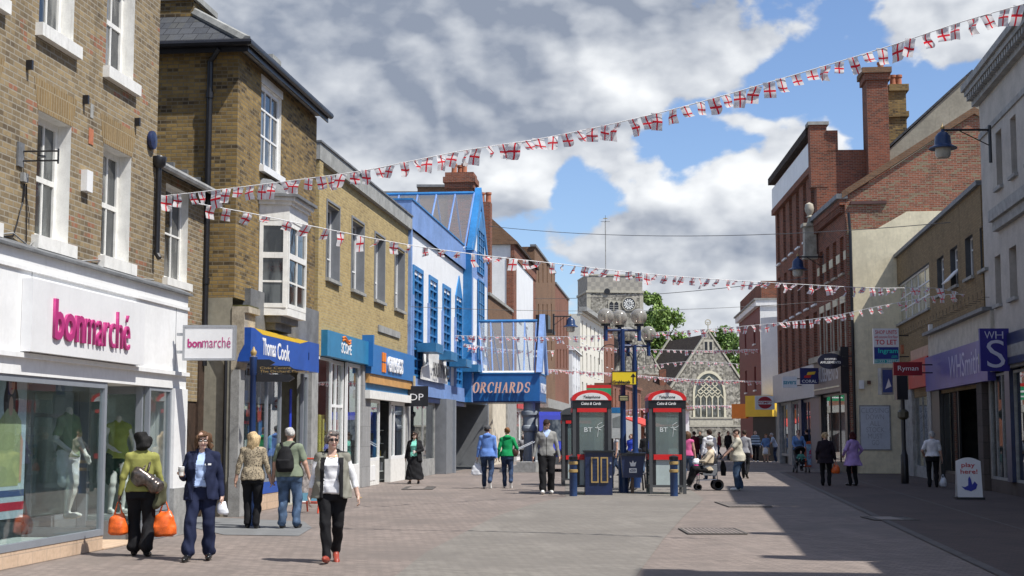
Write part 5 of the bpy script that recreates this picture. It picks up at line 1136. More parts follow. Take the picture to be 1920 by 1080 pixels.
disc(ck, 1.02, -.12, -.051, DRESS, (uc, zc), r0=.9); disc(ck, .9, -.10, -.05, FACE, (uc, zc)); disc(ck, .88, -.13, -.102, BLACK, (uc, zc), r0=.78)
for i in range(12):
    t = i * math.pi / 6; c_, s_ = math.cos(t), math.sin(t); p = [(uc + c_ * r + s_ * w_, -.101, zc + s_ * r - c_ * w_) for r, w_ in ((.5, .045), (.76, .07), (.76, -.07), (.5, -.045))]; ck.prism(p, (0, -.02, 0), BLACK)
disc(ck, .34, -.125, -.101, BLACK, (uc, zc), r0=.28)
for ang, l, w_ in ((R(-5), .7, .045), (R(112), .45, .06)):
    c_, s_ = math.cos(ang), math.sin(ang); ck.prism([(uc + s_ * w_, -.14, zc - c_ * w_), (uc + c_ * l, -.14, zc + s_ * l), (uc - s_ * w_, -.14, zc + c_ * w_)], (0, -.02, 0), BLACK)
ck.build('clock', o)
r = F.rect(1142, 1160, 567, 583); b = MB(); b.box(r[0] - .15, r[1] + .15, -.08, -.001, r[2] - .1, r[3] + .25, DRESS)
for k in (0, 1):
    a_ = r[0] + (r[1] - r[0]) * (k * .52 + .03); c_ = a_ + (r[1] - r[0]) * .42; b.box(a_, c_, -.10, -.081, r[2], r[3] - .15, BLACK); b.prism([(a_, -.081, r[3] - .15), (c_, -.081, r[3] - .15), ((a_ + c_) / 2, -.081, r[3] + .15)], (0, -.02, 0), BLACK)
    for j in range(3): z = r[2] + .15 + j * .3; b.box(a_, c_, -.13, -.101, z, z + .07, STONEG)
b.build('belfry_louvre', o)
b = MB(); u_, z_ = F.L(1138, 547); disc(b, .42, -.2, -.151, BLACK, (u_, z_ + .05)); b.build('round_opening', o)
b = MB(); u_, _ = F.L(1143, 500); zt = F.z(1143, 398); b.tube([(u_, 3, z1), (u_, 3, zt - 1)], .07, STONEG, 6); b.tube([(u_, 3, zt - 1), (u_, 3, zt)], .03, BLACK, 5); b.box(u_ - .7, u_ + .7, 2.98, 3.02, zt - .95, zt - .9, BLACK); b.box(u_ - .02, u_ + .02, 2.4, 3.6, zt - .95, zt - .9, BLACK); b.box(u_ - .3, u_ + .3, 2.98, 3.02, zt - .5, zt - .4, M('gilt', (.5, .35, .1), .3, metal=.8)); b.build('weathervane', o)
# nave gable
Ap = at(1328, 622, 190); hw = 5.7; X = Vector((.976, .215, 0)).normalized(); A = Vector((Ap.x, Ap.y, 0)) - X * hw; B = A + X * 2 * hw
F = Fac(A, B, 'flint_church', 'flint church gable with a large traceried east window and dark tiled roof', 'church'); o = F.o; Ln = F.len
za = Ap.z; ze = F.z(1252, 742)
b = MB(); b.prism([(0, 0, 0), (Ln, 0, 0), (Ln, 0, ze), (hw, 0, za), (0, 0, ze)], (0, .6, 0), FLINT); b.box(0, .5, .6, 16, 0, ze, FLINT); b.box(Ln - .5, Ln, .6, 16, 0, ze, FLINT)
b.box(Ln, Ln + .6, -.4, .6, 0, ze * .75, FLINT); b.box(-.6, 0, -.4, .6, 0, ze * .75, FLINT); b.build('wall', o)
b = MB(); b.prism([(-.3, .3, ze - .1), (hw, .3, za - .25), (Ln + .3, .3, ze - .1), (hw, .3, za - .5)], (0, 15.5, 0), ROOFD); b.build('roof', o)
b = MB()
for yy in (-.1, 15.6):
    b.prism([(-.3, yy, ze - .15), (hw, yy, za), (hw, yy, za + .3), (-.45, yy, ze + .12)], (0, .5, 0), DRESS); b.prism([(hw, yy, za), (Ln + .3, yy, ze - .15), (Ln + .45, yy, ze + .12), (hw, yy, za + .3)], (0, .5, 0), DRESS)
b.build('coping', o)
b = MB(); b.box(hw - .06, hw + .06, .0, .12, za + .25, za + 1.2, DRESS); disc(b, .42, .0, .12, DRESS, (hw, za + 1.25), 16, .3); b.box(hw - .35, hw + .35, .01, .11, za + 1.2, za + 1.3, DRESS); b.build('cross', o)
u0, z0 = F.L(1303, 782); u1, _ = F.L(1357, 782); zt = F.z(1329, 700); W = u1 - u0; uc = (u0 + u1) / 2; zs = z0 + (zt - z0) * .47
def arch(u0, u1, z0, zs, zt, n=8):
    P = [(u0, z0), (u0, zs)]; uc = (u0 + u1) / 2; w = (u1 - u0) / 2
    for i in range(1, n + 1):
        t = i / n; P.append((u0 + w * (1 - math.cos(t * math.pi / 2)) * 1.0, zs + (zt - zs) * math.sin(t * math.pi / 2) ** .9))
    Q = [(2 * uc - x, z) for x, z in reversed(P[:-1])]; return P + Q
b = MB(); CR = M('tracery_stone', (.60, .56, .42), .85, var=.08)
Po = arch(u0 - .3, u1 + .3, z0, zs, zt + .35); Pi = arch(u0, u1, z0, zs, zt)
for i in range(len(Po) - 1): b.prism([(Po[i][0], -.12, Po[i][1]), (Pi[i][0], -.12, Pi[i][1]), (Pi[i + 1][0], -.12, Pi[i + 1][1]), (Po[i + 1][0], -.12, Po[i + 1][1])], (0, .11, 0), CR)
b.box(u0 - .8, u1 + 1.2, -.3, -.001, z0 - 1.1, z0 - .02, DRESS); b.box(u0 - .8, u1 + 1.2, -.4, -.301, z0 - .2, z0, DRESS)
def inside(x, z):
    if z < zs: return u0 < x < u1
    w = W / 2; lim = w * (1 - ((z - zs) / (zt - zs)) ** 1.6); return abs(x - uc) < lim
for k in range(1, 5): x = u0 + W * k / 5; b.box(x - .07, x + .07, -.11, -.012, z0, zs + .1, CR)
for k in range(5):
    x = u0 + W * (k + .5) / 5; h = W / 10
    for s_ in (-1, 1): b.prism([(x + s_ * h, -.10, zs - .3), (x + s_ * h, -.10, zs - .15), (x, -.10, zs + .35), (x, -.10, zs + .2)], (0, .09, 0), CR)
d = W / 5
for j in range(7):
    for k in range(-1, 12):
        x0 = u0 + d * k / 2; z_0 = zs + .3 + j * d * .42
        for s_ in (-1, 1):
            if (k + j) % 2 == 0:
                xa, za_, xb, zb_ = x0, z_0, x0 + s_ * d / 2, z_0 + d * .42
                if inside(xa, za_) and inside(xb, zb_): b.prism([(xa, -.09, za_ - .08), (xb, -.09, zb_ - .08), (xb, -.09, zb_ + .08), (xa, -.09, za_ + .08)], (0, .08, 0), CR)
tw = b.build('traceried_window', o)
b = MB(); b.prism([(x, -.008, z) for x, z in Pi], (0, .006, 0), PANE); b.build('pane', tw)
b = MB(); u_, z_ = F.L(1328, 648); b.box(u_ - .7, u_ + .7, -.06, -.001, z_ - .95, z_ + .8, DRESS)
for s_ in (-.33, .33): b.box(u_ + s_ - .2, u_ + s_ + .2, -.07, -.061, z_ - .8, z_ + .5, BLACK)
b.build('lancet_window', o)
# aisle gable in flint, left of the nave
A = Vector((at(1148, 700, 178).x, 178, 0)); B = Vector((at(1245, 700, 178).x, 180, 0)); F = Fac(A, B, 'aisle_gable', 'smaller flint gable with a dark roof between the tower and the church', 'church'); Ln = F.len; z0, z1 = F.z(1245, 705), F.z(1195, 622)
b = MB(); b.prism([(0, 0, 0), (Ln, 0, 0), (Ln, 0, z0), (Ln / 2, 0, z1), (0, 0, z0)], (0, .5, 0), FLINT); b.prism([(-.2, .5, z0), (Ln / 2, .5, z1 + .1), (Ln + .2, .5, z0)], (0, 9, 0), ROOFD)
b.prism([(Ln / 2, -.05, z1), (Ln + .1, -.05, z0), (Ln + .3, -.05, z0), (Ln / 2, -.05, z1 + .3)], (0, .5, 0), DRESS); b.build('wall', F.o)
# low tiled building with a hipped roof, white flank
YL = 150
A = Vector((at(1150, 800, YL).x, YL, 0)); B = Vector((at(1301, 800, YL).x, YL, 0)); F = Fac(A, B, 'tiled_building', 'low brick shop building with a large hipped brown tile roof in front of the church'); o = F.o; Ln = F.len
ze, zr = F.z(1290, 769), F.z(1225, 699) ; 
b = MB(); b.box(0, Ln - .5, .3, 9, 0, ze, REDB); b.box(Ln - .9, Ln - .45, .2, 9, 0, ze + .01, WHITE); b.build('wall', o)
b = MB(); q = [(-.2, -.3, ze), (Ln + .1, -.3, ze), (Ln + .1, 9, ze), (-.2, 9, ze)]; a_, c_ = (2.6, 4.5, zr), (Ln - 3.3, 4.5, zr)
b.face([q[0], q[1], c_, a_], ROOFT); b.face([q[3], q[0], a_], ROOFT); b.face([q[1], q[2], c_], ROOFT); b.face([q[2], q[3], a_, c_], ROOFT); b.face(q[::-1], ROOFT); b.build('roof', o)
b = MB(); b.box(Ln * .62, Ln * .7, 3, 4, ze, zr + .5, REDB); b.build('chimney', o)
for x in (.8, 3.2, 5.6): win(o, (x, x + 1.2, 2.2, ze - .5), v=.24, fm=WHITE, pm=PANE, sill=False, rows=(.5,))
b = MB(); b.box(0, Ln - 1, -1.2, .2, 2.3, 2.5, M('awning_red', (.5, .05, .03), .7)); b.build('awning', o)
# left side shops beyond the lamp columns
A = Vector((at(1150, 800, 122).x, 122, 0)); B = Vector((at(1202, 800, 146).x, 146, 0))
F = simple_block('brick_shop', 'red brick shop with tall white framed windows behind the lamp columns', A, B, at(1165, 722, 128).z, REDB, 1, 7, z0w=2.9, ww=.9, wh=2.2, depth=1.6, shopm=STONEG)
b = MB(); e = empty('shop_awning', Vector((at(1184, 800, 118).x, 118, 0)), R(70), 'orange red striped awning far down the street between the kiosks', 'awning'); b.prism([(-3, 0, 2.9), (-3, -2.0, 2.2), (-3, -2.0, 2.1), (-3, 0, 2.8)], (6, 0, 0), M('awning_red', (.5, .05, .03), .7)); b.tube([(-2.9, -1.9, 2.1), (-2.9, -1.9, 0)], .04, STONEG, 6); b.tube([(2.9, -1.9, 2.1), (2.9, -1.9, 0)], .04, STONEG, 6); b.build('canvas', e)
# boundary wall by the church
w_ = MB(); A = at(1290, 830, 165); w_.box(0, 16, 0, .5, 0, 2.3, FLINT); w_.box(-.05, 16.05, -.05, .55, 2.3, 2.5, DRESS); wo = w_.build('churchyard_wall', None, loc=(A.x, 165, 0)); tag(wo, 'low flint churchyard wall at the end of the street', 'wall')
# trees
def leafy(root, crown, n, size, seed, mats, name='crown'):
    r = np.random.RandomState(seed); P = []; Fm = []
    blobs = []
    for (c, rad, k) in crown:
        for _ in range(k):
            d = r.normal(size=3); d /= np.linalg.norm(d); blobs.append((np.array(c) + d * np.array(rad) * r.uniform(.55, 1.0), min(rad) * r.uniform(.22, .42)))
    V = []; Fc = []; Mi = []
    per = max(1, n // len(blobs))
    for (c, br) in blobs:
        mi = r.choice(len(mats), p=[.5, .3, .2][:len(mats)] if len(mats) == 3 else None)
        for _ in range(per):
            d = r.normal(size=3); d /= np.linalg.norm(d); p = c + d * br * (r.uniform(.3, 1.1)); a = r.normal(size=3); a /= np.linalg.norm(a); bb = np.cross(a, r.normal(size=3)); bb /= np.linalg.norm(bb); s = size * r.uniform(.6, 1.3)
            i = len(V); V += [p - a * s, p + bb * s * .55, p + a * s, p - bb * s * .55]; Fc.append((i, i + 1, i + 2, i + 3)); Mi.append(mi if r.random_sample() < .8 else r.randint(len(mats)))
    me = bpy.data.meshes.new(name); me.from_pydata([tuple(v) for v in V], [], Fc)
    for m in mats: me.materials.append(m)
    me.polygons.foreach_set('material_index', Mi); me.update(); ob = bpy.data.objects.new(name, me); COL.objects.link(ob); ob.parent = root; return ob
LM = [M('leaf_mid', (.20, .30, .07), .6, var=.3, scale=2), M('leaf_light', (.26, .37, .09), .6, var=.3, scale=2), M('leaf_dark', (.13, .21, .05), .6, var=.3, scale=2)]
for k_ in ('leaf_mid', 'leaf_light', 'leaf_dark'):
    m_ = MATS[k_]; bb_ = m_.node_tree.nodes['Principled BSDF']; bb_.inputs['Subsurface Weight'].default_value = 0
BARK = M('bark', (.09, .07, .05), .9, var=.3, bump=.02)
def tree(px, pyt, Y, wpx, label, seed, n=9000, size=.32, mats=LM, group='trees behind the church'):
    B0 = at(px, 812, Y); H = at(px, pyt, Y).z; w = wpx * Y / FPX / 2
    t = empty('broadleaf_tree', (B0.x, Y, 0), 0, label, 'tree', group)
    b = MB(); b.tube([(0, 0, 0), (.1, 0, H * .3), (-.1, .1, H * .55), (0, 0, H * .8)], [.5, .38, .28, .1], BARK, 9)
    rr = random.Random(seed)
    for i in range(9): a = rr.uniform(0, 6.28); z = H * rr.uniform(.28, .6); b.tube([(0, 0, z), (math.cos(a) * w * .4, math.sin(a) * w * .4, z + H * .12), (math.cos(a) * w * .75, math.sin(a) * w * .75, z + H * .22)], [.16, .11, .04], BARK, 6)
    b.build('trunk', t)
    leafy(t, [((0, 0, H * .62), (w * .95, w * .9, H * .28), 46), ((-w * .25, 0, H * .80), (w * .55, w * .5, H * .16), 26), ((w * .35, 0, H * .5), (w * .75, w * .5, H * .26), 26)], n, size, seed, mats); return t
tree(1232, 538, 235, 110, 'tall pale green leafy tree rising beside the church tower', 3, 44000, .30)
tree(1283, 610, 228, 70, 'smaller green tree between the tall tree and the church gable', 4, 18000, .29)
tree(1362, 606, 240, 110, 'dark green tree showing right of the church gable', 5, 30000, .31, mats=[LM[2], LM[0], LM[2]])
tree(1392, 660, 215, 60, 'low bright green tree right of the church next to the red corner building', 6, 12000, .28)
# ================================================================== ground
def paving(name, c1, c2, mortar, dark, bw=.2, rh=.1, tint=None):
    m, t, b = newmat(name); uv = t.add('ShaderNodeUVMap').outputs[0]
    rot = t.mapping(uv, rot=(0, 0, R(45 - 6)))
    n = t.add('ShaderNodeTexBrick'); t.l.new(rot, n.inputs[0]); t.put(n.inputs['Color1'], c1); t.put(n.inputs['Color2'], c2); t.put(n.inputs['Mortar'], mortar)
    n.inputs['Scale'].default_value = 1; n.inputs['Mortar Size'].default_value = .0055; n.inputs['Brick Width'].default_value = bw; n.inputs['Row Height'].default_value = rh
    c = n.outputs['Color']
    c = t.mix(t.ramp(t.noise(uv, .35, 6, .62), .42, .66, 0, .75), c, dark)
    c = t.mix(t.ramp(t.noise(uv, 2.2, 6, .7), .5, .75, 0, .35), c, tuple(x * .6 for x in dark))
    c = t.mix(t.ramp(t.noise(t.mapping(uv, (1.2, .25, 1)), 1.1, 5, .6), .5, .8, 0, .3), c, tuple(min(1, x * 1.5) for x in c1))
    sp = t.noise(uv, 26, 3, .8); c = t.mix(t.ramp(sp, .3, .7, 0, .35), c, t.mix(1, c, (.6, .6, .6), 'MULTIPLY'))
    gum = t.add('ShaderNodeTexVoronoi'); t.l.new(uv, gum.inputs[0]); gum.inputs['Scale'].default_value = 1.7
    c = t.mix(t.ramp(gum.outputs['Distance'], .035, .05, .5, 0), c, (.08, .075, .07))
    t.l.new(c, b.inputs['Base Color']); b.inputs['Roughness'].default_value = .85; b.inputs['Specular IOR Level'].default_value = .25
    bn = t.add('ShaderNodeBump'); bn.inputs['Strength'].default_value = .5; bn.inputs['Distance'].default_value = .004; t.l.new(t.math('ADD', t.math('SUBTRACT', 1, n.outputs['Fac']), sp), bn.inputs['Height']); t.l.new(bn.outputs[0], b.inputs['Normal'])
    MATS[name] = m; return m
PAVE = paving('block_paving', (.285, .235, .207), (.21, .175, .155), (.105, .092, .082), (.175, .15, .135))
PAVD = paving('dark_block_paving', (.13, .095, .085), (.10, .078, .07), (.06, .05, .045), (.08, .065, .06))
LANE = paving('grey_paving', (.255, .235, .208), (.205, .187, .166), (.115, .105, .093), (.175, .16, .143))
SLAB = paving('slab_paving', (.215, .22, .22), (.195, .20, .205), (.14, .14, .14), (.17, .172, .172), bw=.6, rh=.45)
b = MB(); b.face([(-900, -200, -.004), (900, -200, -.004), (900, 2500, -.004), (-900, 2500, -.004)], PAVE); g = b.build('ground'); tag(g, kind='structure')
def sheet(name, pts, m, z, kind='structure'):
    b = MB(); P = [Vector((p[0], p[1], z)) for p in pts]
    n = Vector((0, 0, 0))
    for i in range(len(P)): n += P[i].cross(P[(i + 1) % len(P)])
    if n.z < 0: P.reverse()
    b.face(P, m); o = b.build(name); return tag(o, kind=kind)
gp = lambda *q: [ground(*p) for p in q]
Lf = gp((735, 1085), (800, 1035), (868, 1000), (930, 968), (1000, 945), (1060, 932)); Rt = gp((1190, 1085), (1245, 1010), (1285, 965), (1320, 935))
sheet('lane', [Vector((-2.2, 4, 0)), *Lf, Vector((2.2, 60, 0)), Vector((9, 120, 0)), Vector((13, 120, 0)), Vector((6.2, 60, 0)), *Rt[::-1], Vector((1.2, 4, 0))], LANE, .004)
sheet('side_path', gp((344, 985), (420, 1003), (560, 1005), (585, 990), (570, 978), (345, 968)), SLAB, .004)
RLx = lambda Y, off: Vector((RLN.x0 + RLN.k * Y - off, Y, 0))
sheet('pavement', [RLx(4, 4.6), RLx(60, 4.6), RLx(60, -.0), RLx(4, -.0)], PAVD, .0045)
GUT = M('gully_stone', (.10, .09, .082), .8, var=.2)
sheet('gully', [RLx(4, 4.75), RLx(60, 4.75), RLx(60, 4.6), RLx(4, 4.6)], GUT, .0085)
sheet('gully', [RLx(4, 2.75), RLx(60, 2.75), RLx(60, 2.7), RLx(4, 2.7)], GUT, .0085)
def grate(px0, px1, py0, py1, label, n=12, name='drain_grate'):
    A, B = ground(px0, (py0 + py1) / 2), ground(px1, (py0 + py1) / 2); d0, d1 = ground(px0, py1).y, ground(px0, py0).y
    W = B.x - A.x; D = d1 - d0; b = MB(); b.box(0, W, 0, D, -.002, .006, M('grate_dark', (.09, .08, .07), .7)); 
    for i in range(n): x = W * (i + .15) / n; b.box(x, x + W / n * .55, .02, D - .02, .006, .012, M('grate_iron', (.24, .20, .175), .6, var=.2))
    b.box(-.04, 0, -.03, D + .03, -.002, .0125, GUT); b.box(W, W + .04, -.03, D + .03, -.002, .0125, GUT); b.box(0, W, -.03, 0, -.002, .0125, GUT); b.box(0, W, D, D + .03, -.002, .0125, GUT)
    o = b.build(name, None, loc=(A.x, d0, .006)); tag(o, label, 'drain'); return o
grate(1356, 1430, 942, 951, 'upper of the two long iron drain grates in the paving'); grate(1285, 1386, 992, 1002, 'lower of the two long iron drain grates, nearest the camera')
grate(1630, 1706, 970, 976, 'shaded iron cover plate on the dark pavement at the right', 1, 'cover_plate')
grate(760, 812, 913, 918, 'pale framed cover plate on the paving near the woman in the long skirt', 1, 'cover_plate')
# ================================================================== street furniture
KG = M('kiosk_grey', (.075, .08, .085), .45, var=.08); KRED = M('kiosk_red', (.62, .02, .02), .35, var=.04); KGL, t_, b_ = newmat('kiosk_glass'); t_.n.remove(b_); hazy(t_, (.72, .82, .82), (.42, .52, .52), .22, .4, .03)  # kiosk_glass: pale reflections are painted in as a teal diffuse tone
GOLD = M('dull_gold', (.38, .26, .10), .45, var=.12); ETCH = M('etched_white', (.62, .66, .66), .6, var=0)
FROST = M('frosted_panel', (.42, .50, .50), .5, var=.06)
def kiosk(px0, px1, Y, label, full=True):
    A = at(px0, 812, Y); B = at(px1, 812, Y); W = B.x - A.x
    k = empty('telephone_kiosk', (A.x, Y, 0), 0, label, 'phone box', 'telephone kiosks'); D = W; Hs = 2.46; Ht = 2.74
    b = MB(); p = .085
    for x in (0, W - p):
        for y in (0, D - p): b.box(x, x + p, y, y + p, 0, Hs, KG)
    b.box(p, W - p, 0, p, .0, .10, KG) if 0 else None
    for y in (.01, D - .06): b.box(p, W - p, y, y + .05, .18, .24, KG)
    for x in (.01, W - .06): b.box(x, x + .05, p, D - p, .18, .24, KG); b.box(x, x + .05, p, D - p, .92, 1.0, KG); b.box(x, x + .05, p, D - p, 2.2, Hs, KG)
    b.box(p, p + .09, .012, .06, .24, 2.26, BLACK); b.box(W - p - .09, W - p, .012, .06, .24, 2.26, BLACK)
    b.box(-.01, W + .01, -.012, D + .01, 2.26, Hs, BLACK); b.build('frame', k, bevel=.006)
    n = 14
    def arc(x0, x1, z0, h): return [(x0 + (x1 - x0) * i / n, z0 + h * (1 - (2 * i / n - 1) ** 2) ** .6 if 0 < i < n else z0) for i in range(n + 1)]
    b = MB(); P = arc(-.02, W + .02, Hs + .08, Ht - Hs - .08); b.prism([(-.02, -.03, Hs), (W + .02, -.03, Hs)] + [(x, -.03, z) for x, z in reversed(P)], (0, D + .06, 0), KRED); b.build('roof', k, bevel=.01)
    b = MB(); P = arc(.07, W - .07, Hs + .0, Ht - Hs - .09); b.prism([(x, -.034, z + .01) for x, z in P], (0, -.006, 0), SIGNW); pn = b.build('header_panel', k)
    text('Telephone', W * .28, W * .72, Hs + .035, Hs + .125, -.042, TXTB, pn, shear=.35, depth=.004, bold=.04)
    text('Coins & Cards', W * .22, W * .74, 2.34, 2.42, -.0125, TXTW, pn, shear=.3, depth=.006, bold=.04)
    b = MB(); b.box(p + .03, W - p - .03, -.018, .01, 2.15, 2.255, KRED); b.box(p + .03, W - p - .03, -.018, .01, .90, 1.04, KRED); b.box(-.018, .0, .1, D - .1, 2.15, 2.255, KRED); b.box(-.018, .0, .1, D - .1, .90, 1.04, KRED); b.build('red_band', k)
    b = MB(); b.box(p + .09, W - p - .09, .03, .036, 1.04, 2.15, KGL); b.box(.03, .036, p, D - p, .24, 2.2, KGL); b.box(W - .036, W - .03, p, D - p, .24, 2.2, KGL); b.box(p, W - p, D - .036, D - .03, .24, 2.26, KGL); b.build('glazing', k)
    b = MB(); b.box(p + .09, W - p - .09, .03, .04, .24, .90, FROST); b.build('kick_panel', k)
    if full:
        text('BT', W * .30, W * .51, 1.63, 1.75, .029, ETCH, k, bold=.02, depth=.003, name='etched_logo')
        b = MB(); c = (W * .64, 1.72)
        for (x0, z0, x1, z1) in ((0, -.22, .03, 0), (.03, 0, .0, .06), (.03, 0, .12, .04), (.12, .04, .2, .1), (.02, -.02, .1, -.04), (.0, .08, .05, .12), (.05, .12, .12, .16), (-.05, .02, .02, .01)):
            b.tube([(c[0] + x0, .026, c[1] + z0), (c[0] + x1, .026, c[1] + z1)], .007, ETCH, 4)
        b.build('piper_mark', k)
    b = MB(); b.box(W * .2, W * .6, D - .32, D - .1, 1.0, 1.75, DGREY); b.box(W * .2, W * .45, D - .36, D - .32, 1.25, 1.65, BLACK); b.box(W * .08, W * .2, D - .25, D - .1, .95, 1.05, ALU); b.build('telephone', k)
    b = MB(); pts = [(W * .3, D - .36, 1.5), (W * .24, D - .42, 1.5), (W * .22, D - .42, 1.25), (W * .3, D - .4, 1.2)]; b.tube(pts, .028, BLACK, 6); b.build('handset', k)
    return k
kiosk(1074, 1146, 38.2, 'red topped grey telephone kiosk behind the blue cabinet, left of the lamp columns')
kiosk(1217, 1286, 38.2, 'red topped grey telephone kiosk just left of the wheelchair')
kq = kiosk(1054, 1116, 44.5, 'third telephone kiosk half hidden behind the left one'); kq.scale = (1, 1, .88)
for k_ in list(kq.children):
    if k_.name.startswith('roof'): k_.data.materials[0] = KG
    if k_.name.startswith('header_panel'):
        for q_ in list(k_.children): bpy.data.objects.remove(q_)
        bpy.data.objects.remove(k_)
# cabinet
A = at(1097, 812, 37.6); B = at(1151, 812, 37.6); W = B.x - A.x
c = empty('utility_cabinet', (A.x, 37.6, 0), 0, 'navy blue utility cabinet with two gold edged louvre panels, before the left kiosk', 'cabinet'); Hc = 1.10
b = MB(); b.box(0, W * .94, 0, .55, .0, Hc, NAVY); b.build('cabinet_body', c, bevel=.01); b = MB(); b.box(-.03, W + .03, -.04, .6, Hc, Hc + .05, BLACK); b.build('top', c, bevel=.008)
for k in (0, 1):
    x0 = W * (.20 + .33 * k); x1 = x0 + W * .26; b = MB(); z0, z1 = .32, .98
    b.box(x0, x0 + .035, -.03, -.001, z0, z1, GOLD); b.box(x1 - .035, x1, -.03, -.001, z0, z1, GOLD); b.box(x0 + .035, x1 - .035, -.03, -.001, z0, z0 + .035, GOLD); b.box(x0 + .035, x1 - .035, -.03, -.001, z1 - .035, z1, GOLD)
    for j in range(17): z = z0 + .05 + j * .035; b.box(x0 + .035, x1 - .035, -.018, -.004, z, z + .015, M('louvre_blue', (.03, .05, .13), .4))
    b.build('louvre_panel', c)
b = MB(); 
for z in (.45, .8): b.box(W * .85, W * .9, -.03, -.001, z, z + .05, ALU)
b.build('hinge', c)
def bollard(px, py, label, h=1.02, r=.10):
    g_ = ground(px, py); c = empty('bollard', g_, 0, label, 'bollard', 'navy bollards with gold bands')
    b = MB(); b.lathe([(r, 0), (r, h - .1), (r + .015, h - .08), (r + .015, h - .02), (r * .8, h), (0, h + .02)], M('bollard_blue', (.02, .05, .14), .4, var=.15), seg=18); b.build('post', c)
    b = MB()
    for z in (h - .22, h - .42): b.lathe([(r + .001, z), (r + .018, z + .01), (r + .018, z + .07), (r + .001, z + .08)], GOLD, seg=18)
    b.build('gold_band', c); b = MB(); b.lathe([(r + .016, h - .1), (r + .018, h - .02), (r * .8, h + .001), (0, h + .022)], BLACK, seg=18); b.build('cap', c); return c
bollard(1075, 930.5, 'navy bollard with two gold bands left of the blue cabinet'); bollard(1264, 930.5, 'navy bollard standing before the right kiosk')
bollard(1169, 922, 'bollard close behind the bin, at the foot of the near lamp column', 1.15, .12); bollard(1196, 905, 'bollard behind the bin on its right', 1.1, .12); bollard(1180, 903, 'bollard furthest back behind the bin', 1.0)
# litter bin
g_ = ground(1186, 925); c = empty('litter_bin', g_, 0, 'navy litter bin on a post bearing a white crest and number', 'bin'); z0 = .42
b = MB(); b.prism([(-.26, -.16, z0), (.26, -.16, z0), (.31, -.2, z0 + .58), (-.31, -.2, z0 + .58)], (0, .36, 0), M('bin_blue', (.02, .035, .10), .4, var=.1)); b.build('tub', c, bevel=.02)
b = MB(); b.box(-.33, .33, -.23, .2, z0 + .58, z0 + .65, BLACK); b.build('lid', c, bevel=.015); b = MB(); b.box(-.04, .04, -.03, .05, 0, z0, M('rusty_post', (.16, .10, .07), .7)); b.build('post', c)
b = MB(); b.box(-.10, .10, -.20, -.18, z0 + .13, z0 + .25, TXTW); b.prism([(-.06, -.205, z0 + .3), (.06, -.205, z0 + .3), (.09, -.205, z0 + .42), (.03, -.205, z0 + .39), (0, -.205, z0 + .46), (-.03, -.205, z0 + .39), (-.09, -.205, z0 + .42)], (0, .01, 0), TXTW); b.build('crest', c)
text('£50', -.075, .075, z0 + .16, z0 + .22, -.201, NAVY, c, bold=.04, depth=.004)
# lamp columns with globes
GLB, t_, b_ = newmat('smoked_globe'); t_.n.remove(b_)
hazy(t_, (.86, .84, .80), (.40, .385, .355), .40, .72, .12)
CB = M('column_blue', (.015, .04, .13), .35, var=.1)
def lampcol(px, Y, label, rot, ztop=4.42):
    g_ = at(px, 812, Y); c = empty('lamp_column', (g_.x, Y, 0), rot, label, 'street lamp', 'globe lamp columns')
    b = MB(); b.lathe([(.14, 0), (.14, .9), (.11, 1.0), (.085, 1.1), (.07, 3.0), (.085, 3.02), (.085, 3.1), (.065, 3.12), (.06, ztop), (.0, ztop + .02)], CB, seg=14); b.build('column', c)
    for ang, L_ in ((180, .46), (0, .46), (90, .46)):
        a = R(ang); d = Vector((math.cos(a), math.sin(a), 0)); b = MB(); e = d * L_
        b.tube([(0, 0, ztop - .03), (e.x, e.y, ztop - .03)], .035, CB, 8); b.tube([(e.x, e.y, ztop - .32), (e.x, e.y, ztop + .1)], .055, CB, 10); ar = b.build('arm', c)
        b = MB(); pts = [(d.x * (L_ + .0 + .28 * math.cos(t)) * 1, d.y * (L_ + .28 * math.cos(t)), 3.75 + .28 * math.sin(t)) for t in [math.pi * i / 10 for i in range(11)]]; pts = [(e.x * 0 + d.x * .08, d.y * .08, 3.0)] + [(d.x * (.36 - .28 * math.cos(math.pi * i / 10)), d.y * (.36 - .28 * math.cos(math.pi * i / 10)), 3.72 + .28 * math.sin(math.pi * i / 10)) for i in range(11)] + [(d.x * .64, d.y * .64, 3.45)]
        b.tube(pts, .012, BLACK, 5); b.build('hoop', c)
        b = MB(); n = 14; rg = .222; b.lathe([(max(1e-5, rg * math.sin(math.pi * i / n)), -rg * math.cos(math.pi * i / n)) for i in range(n + 1)], GLB, seg=28); gb = b.build('globe', c, loc=(e.x, e.y, ztop + .14 + rg * .93))
        b = MB(); b.lathe([(.12, -.25), (.12, -.2), (.06, -.19), (.05, -.05), (.045, .08), (0, .1)], M('lamp_inner', (.6, .58, .5), .5), seg=10); b.lathe([(.13, -.26), (.13, -.20)], BLACK, seg=12); b.build('lamp', gb)
    return c
lampcol(1168.5, 39.2, 'near blue lamp column with three smoked globes and the yellow sign', R(6)); lampcol(1191, 42.6, 'farther blue lamp column with three smoked globes behind the yellow sign', R(20), 4.2)
def flatsign(px0, px1, yt, yb, Y, label, name='sign', m=YEL, th=.03, cat='sign'):
    c0 = at(px0, yb, Y); c1 = at(px1, yt, Y); e = empty(name, (c0.x, Y, c0.z), 0, label, cat); W, H = c1.x - c0.x, c1.z - c0.z
    b = MB(); b.box(0, W, 0, th, 0, H, m); p = b.build('sign_panel', e); return e, W, H, p
SY = M('sign_yellow', (.72, .60, .02), .4, var=.02)
e, W, H, p = flatsign(1147, 1194, 696, 722, 39.0, 'yellow sign reading Grabbacab with an up arrow, strapped to the lamp column', m=SY)
text('Grabbacab', W * .04, W * .74, H * .10, H * .34, -.002, TXTB, p, bold=.08, depth=.004)
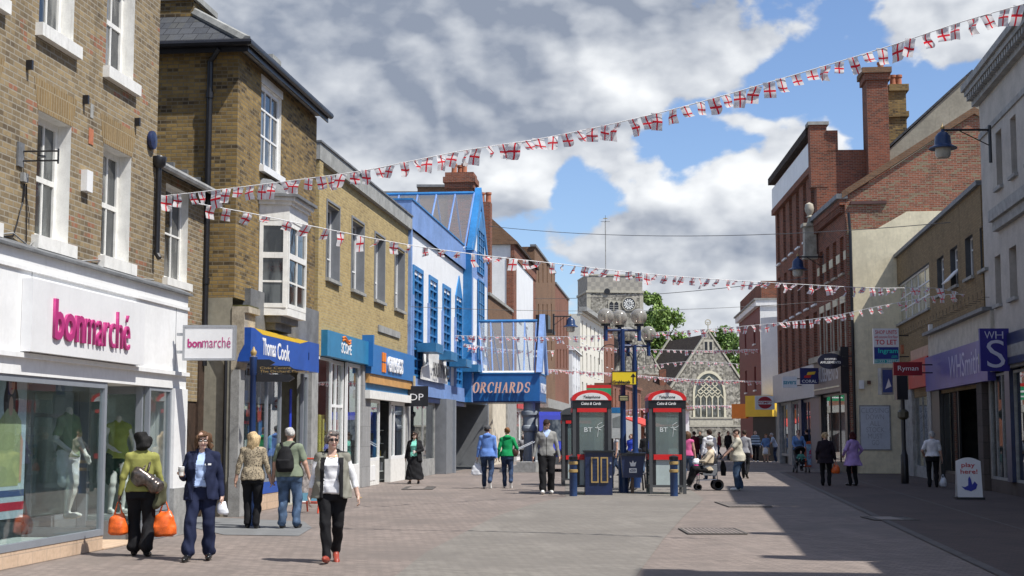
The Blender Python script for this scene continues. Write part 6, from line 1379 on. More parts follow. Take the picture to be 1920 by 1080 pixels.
b = MB(); b.box(W * .83, W * .88, -.006, -.001, H * .12, H * .7, TXTB); b.prism([(W * .75, -.001, H * .6), (W * .96, -.001, H * .6), (W * .855, -.001, H * .86)], (0, -.005, 0), TXTB); b.box(0, W, -.005, -.001, 0, .02, TXTB); b.box(0, W, -.005, -.001, H - .02, H, TXTB); b.box(0, .02, -.005, -.001, .02, H - .02, TXTB); b.box(W - .02, W, -.005, -.001, .02, H - .02, TXTB); b.build('arrow', p)
e, W, H, p = flatsign(1160, 1179, 741, 752, 39.05, 'small black plate with yellow lines of text on the lamp column', m=BLACK)
b = MB()
for k in range(3): b.box(W * .12, W * .88, -.004, -.001, H * (.15 + .28 * k), H * (.27 + .28 * k), M('pale_yellow', (.5, .48, .25), .5))
b.build('lettering', p)
e, W, H, p = flatsign(1147, 1165, 764, 822, 41.0, 'poster board with a blue heading and a grey building picture, between the kiosks', 'poster_board', m=M('poster_grey', (.45, .47, .47), .5, var=.1), th=.08, cat='poster board')
b = MB(); b.box(0, W, -.004, -.001, H * .82, H, M('poster_blue', (.02, .15, .35), .4)); b.box(W * .1, W * .9, -.004, -.001, H * .35, H * .65, M('poster_dark', (.2, .22, .22), .5)); b.prism([(W * .1, -.001, H * .65), (W * .9, -.001, H * .65), (W * .9, -.001, H * .74)], (0, -.003, 0), M('poster_dark', (.2, .22, .22), .5)); b.build('picture', p)
b = MB(); b.box(0, .05, .1, .15, -1.4, H, BLACK); b.box(W - .05, W, .1, .15, -1.4, H, BLACK); b.build('post', e)
# bench
g_ = ground(1212, 918); e = empty('bench', g_, R(82), 'dark slatted metal bench partly hidden behind the right kiosk', 'bench'); b = MB()
for k in range(6): b.box(-.8, .8, .04 + k * .07, .09 + k * .07, .43, .46, BLACK)
b.build('seat', e); b = MB()
for k in range(5): b.prism([(-.8, .44 + k * .02, .55 + k * .08), (.8, .44 + k * .02, .55 + k * .08), (.8, .45 + k * .02, .60 + k * .08), (-.8, .45 + k * .02, .60 + k * .08)], (0, .02, 0), BLACK)
b.build('backrest', e)
for x in (-.7, .7): b = MB(); b.tube([(x, .05, 0), (x, .08, .43), (x, .42, .43), (x, .5, .95)], .03, BLACK, 6); b.tube([(x, .5, 0), (x, .42, .43)], .03, BLACK, 6); b.build('leg', e)
# fingerpost by the travel shop
Y = 25.2; A = at(473, 812, Y); e = empty('fingerpost', (A.x, Y, 0), 0, 'navy signpost with gold finial and black finger boards before Thomas Cook', 'signpost'); zt = at(473, 672, Y).z
b = MB(); b.lathe([(.09, 0), (.09, .9), (.06, 1.0), (.055, zt - .3), (.07, zt - .28), (.07, zt + .02), (.04, zt + .05)], CB, seg=14); b.build('post', e); b = MB(); b.lathe([(.06, 0), (.04, .02), (.055, .06), (.055, .09), (.025, .13), (.012, .17), (0, .18)], GOLD, c=(0, 0, zt + .03), seg=12); b.build('finial', e)
for x1, yt, yb, tx in ((516, 674, 686, None), (553, 686, 700, ('Civic Centre', 'The Orchard Theatre')), (553, 702, 716, None)):
    z1_, z0_ = at(500, yt, Y).z, at(500, yb, Y).z; xx = at(x1, 700, Y).x - A.x; b = MB(); b.prism([(.06, -.03, z0_), (xx - .1, -.03, z0_), (xx, -.03, (z0_ + z1_) / 2), (xx - .1, -.03, z1_), (.06, -.03, z1_)], (0, .05, 0), BLACK); f = b.build('finger_board', e, bevel=.006)
    if tx:
        h_ = (z1_ - z0_)
        for i, s_ in enumerate(tx): text(s_, .12, .12 + .045 * len(s_), z0_ + h_ * (.55 - .45 * i), z0_ + h_ * (.88 - .45 * i), -.031, GOLD, f, depth=.003)
# wall lanterns
def lantern(px, py, pxw, Y, label, s=1.0, out=None):
    p = at(px, py, Y); q = at(pxw, py - 18, Y); e = empty('wall_lantern', p, 0, label, 'wall lamp', 'blue bell shaped wall lanterns'); LB = M('lantern_blue', (.012, .035, .10), .3, var=.1)
    b = MB(); b.lathe([(0, .56 * s), (.03 * s, .5 * s), (.05 * s, .44 * s), (.12 * s, .40 * s), (.20 * s, .30 * s), (.22 * s, .1 * s), (.24 * s, .06 * s), (.36 * s, .0), (.37 * s, -.03 * s), (.22 * s, -.02 * s)], LB, seg=20); b.build('hood', e)
    b = MB(); b.lathe([(.20 * s, -.02 * s), (.20 * s, -.2 * s), (.15 * s, -.27 * s), (0, -.29 * s)], M('lantern_glass', (.42, .40, .34), .3), seg=18); b.build('glass_bowl', e)
    dx = q.x - p.x; b = MB(); b.tube([(0, 0, .48 * s), (dx, 0, .48 * s)], .03 * s, BLACK, 8); b.tube([(dx, 0, -.4 * s), (dx, 0, .6 * s)], .045 * s, BLACK, 8); b.tube([(dx * .35, 0, .46 * s), (dx, 0, .05 * s)], .015 * s, BLACK, 5); b.lathe([(.04, 0), (.06, .04), (.02, .1), (0, .18)], GOLD, c=(0, 0, .5 * s), seg=8)
    b.build('arm', e); return e
lantern(1768, 277, 1856, 37.5, 'large dark blue wall lantern on an arm from the stucco building at the right'); lantern(1496, 505, 1545, 63, 'dark blue wall lantern on the red brick block', 1.15); lantern(1070, 612, 1038, 96, 'blue wall lantern on the brown brick block at the left', 1.4)
# slender black lamp post with a cabinet on the right pavement
g_ = ground(1697, 907); e = empty('lamp_post', g_, 0, 'slender black lamp post in the shade before the cream wall', 'street lamp'); b = MB(); b.lathe([(.11, 0), (.13, .1), (.12, .9), (.09, .95), (.06, 1.1), (.055, 2.7), (.0, 2.75)], BLACK, seg=12); b.build('post', e)
b = MB(); b.box(-.22, .13, -.16, .16, 2.66, 3.42, BLACK); b.build('lantern', e, bevel=.03); b = MB(); b.lathe([(.1, -.12), (.18, -.05), (.18, .12), (.1, .2)], M('black_gold', (.08, .07, .04), .4), c=(0, 0, 2.15), seg=8); b.build('basket_bracket', e)
# double sided light box sign over the doorway by the cream wall
e, W, H, pn = psign('grey light box sign with a blue and white picture over the dark doorway', 1650, 1671, 690, 740, 52, STONEG, arms=0, th=.5); b = MB(); b.box(W * .1, W * .9, -.26, -.251, H * .08, H * .92, M('sign_navy2', (.05, .08, .25), .4)); b.prism([(W * .3, -.261, H * .2), (W * .8, -.261, H * .3), (W * .6, -.261, H * .6)], (0, -.01, 0), TXTW); b.build('picture', pn)
# sandwich boards
def aboard(px, pyb, W, H, label, frame, face, rz=0, lean=.18):
    g_ = ground(px, pyb); e = empty('sandwich_board', g_, rz, label, 'sandwich board'); 
    for s_ in (0, 1):
        b = MB(); y0, y1 = (0, lean) if s_ == 0 else (2 * lean + .06, lean + .06)
        n = 10; arcp = [(-W / 2 + W * i / n, H + .09 * math.sin(math.pi * i / n)) for i in range(n + 1)]
        P = [(-W / 2, y0, .04), (W / 2, y0, .04)] + [(x, y0 + (y1 - y0) * z / H, z) for x, z in reversed(arcp)]
        b.prism(P, (0, .025 if s_ == 0 else -.025, 0), frame); fo = b.build('frame', e)
        if s_ == 0:
            b = MB(); q = lambda x, z: (x, y0 + (y1 - y0) * z / H - .004, z); b.prism([q(-W / 2 + .05, .12), q(W / 2 - .05, .12), q(W / 2 - .05, H - .06), q(-W / 2 + .05, H - .06)], (0, -.004, 0), face); pf = b.build('face_panel', e)
    return e, pf
def leantext(s_, u0, u1, z0, z1, m, par, H, lean, **k):
    t = text(s_, u0, u1, z0, z1, 0, m, par, depth=.004, **k); t.rotation_euler = (-math.atan2(lean, H) * 1.0, 0, 0); t.location = (0, -.011, 0); return t
e, pf = aboard(1820, 937, .58, .92, 'white rounded sandwich board reading play here! beside the bookshop', SIGNW, SIGNW, R(-8)); b = MB(); b.box(-.33, .33, -.05, .45, 0, .06, BLACK); b.build('base', e)
PR = M('play_red', (.5, .03, .04), .5, var=0); BLU = M('play_blue', (.02, .03, .3), .5, var=0)
leantext('play', -.17, .15, .76, .9, PR, pf, .92, .18, bold=.03); leantext('here!', -.2, .2, .63, .74, PR, pf, .92, .18, bold=.03)
b = MB(); sl_ = lambda z: z * .18 / .92 - .013
pts = [(-.2, .32), (-.12, .24), (.02, .2), (.14, .26), (.18, .36), (.12, .44), (.06, .36), (.03, .5), (.0, .56), (-.03, .5), (-.04, .34), (-.12, .3)]
b.prism([(x, sl_(z), z) for x, z in pts], (0, -.004, 0), BLU); b.build('crossed_fingers_mark', pf)
e, pf = aboard(1524, 877, .62, 1.15, 'orange framed sandwich board offering £5 behind the woman with the pushchair', M('board_orange', (.55, .09, .02), .5), M('board_pale_blue', (.25, .38, .5), .5, var=.3, scale=6), R(0))
leantext('£5', -.15, .25, .62, .88, M('promo_red', (.5, .03, .08), .5, var=0), pf, 1.15, .18, bold=.04); leantext('TREAT', -.2, .25, .42, .56, M('promo_red', (.5, .03, .08), .5, var=0), pf, 1.15, .18, bold=.03)
g_ = ground(572, 962); e = empty('sandwich_board', g_, R(-25), 'red tubular framed sandwich board with a food poster, behind the man with the backpack', 'sandwich board'); ORR = M('red_tube', (.6, .08, .04), .4)
for y0, s_ in ((0, 1), (.55, -1)):
    b = MB(); b.tube([(-.3, y0, 0), (-.27, y0 + s_ * .2, 1.0), (-.2, y0 + s_ * .22, 1.08), (.2, y0 + s_ * .22, 1.08), (.27, y0 + s_ * .2, 1.0), (.3, y0, 0)], .018, ORR, 8); b.tube([(-.29, y0 + s_ * .04, .2), (.29, y0 + s_ * .04, .2)], .014, ORR, 6); b.build('frame', e)
b = MB(); b.prism([(-.25, .04, .24), (.25, .04, .24), (.25, .19, .98), (-.25, .19, .98)], (0, .01, 0), M('food_poster', (.5, .45, .42), .5, var=.5, scale=9)); pf = b.build('face_panel', e); b = MB(); b.prism([(-.25, .025, .24), (.25, .025, .24), (.25, .058, .4), (-.25, .058, .4)], (0, .002, 0), M('poster_cyan', (.2, .45, .6), .5)); b.build('strip', pf)
g_ = ground(1497, 865); 
# steps and handrail by the arcade columns
g_ = ground(990, 886); e = empty('handrail', g_, R(-10), 'grey tubular handrail and small steps left of the arcade column', 'handrail'); b = MB()
b.tube([(-.9, 0, 0), (-.9, 0, .75), (.1, .5, 1.25), (.1, .5, 0)], .03, ALU, 8); b.tube([(-.9, .9, 0), (-.9, .9, .75), (.1, 1.4, 1.25)], .03, ALU, 8); b.build('rail', e); b = MB()
for k in range(3): b.box(-1.2 + k * .35, .3, .1, 1.5, k * .14, k * .14 + .14, STONEG)
b.build('steps', e)
g_ = ground(994, 874); e = empty('litter_bin', g_, 0, 'square navy litter bin with a gold crest left of the grey columns', 'bin'); b = MB(); b.box(-.35, .35, 0, .6, .02, 1.0, M('bin_blue', (.02, .035, .10), .4)); b.build('bin_body', e, bevel=.04); b = MB(); b.box(-.1, .1, -.012, -.001, .55, .75, GOLD); b.build('crest', e)
# blue van facing the camera
Y = 60; A = at(1012, 812, Y); B = at(1092, 812, Y); Wv = B.x - A.x; VB = M('van_blue', (.03, .04, .30), .3, var=.05)
v = empty('van', ((A.x + B.x) / 2, Y, 0), 0, 'royal blue van facing the camera, parked beyond the grey columns', 'van'); w2 = Wv / 2; 
b = MB(); prof = [(0, .35), (0, .95), (.25, 1.1), (.55, 1.2), (1.1, 2.35), (1.3, 2.5), (5.2, 2.55), (5.3, .35)]
b.prism([(-w2, y, z) for y, z in prof], (Wv, 0, 0), VB); b.build('body', v, bevel=.06)
b = MB(); b.prism([(-w2 + .1, .60, 1.26), (w2 - .1, .60, 1.26), (w2 - .2, 1.02, 2.15), (-w2 + .2, 1.02, 2.15)], (0, -.03, .014), PANE); b.build('windscreen', v)
b = MB(); b.box(-w2 + .05, w2 - .05, -.08, .0, .3, .62, DGREY); b.build('bumper', v, bevel=.03); b = MB(); b.box(-.5, .5, -.03, .0, .7, .88, BLACK); b.build('grille', v)
for s_ in (-1, 1):
    b = MB(); b.box(s_ * (w2 - .38) - .17, s_ * (w2 - .38) + .17, -.03, .02, .72, .95, ALU); b.build('headlight', v, bevel=.02); b = MB(); b.lathe([(.1, -.12), (.33, -.12), (.36, -.08), (.36, .08), (.33, .12), (.1, .12)], BLACK, seg=20); wh = b.build('wheel', v, loc=(s_ * (w2 - .15), .95, .36)); wh.rotation_euler = (0, R(90), 0)
    b = MB(); b.box(s_ * (w2 + .12) - .08, s_ * (w2 + .12) + .08, .75, .85, 1.3, 1.6, BLACK); b.build('mirror', v, bevel=.02)
# far cars by the church
# thin wires over the street
def wire(pts, Y0, Y1, label, r=.012, sag=0):
    P = []; n = 16; a = at(*pts[0], Y0); c = at(*pts[1], Y1)
    for i in range(n + 1): t = i / n; p = a.lerp(c, t); p.z -= sag * 4 * t * (1 - t); P.append(p)
    b = MB(); b.tube(P, r, M('cable_grey', (.08, .08, .08), .6), 4); o_ = b.build('overhead_cable'); tag(o_, label, 'cable'); return o_
wire(((918, 424), (1855, 410)), 66, 44, 'thin overhead cable crossing highest, from the gabled bay to the tan building', .012, .5)
wire(((1000, 560), (1560, 515)), 95, 66, 'thin overhead cable crossing behind the lamp globes from the brown block', .016, .3)
wire(((770, 575), (1600, 560)), 50, 58, 'thin overhead cable crossing low before the blue centre', .008, .3)
# ================================================================== bunting
FLW = M('flag_white', (.84, .83, .84), .8, var=.02); FLR = M('flag_red', (.72, .02, .04), .8, var=.03); STR = M('string_white', (.7, .7, .7), .8, var=0)
for m_ in (FLW, FLR):
    t_ = NT(m_.node_tree); pb = t_.n['Principled BSDF']; tl = t_.add('ShaderNodeBsdfTranslucent'); tl.inputs[0].default_value = (.8, .78, .78, 1) if m_ is FLW else (.75, .03, .05, 1); mx = t_.add('ShaderNodeMixShader'); mx.inputs[0].default_value = .5; t_.l.new(pb.outputs[0], mx.inputs[1]); t_.l.new(tl.outputs[0], mx.inputs[2]); t_.l.new(mx.outputs[0], t_.n['Material Output'].inputs[0])
def flagmesh(seed, s=1.0):
    r = random.Random(seed); xs = [0, .13, .27, .43, .57, .73, .87, 1]; zs = [0, .15, .28, .44, .56, .72, .86, 1]; V = []; F_ = []; Mi = []
    a1, a2, ph, tw, lift, slant = r.uniform(.05, .16), r.uniform(.03, .12), r.uniform(0, 6), r.uniform(-.6, .6), r.choice((0, 0, 0, .3, .5, .8)), r.uniform(-.25, .25)
    for z in zs:
        for x in xs:
            d = z; xx = (x - .5) * (.78 if z > 0 else .85); yy = a1 * math.sin(4.5 * x + ph + z * 2) * (.3 + d) + a2 * math.sin(7 * z + ph)
            ca, sa = math.cos(tw * d), math.sin(tw * d); X = xx * ca - yy * sa + slant * d; Yy = xx * sa + yy * ca; Zz = -1.05 * d * (1 - lift * .6 * d); Yy += lift * d * 1.0
            V.append((X * .30 * s, Yy * .30 * s, Zz * .34 * s))
    n = 8
    for j in range(7):
        for i in range(7): F_.append((j * n + i, (j + 1) * n + i, (j + 1) * n + i + 1, j * n + i + 1)); Mi.append(1 if i == 3 or j == 3 else 0)
    me = bpy.data.meshes.new('flag'); me.from_pydata(V, [], F_); me.materials.append(FLW); me.materials.append(FLR); me.polygons.foreach_set('material_index', Mi); me.polygons.foreach_set('use_smooth', [True] * len(F_)); me.update(); return me
FM = [flagmesh(i) for i in range(14)]
def bunting(ctrl, label, n, seed=0, size=1.0, fold=0., thick=.008):
    """ctrl: (px, py, Y) points"""
    P = [at(*c) for c in ctrl]; e = empty('bunting', P[0], 0, label, 'bunting', 'strings of flag bunting'); r = random.Random(seed)
    Q = []
    m = len(P) - 1
    def cr(t):
        i = min(int(t), m - 1); f = t - i; p0, p1, p2, p3 = P[max(i - 1, 0)], P[i], P[i + 1], P[min(i + 2, m)]
        return .5 * ((2 * p1) + (p2 - p0) * f + (2 * p0 - 5 * p1 + 4 * p2 - p3) * f * f + (3 * p1 - p0 - 3 * p2 + p3) * f ** 3)
    N_ = 120; S = [cr(m * i / N_) for i in range(N_ + 1)]; L_ = [0]
    for i in range(N_): L_.append(L_[-1] + (S[i + 1] - S[i]).length)
    b = MB(); b.tube([q - P[0] for q in S], thick, STR, 4, caps=False); b.build('string', e)
    k = 0
    for f in range(n):
        s = L_[-1] * (f + .5 + r.uniform(-.11, .11)) / n
        while k < N_ - 1 and L_[k + 1] < s: k += 1
        t = (s - L_[k]) / max(1e-6, L_[k + 1] - L_[k]); p = S[k].lerp(S[k + 1], t); d = (S[k + 1] - S[k]); a = math.atan2(d.y, d.x)
        o_ = bpy.data.objects.new('flag', r.choice(FM)); COL.objects.link(o_); o_.parent = e; o_.location = p - P[0]
        sc = size * r.uniform(.9, 1.08); o_.scale = (sc * r.choice((1, 1, .8)), sc, sc * (r.uniform(.4, .9) if r.random() < fold else r.uniform(.85, 1.05)))
        o_.rotation_euler = (r.uniform(-.25, .25), r.uniform(-.2, .2), (a if abs(a) < .9 else .6 * math.copysign(1, a)) + r.uniform(-.7, .7) * (1 if r.random() < .5 else .3))
    return e
bunting([(303, 368, 24.5), (400, 357, 24.3), (520, 342, 24), (680, 320, 23.5), (860, 284, 23), (1040, 255, 22.4), (1250, 208, 21.8), (1450, 152, 21.2), (1650, 92, 20.5), (1800, 42, 20), (1925, 6, 19.6)], 'highest string of white flags with red crosses, rising to the top right corner', 66, 1, .76)
bunting([(372, 382, 24.6), (480, 402, 25.5), (600, 427, 26.5), (760, 458, 28), (900, 478, 29.5), (1050, 495, 31.5), (1200, 512, 34), (1350, 524, 37), (1500, 533, 40), (1640, 540, 42.5), (1760, 541, 44.5), (1834, 562, 43.5)], 'second string of large flags, dipping below the highest one to the tan building', 68, 2, .78, .15)
bunting([(853, 629, 60), (1000, 632, 57), (1140, 628, 54), (1280, 620, 51), (1400, 611, 49), (1540, 596, 46.5), (1660, 572, 45), (1780, 552, 43.5), (1834, 557, 43)], 'string of flags crossing level behind the lamp globes and rising to the tan building', 76, 3, .76, .35)
bunting([(870, 645, 62), (950, 655, 68), (1040, 658, 74)], 'short string of small flags before the brown brick block', 22, 4, .95, .6)
bunting([(1020, 692, 92), (1150, 700, 90), (1290, 711, 88), (1430, 715, 86)], 'string of small flags low across the church window', 60, 5, .95, .8, .012)
bunting([(1062, 648, 105), (1180, 654, 100), (1330, 657, 96), (1500, 652, 80)], 'string of tiny folded flags crossing the church gable', 64, 6, .95, .8, .012)
bunting([(1180, 690, 120), (1290, 678, 112), (1400, 684, 105), (1452, 690, 98), (1540, 684, 72)], 'string of tiny flags between the church and the red brick block', 54, 7, 1.0, .7, .014)
bunting([(1140, 772, 120), (1240, 764, 118), (1330, 760, 116), (1400, 762, 112)], 'lowest string of tiny flags behind the right kiosk', 44, 8, .95, .8, .014)
# ================================================================== people: one continuous surface each, grown from a signed distance field
def nets(D, org, h):
    """naive surface nets on grid D (nx,ny,nz)"""
    S = D < 0; nx, ny, nz = D.shape
    cs = [(i, j, k) for i in (0, 1) for j in (0, 1) for k in (0, 1)]
    cor = [S[i:nx - 1 + i, j:ny - 1 + j, k:nz - 1 + k] for i, j, k in cs]
    cnt = sum(c.astype(np.int8) for c in cor); act = (cnt > 0) & (cnt < 8)
    I = np.argwhere(act); idx = -np.ones(act.shape, np.int64); idx[act] = np.arange(len(I))
    acc = np.zeros((len(I), 3)); num = np.zeros(len(I))
    for a in range(8):
        for b in range(a + 1, 8):
            d = [cs[b][q] - cs[a][q] for q in range(3)]
            if sum(abs(x) for x in d) != 1: continue
            A = I + np.array(cs[a]); B = I + np.array(cs[b]); da = D[A[:, 0], A[:, 1], A[:, 2]]; db = D[B[:, 0], B[:, 1], B[:, 2]]
            m = (da < 0) != (db < 0); t = np.where(m, da / np.where(m, da - db, 1), 0)[:, None]; p = A + t * (B - A); acc[m] += p[m]; num[m] += 1
    V = acc / num[:, None] * h + org; F = []
    for ax in range(3):
        o1, o2 = [(1, 2), (2, 0), (0, 1)][ax]; sl0 = [slice(None)] * 3; sl1 = [slice(None)] * 3; sl0[ax] = slice(0, -1); sl1[ax] = slice(1, None)
        a = S[tuple(sl0)]; b = S[tuple(sl1)]; E = np.argwhere(a != b)
        E = E[(E[:, o1] > 0) & (E[:, o2] > 0) & (E[:, o1] < D.shape[o1] - 1) & (E[:, o2] < D.shape[o2] - 1)]
        if not len(E): continue
        flip = a[E[:, 0], E[:, 1], E[:, 2]]; q = []
        for (u, v) in ((0, 0), (1, 0), (1, 1), (0, 1)):
            c = E.copy(); c[:, o1] -= 1 - u; c[:, o2] -= 1 - v; q.append(idx[c[:, 0], c[:, 1], c[:, 2]])
        q = np.stack(q, 1); q[~flip] = q[~flip][:, ::-1]; F.append(q)
    return V, np.concatenate(F)
class SDF:
    def __init__(s): s.p = []; s.mats = []
    def mi(s, m):
        if m not in s.mats: s.mats.append(m)
        return s.mats.index(m)
    def cap(s, a, b, ra, rb, m, k=.02, fold=0, fl=None):
        """tapered capsule; fl=(axis vector, factor) flattens it along that axis"""
        a = np.array(a, float); b = np.array(b, float); R_ = max(ra, rb) + .01
        s.p.append(('c', a, b, ra, rb, s.mi(m), k, fold, np.minimum(a, b) - R_, np.maximum(a, b) + R_, fl))
    def ell(s, c, r, m, k=.02, rot=None, fold=0):
        c = np.array(c, float); r = np.array(r, float); q = max(r); s.p.append(('e', c, r, rot, 0, s.mi(m), k, fold, c - q, c + q))
    def loft(s, prof, m, k=.02, fold=0, cut=None, n=2.3):
        """prof rows: z, cx, cy, rx, ry"""
        P = np.array(sorted(prof), float); lo = np.array([(P[:, 1] - P[:, 3]).min(), (P[:, 2] - P[:, 4]).min(), P[0, 0]]) - .01; hi = np.array([(P[:, 1] + P[:, 3]).max(), (P[:, 2] + P[:, 4]).max(), P[-1, 0]]) + .01
        s.p.append(('l', P, cut, n, 0, s.mi(m), k, fold, lo, hi))
    def sub(s, c, r, rot=None):
        c = np.array(c, float); s.p.append(('s', c, np.array(r, float), rot, 0, 0, .01, 0, c - max(r), c + max(r)))
    def run(s, h, colour=None, pad=.03):
        lo = np.min([q[8] for q in s.p if q[0] != 's'], 0) - pad; hi = np.max([q[9] for q in s.p if q[0] != 's'], 0) + pad
        n = np.ceil((hi - lo) / h).astype(int) + 1; D = np.full(n, 1.0, np.float32); W = np.full(n, 9.0, np.float32); Mt = np.zeros(n, np.int16)
        for q in s.p:
            i0 = np.maximum(0, np.floor((q[8] - .05 - lo) / h).astype(int)); i1 = np.minimum(n, np.ceil((q[9] + .05 - lo) / h).astype(int) + 1)
            if (i1 <= i0).any(): continue
            X = (lo[0] + np.arange(i0[0], i1[0]) * h)[:, None, None]; Y = (lo[1] + np.arange(i0[1], i1[1]) * h)[None, :, None]; Z = (lo[2] + np.arange(i0[2], i1[2]) * h)[None, None, :]
            if q[0] == 'c':
                a, b = q[1], q[2]; ba = b - a; L2 = max(1e-9, ba @ ba); t = np.clip(((X - a[0]) * ba[0] + (Y - a[1]) * ba[1] + (Z - a[2]) * ba[2]) / L2, 0, 1)
                dx, dy, dz = X - a[0] - t * ba[0], Y - a[1] - t * ba[1], Z - a[2] - t * ba[2]
                if q[10] is not None:
                    ax, f = q[10]; pr = dx * ax[0] + dy * ax[1] + dz * ax[2]; g = (1 / f - 1); dx = dx + pr * g * ax[0]; dy = dy + pr * g * ax[1]; dz = dz + pr * g * ax[2]
                d = np.sqrt(dx * dx + dy * dy + dz * dz) - (q[3] + (q[4] - q[3]) * t)
            elif q[0] in 'es':
                x, y, z = X - q[1][0], Y - q[1][1], Z - q[1][2]
                if q[3] is not None:
                    R_ = q[3]; x, y, z = R_[0, 0] * x + R_[1, 0] * y + R_[2, 0] * z, R_[0, 1] * x + R_[1, 1] * y + R_[2, 1] * z, R_[0, 2] * x + R_[1, 2] * y + R_[2, 2] * z
                r = q[2]; k0 = np.sqrt((x / r[0]) ** 2 + (y / r[1]) ** 2 + (z / r[2]) ** 2); d = (k0 - 1) * min(r)
                d = np.broadcast_to(d, tuple(i1 - i0))
            else:
                P = q[1]; zz = Z.ravel(); cx, cy, rx, ry = (np.interp(zz, P[:, 0], P[:, c])[None, None, :] for c in (1, 2, 3, 4)); e = q[3]
                k0 = (np.abs((X - cx) / rx) ** e + np.abs((Y - cy) / ry) ** e) ** (1 / e); d = (k0 - 1) * np.minimum(rx, ry)
                d = np.maximum(d, np.maximum(P[0, 0] - Z, Z - P[-1, 0]))
                if q[2] is not None: d = np.maximum(d, q[2](X, Y, Z))
            if q[7]:
                f = q[7]; d = d + f * (np.sin(23 * Z + 6 * np.sin(11 * X + 2) + 5 * np.sin(9 * Y)) * .6 + np.sin(31 * X + 17 * Z + 4 * np.sin(13 * Y)) * .4) * .5 + f * .6 * np.sin(15 * X - 22 * Z + 9 * Y) * np.sin(7 * Z + 3)
            sl = tuple(slice(a_, b_) for a_, b_ in zip(i0, i1)); d = d.astype(np.float32)
            if q[0] == 's': D[sl] = np.maximum(D[sl], -d); continue
            o_ = D[sl]; k = q[6]; hh = np.maximum(k - np.abs(o_ - d), 0) / k; D[sl] = np.minimum(o_, d) - hh * hh * k * .25
            m = d < W[sl]; Mt[sl][m] = q[5]; W[sl][m] = d[m]
        V, F = nets(D, lo, h); c = V[F].mean(1); ii = np.clip(np.round((c - lo) / h).astype(int), 0, n - 1); mi = Mt[ii[:, 0], ii[:, 1], ii[:, 2]]
        if colour:
            for fn, m in colour:
                k = s.mi(m); mi = np.where(fn(c, mi, s.mats), k, mi)
        return V, F, mi
    def build(s, name, parent, h, colour=None, loc=(0, 0, 0), scale=1.0):
        V, F, mi = s.run(h, colour); V = V * scale; me = bpy.data.meshes.new(name); me.vertices.add(len(V)); me.vertices.foreach_set('co', V.astype('f').ravel())
        me.loops.add(F.size); me.loops.foreach_set('vertex_index', F.astype('i').ravel()); me.polygons.add(len(F)); me.polygons.foreach_set('loop_start', np.arange(0, F.size, 4, dtype='i')); me.polygons.foreach_set('loop_total', np.full(len(F), 4, 'i'))
        for m in s.mats: me.materials.append(m)
        me.polygons.foreach_set('material_index', mi.astype('i')); me.polygons.foreach_set('use_smooth', np.ones(len(F), bool)); me.update(calc_edges=True); me.validate()
        o = bpy.data.objects.new(name, me); COL.objects.link(o); o.parent = parent; o.location = loc; return o
def cloth(name, col, rough=.85, pat=None, spec=.2):
    if name in MATS: return MATS[name]
    m, t, b = newmat(name); g = t.add('ShaderNodeTexCoord').outputs['Object']; c = t.mix(t.ramp(t.noise(g, 7, 4), .3, .7), tuple(x * .85 for x in col), tuple(min(1, x * 1.12) for x in col))
    if pat == 'leopard':
        v = t.add('ShaderNodeTexVoronoi'); t.l.new(t.mapping(g, (1, 1, 1.2)), v.inputs[0]); v.inputs['Scale'].default_value = 34
        f = t.ramp(t.math('ABSOLUTE', t.math('SUBTRACT', v.outputs['Distance'], .32)), .05, .13, 1, 0); f = t.math('MULTIPLY', f, t.ramp(t.noise(g, 30, 2), .3, .4)); c = t.mix(f, (.36, .30, .21), (.03, .024, .02))
    if pat == 'denim': c = t.mix(t.ramp(t.noise(g, 4, 4), .4, .65), tuple(x * .6 for x in col), tuple(min(1, x * 1.5) for x in col))
    if pat == 'stripe':
        sp = t.add('ShaderNodeSeparateXYZ'); t.l.new(g, sp.inputs[0]); f = t.math('GREATER_THAN', t.math('SINE', t.math('MULTIPLY', sp.outputs[2], 42)), .2); c = t.mix(f, (.40, .50, .58), (.06, .08, .12))
    t.l.new(c, b.inputs['Base Color']); b.inputs['Roughness'].default_value = rough; b.inputs['Specular IOR Level'].default_value = spec
    bn = t.add('ShaderNodeBump'); bn.inputs['Strength'].default_value = .35; bn.inputs['Distance'].default_value = .016; t.l.new(t.noise(t.mapping(g, (1, 1, .55)), 15, 5, .6, .6), bn.inputs['Height']); t.l.new(bn.outputs[0], b.inputs['Normal'])
    MATS[name] = m; return m
def skinm(name, col):
    if name in MATS: return MATS[name]
    m, t, b = newmat(name); g = t.add('ShaderNodeTexCoord').outputs['Object']; t.l.new(t.mix(t.ramp(t.noise(g, 12, 3), .3, .7), tuple(x * .9 for x in col), tuple(min(1, x * 1.08) for x in col)), b.inputs['Base Color'])
    b.inputs['Roughness'].default_value = .5; b.inputs['Subsurface Weight'].default_value = .0; MATS[name] = m; return m
def hairm(name, col):
    if name in MATS: return MATS[name]
    m, t, b = newmat(name); g = t.add('ShaderNodeTexCoord').outputs['Object']; f = t.noise(t.mapping(g, (1, 1, .18)), 90, 3, .7); c = t.mix(t.ramp(f, .35, .65), tuple(x * .5 for x in col), tuple(min(1, x * 1.35) for x in col)); t.l.new(c, b.inputs['Base Color']); b.inputs['Roughness'].default_value = .7; b.inputs['Specular IOR Level'].default_value = .25
    bn = t.add('ShaderNodeBump'); bn.inputs['Strength'].default_value = .8; bn.inputs['Distance'].default_value = .01; t.l.new(f, bn.inputs['Height']); t.l.new(bn.outputs[0], b.inputs['Normal']); MATS[name] = m; return m
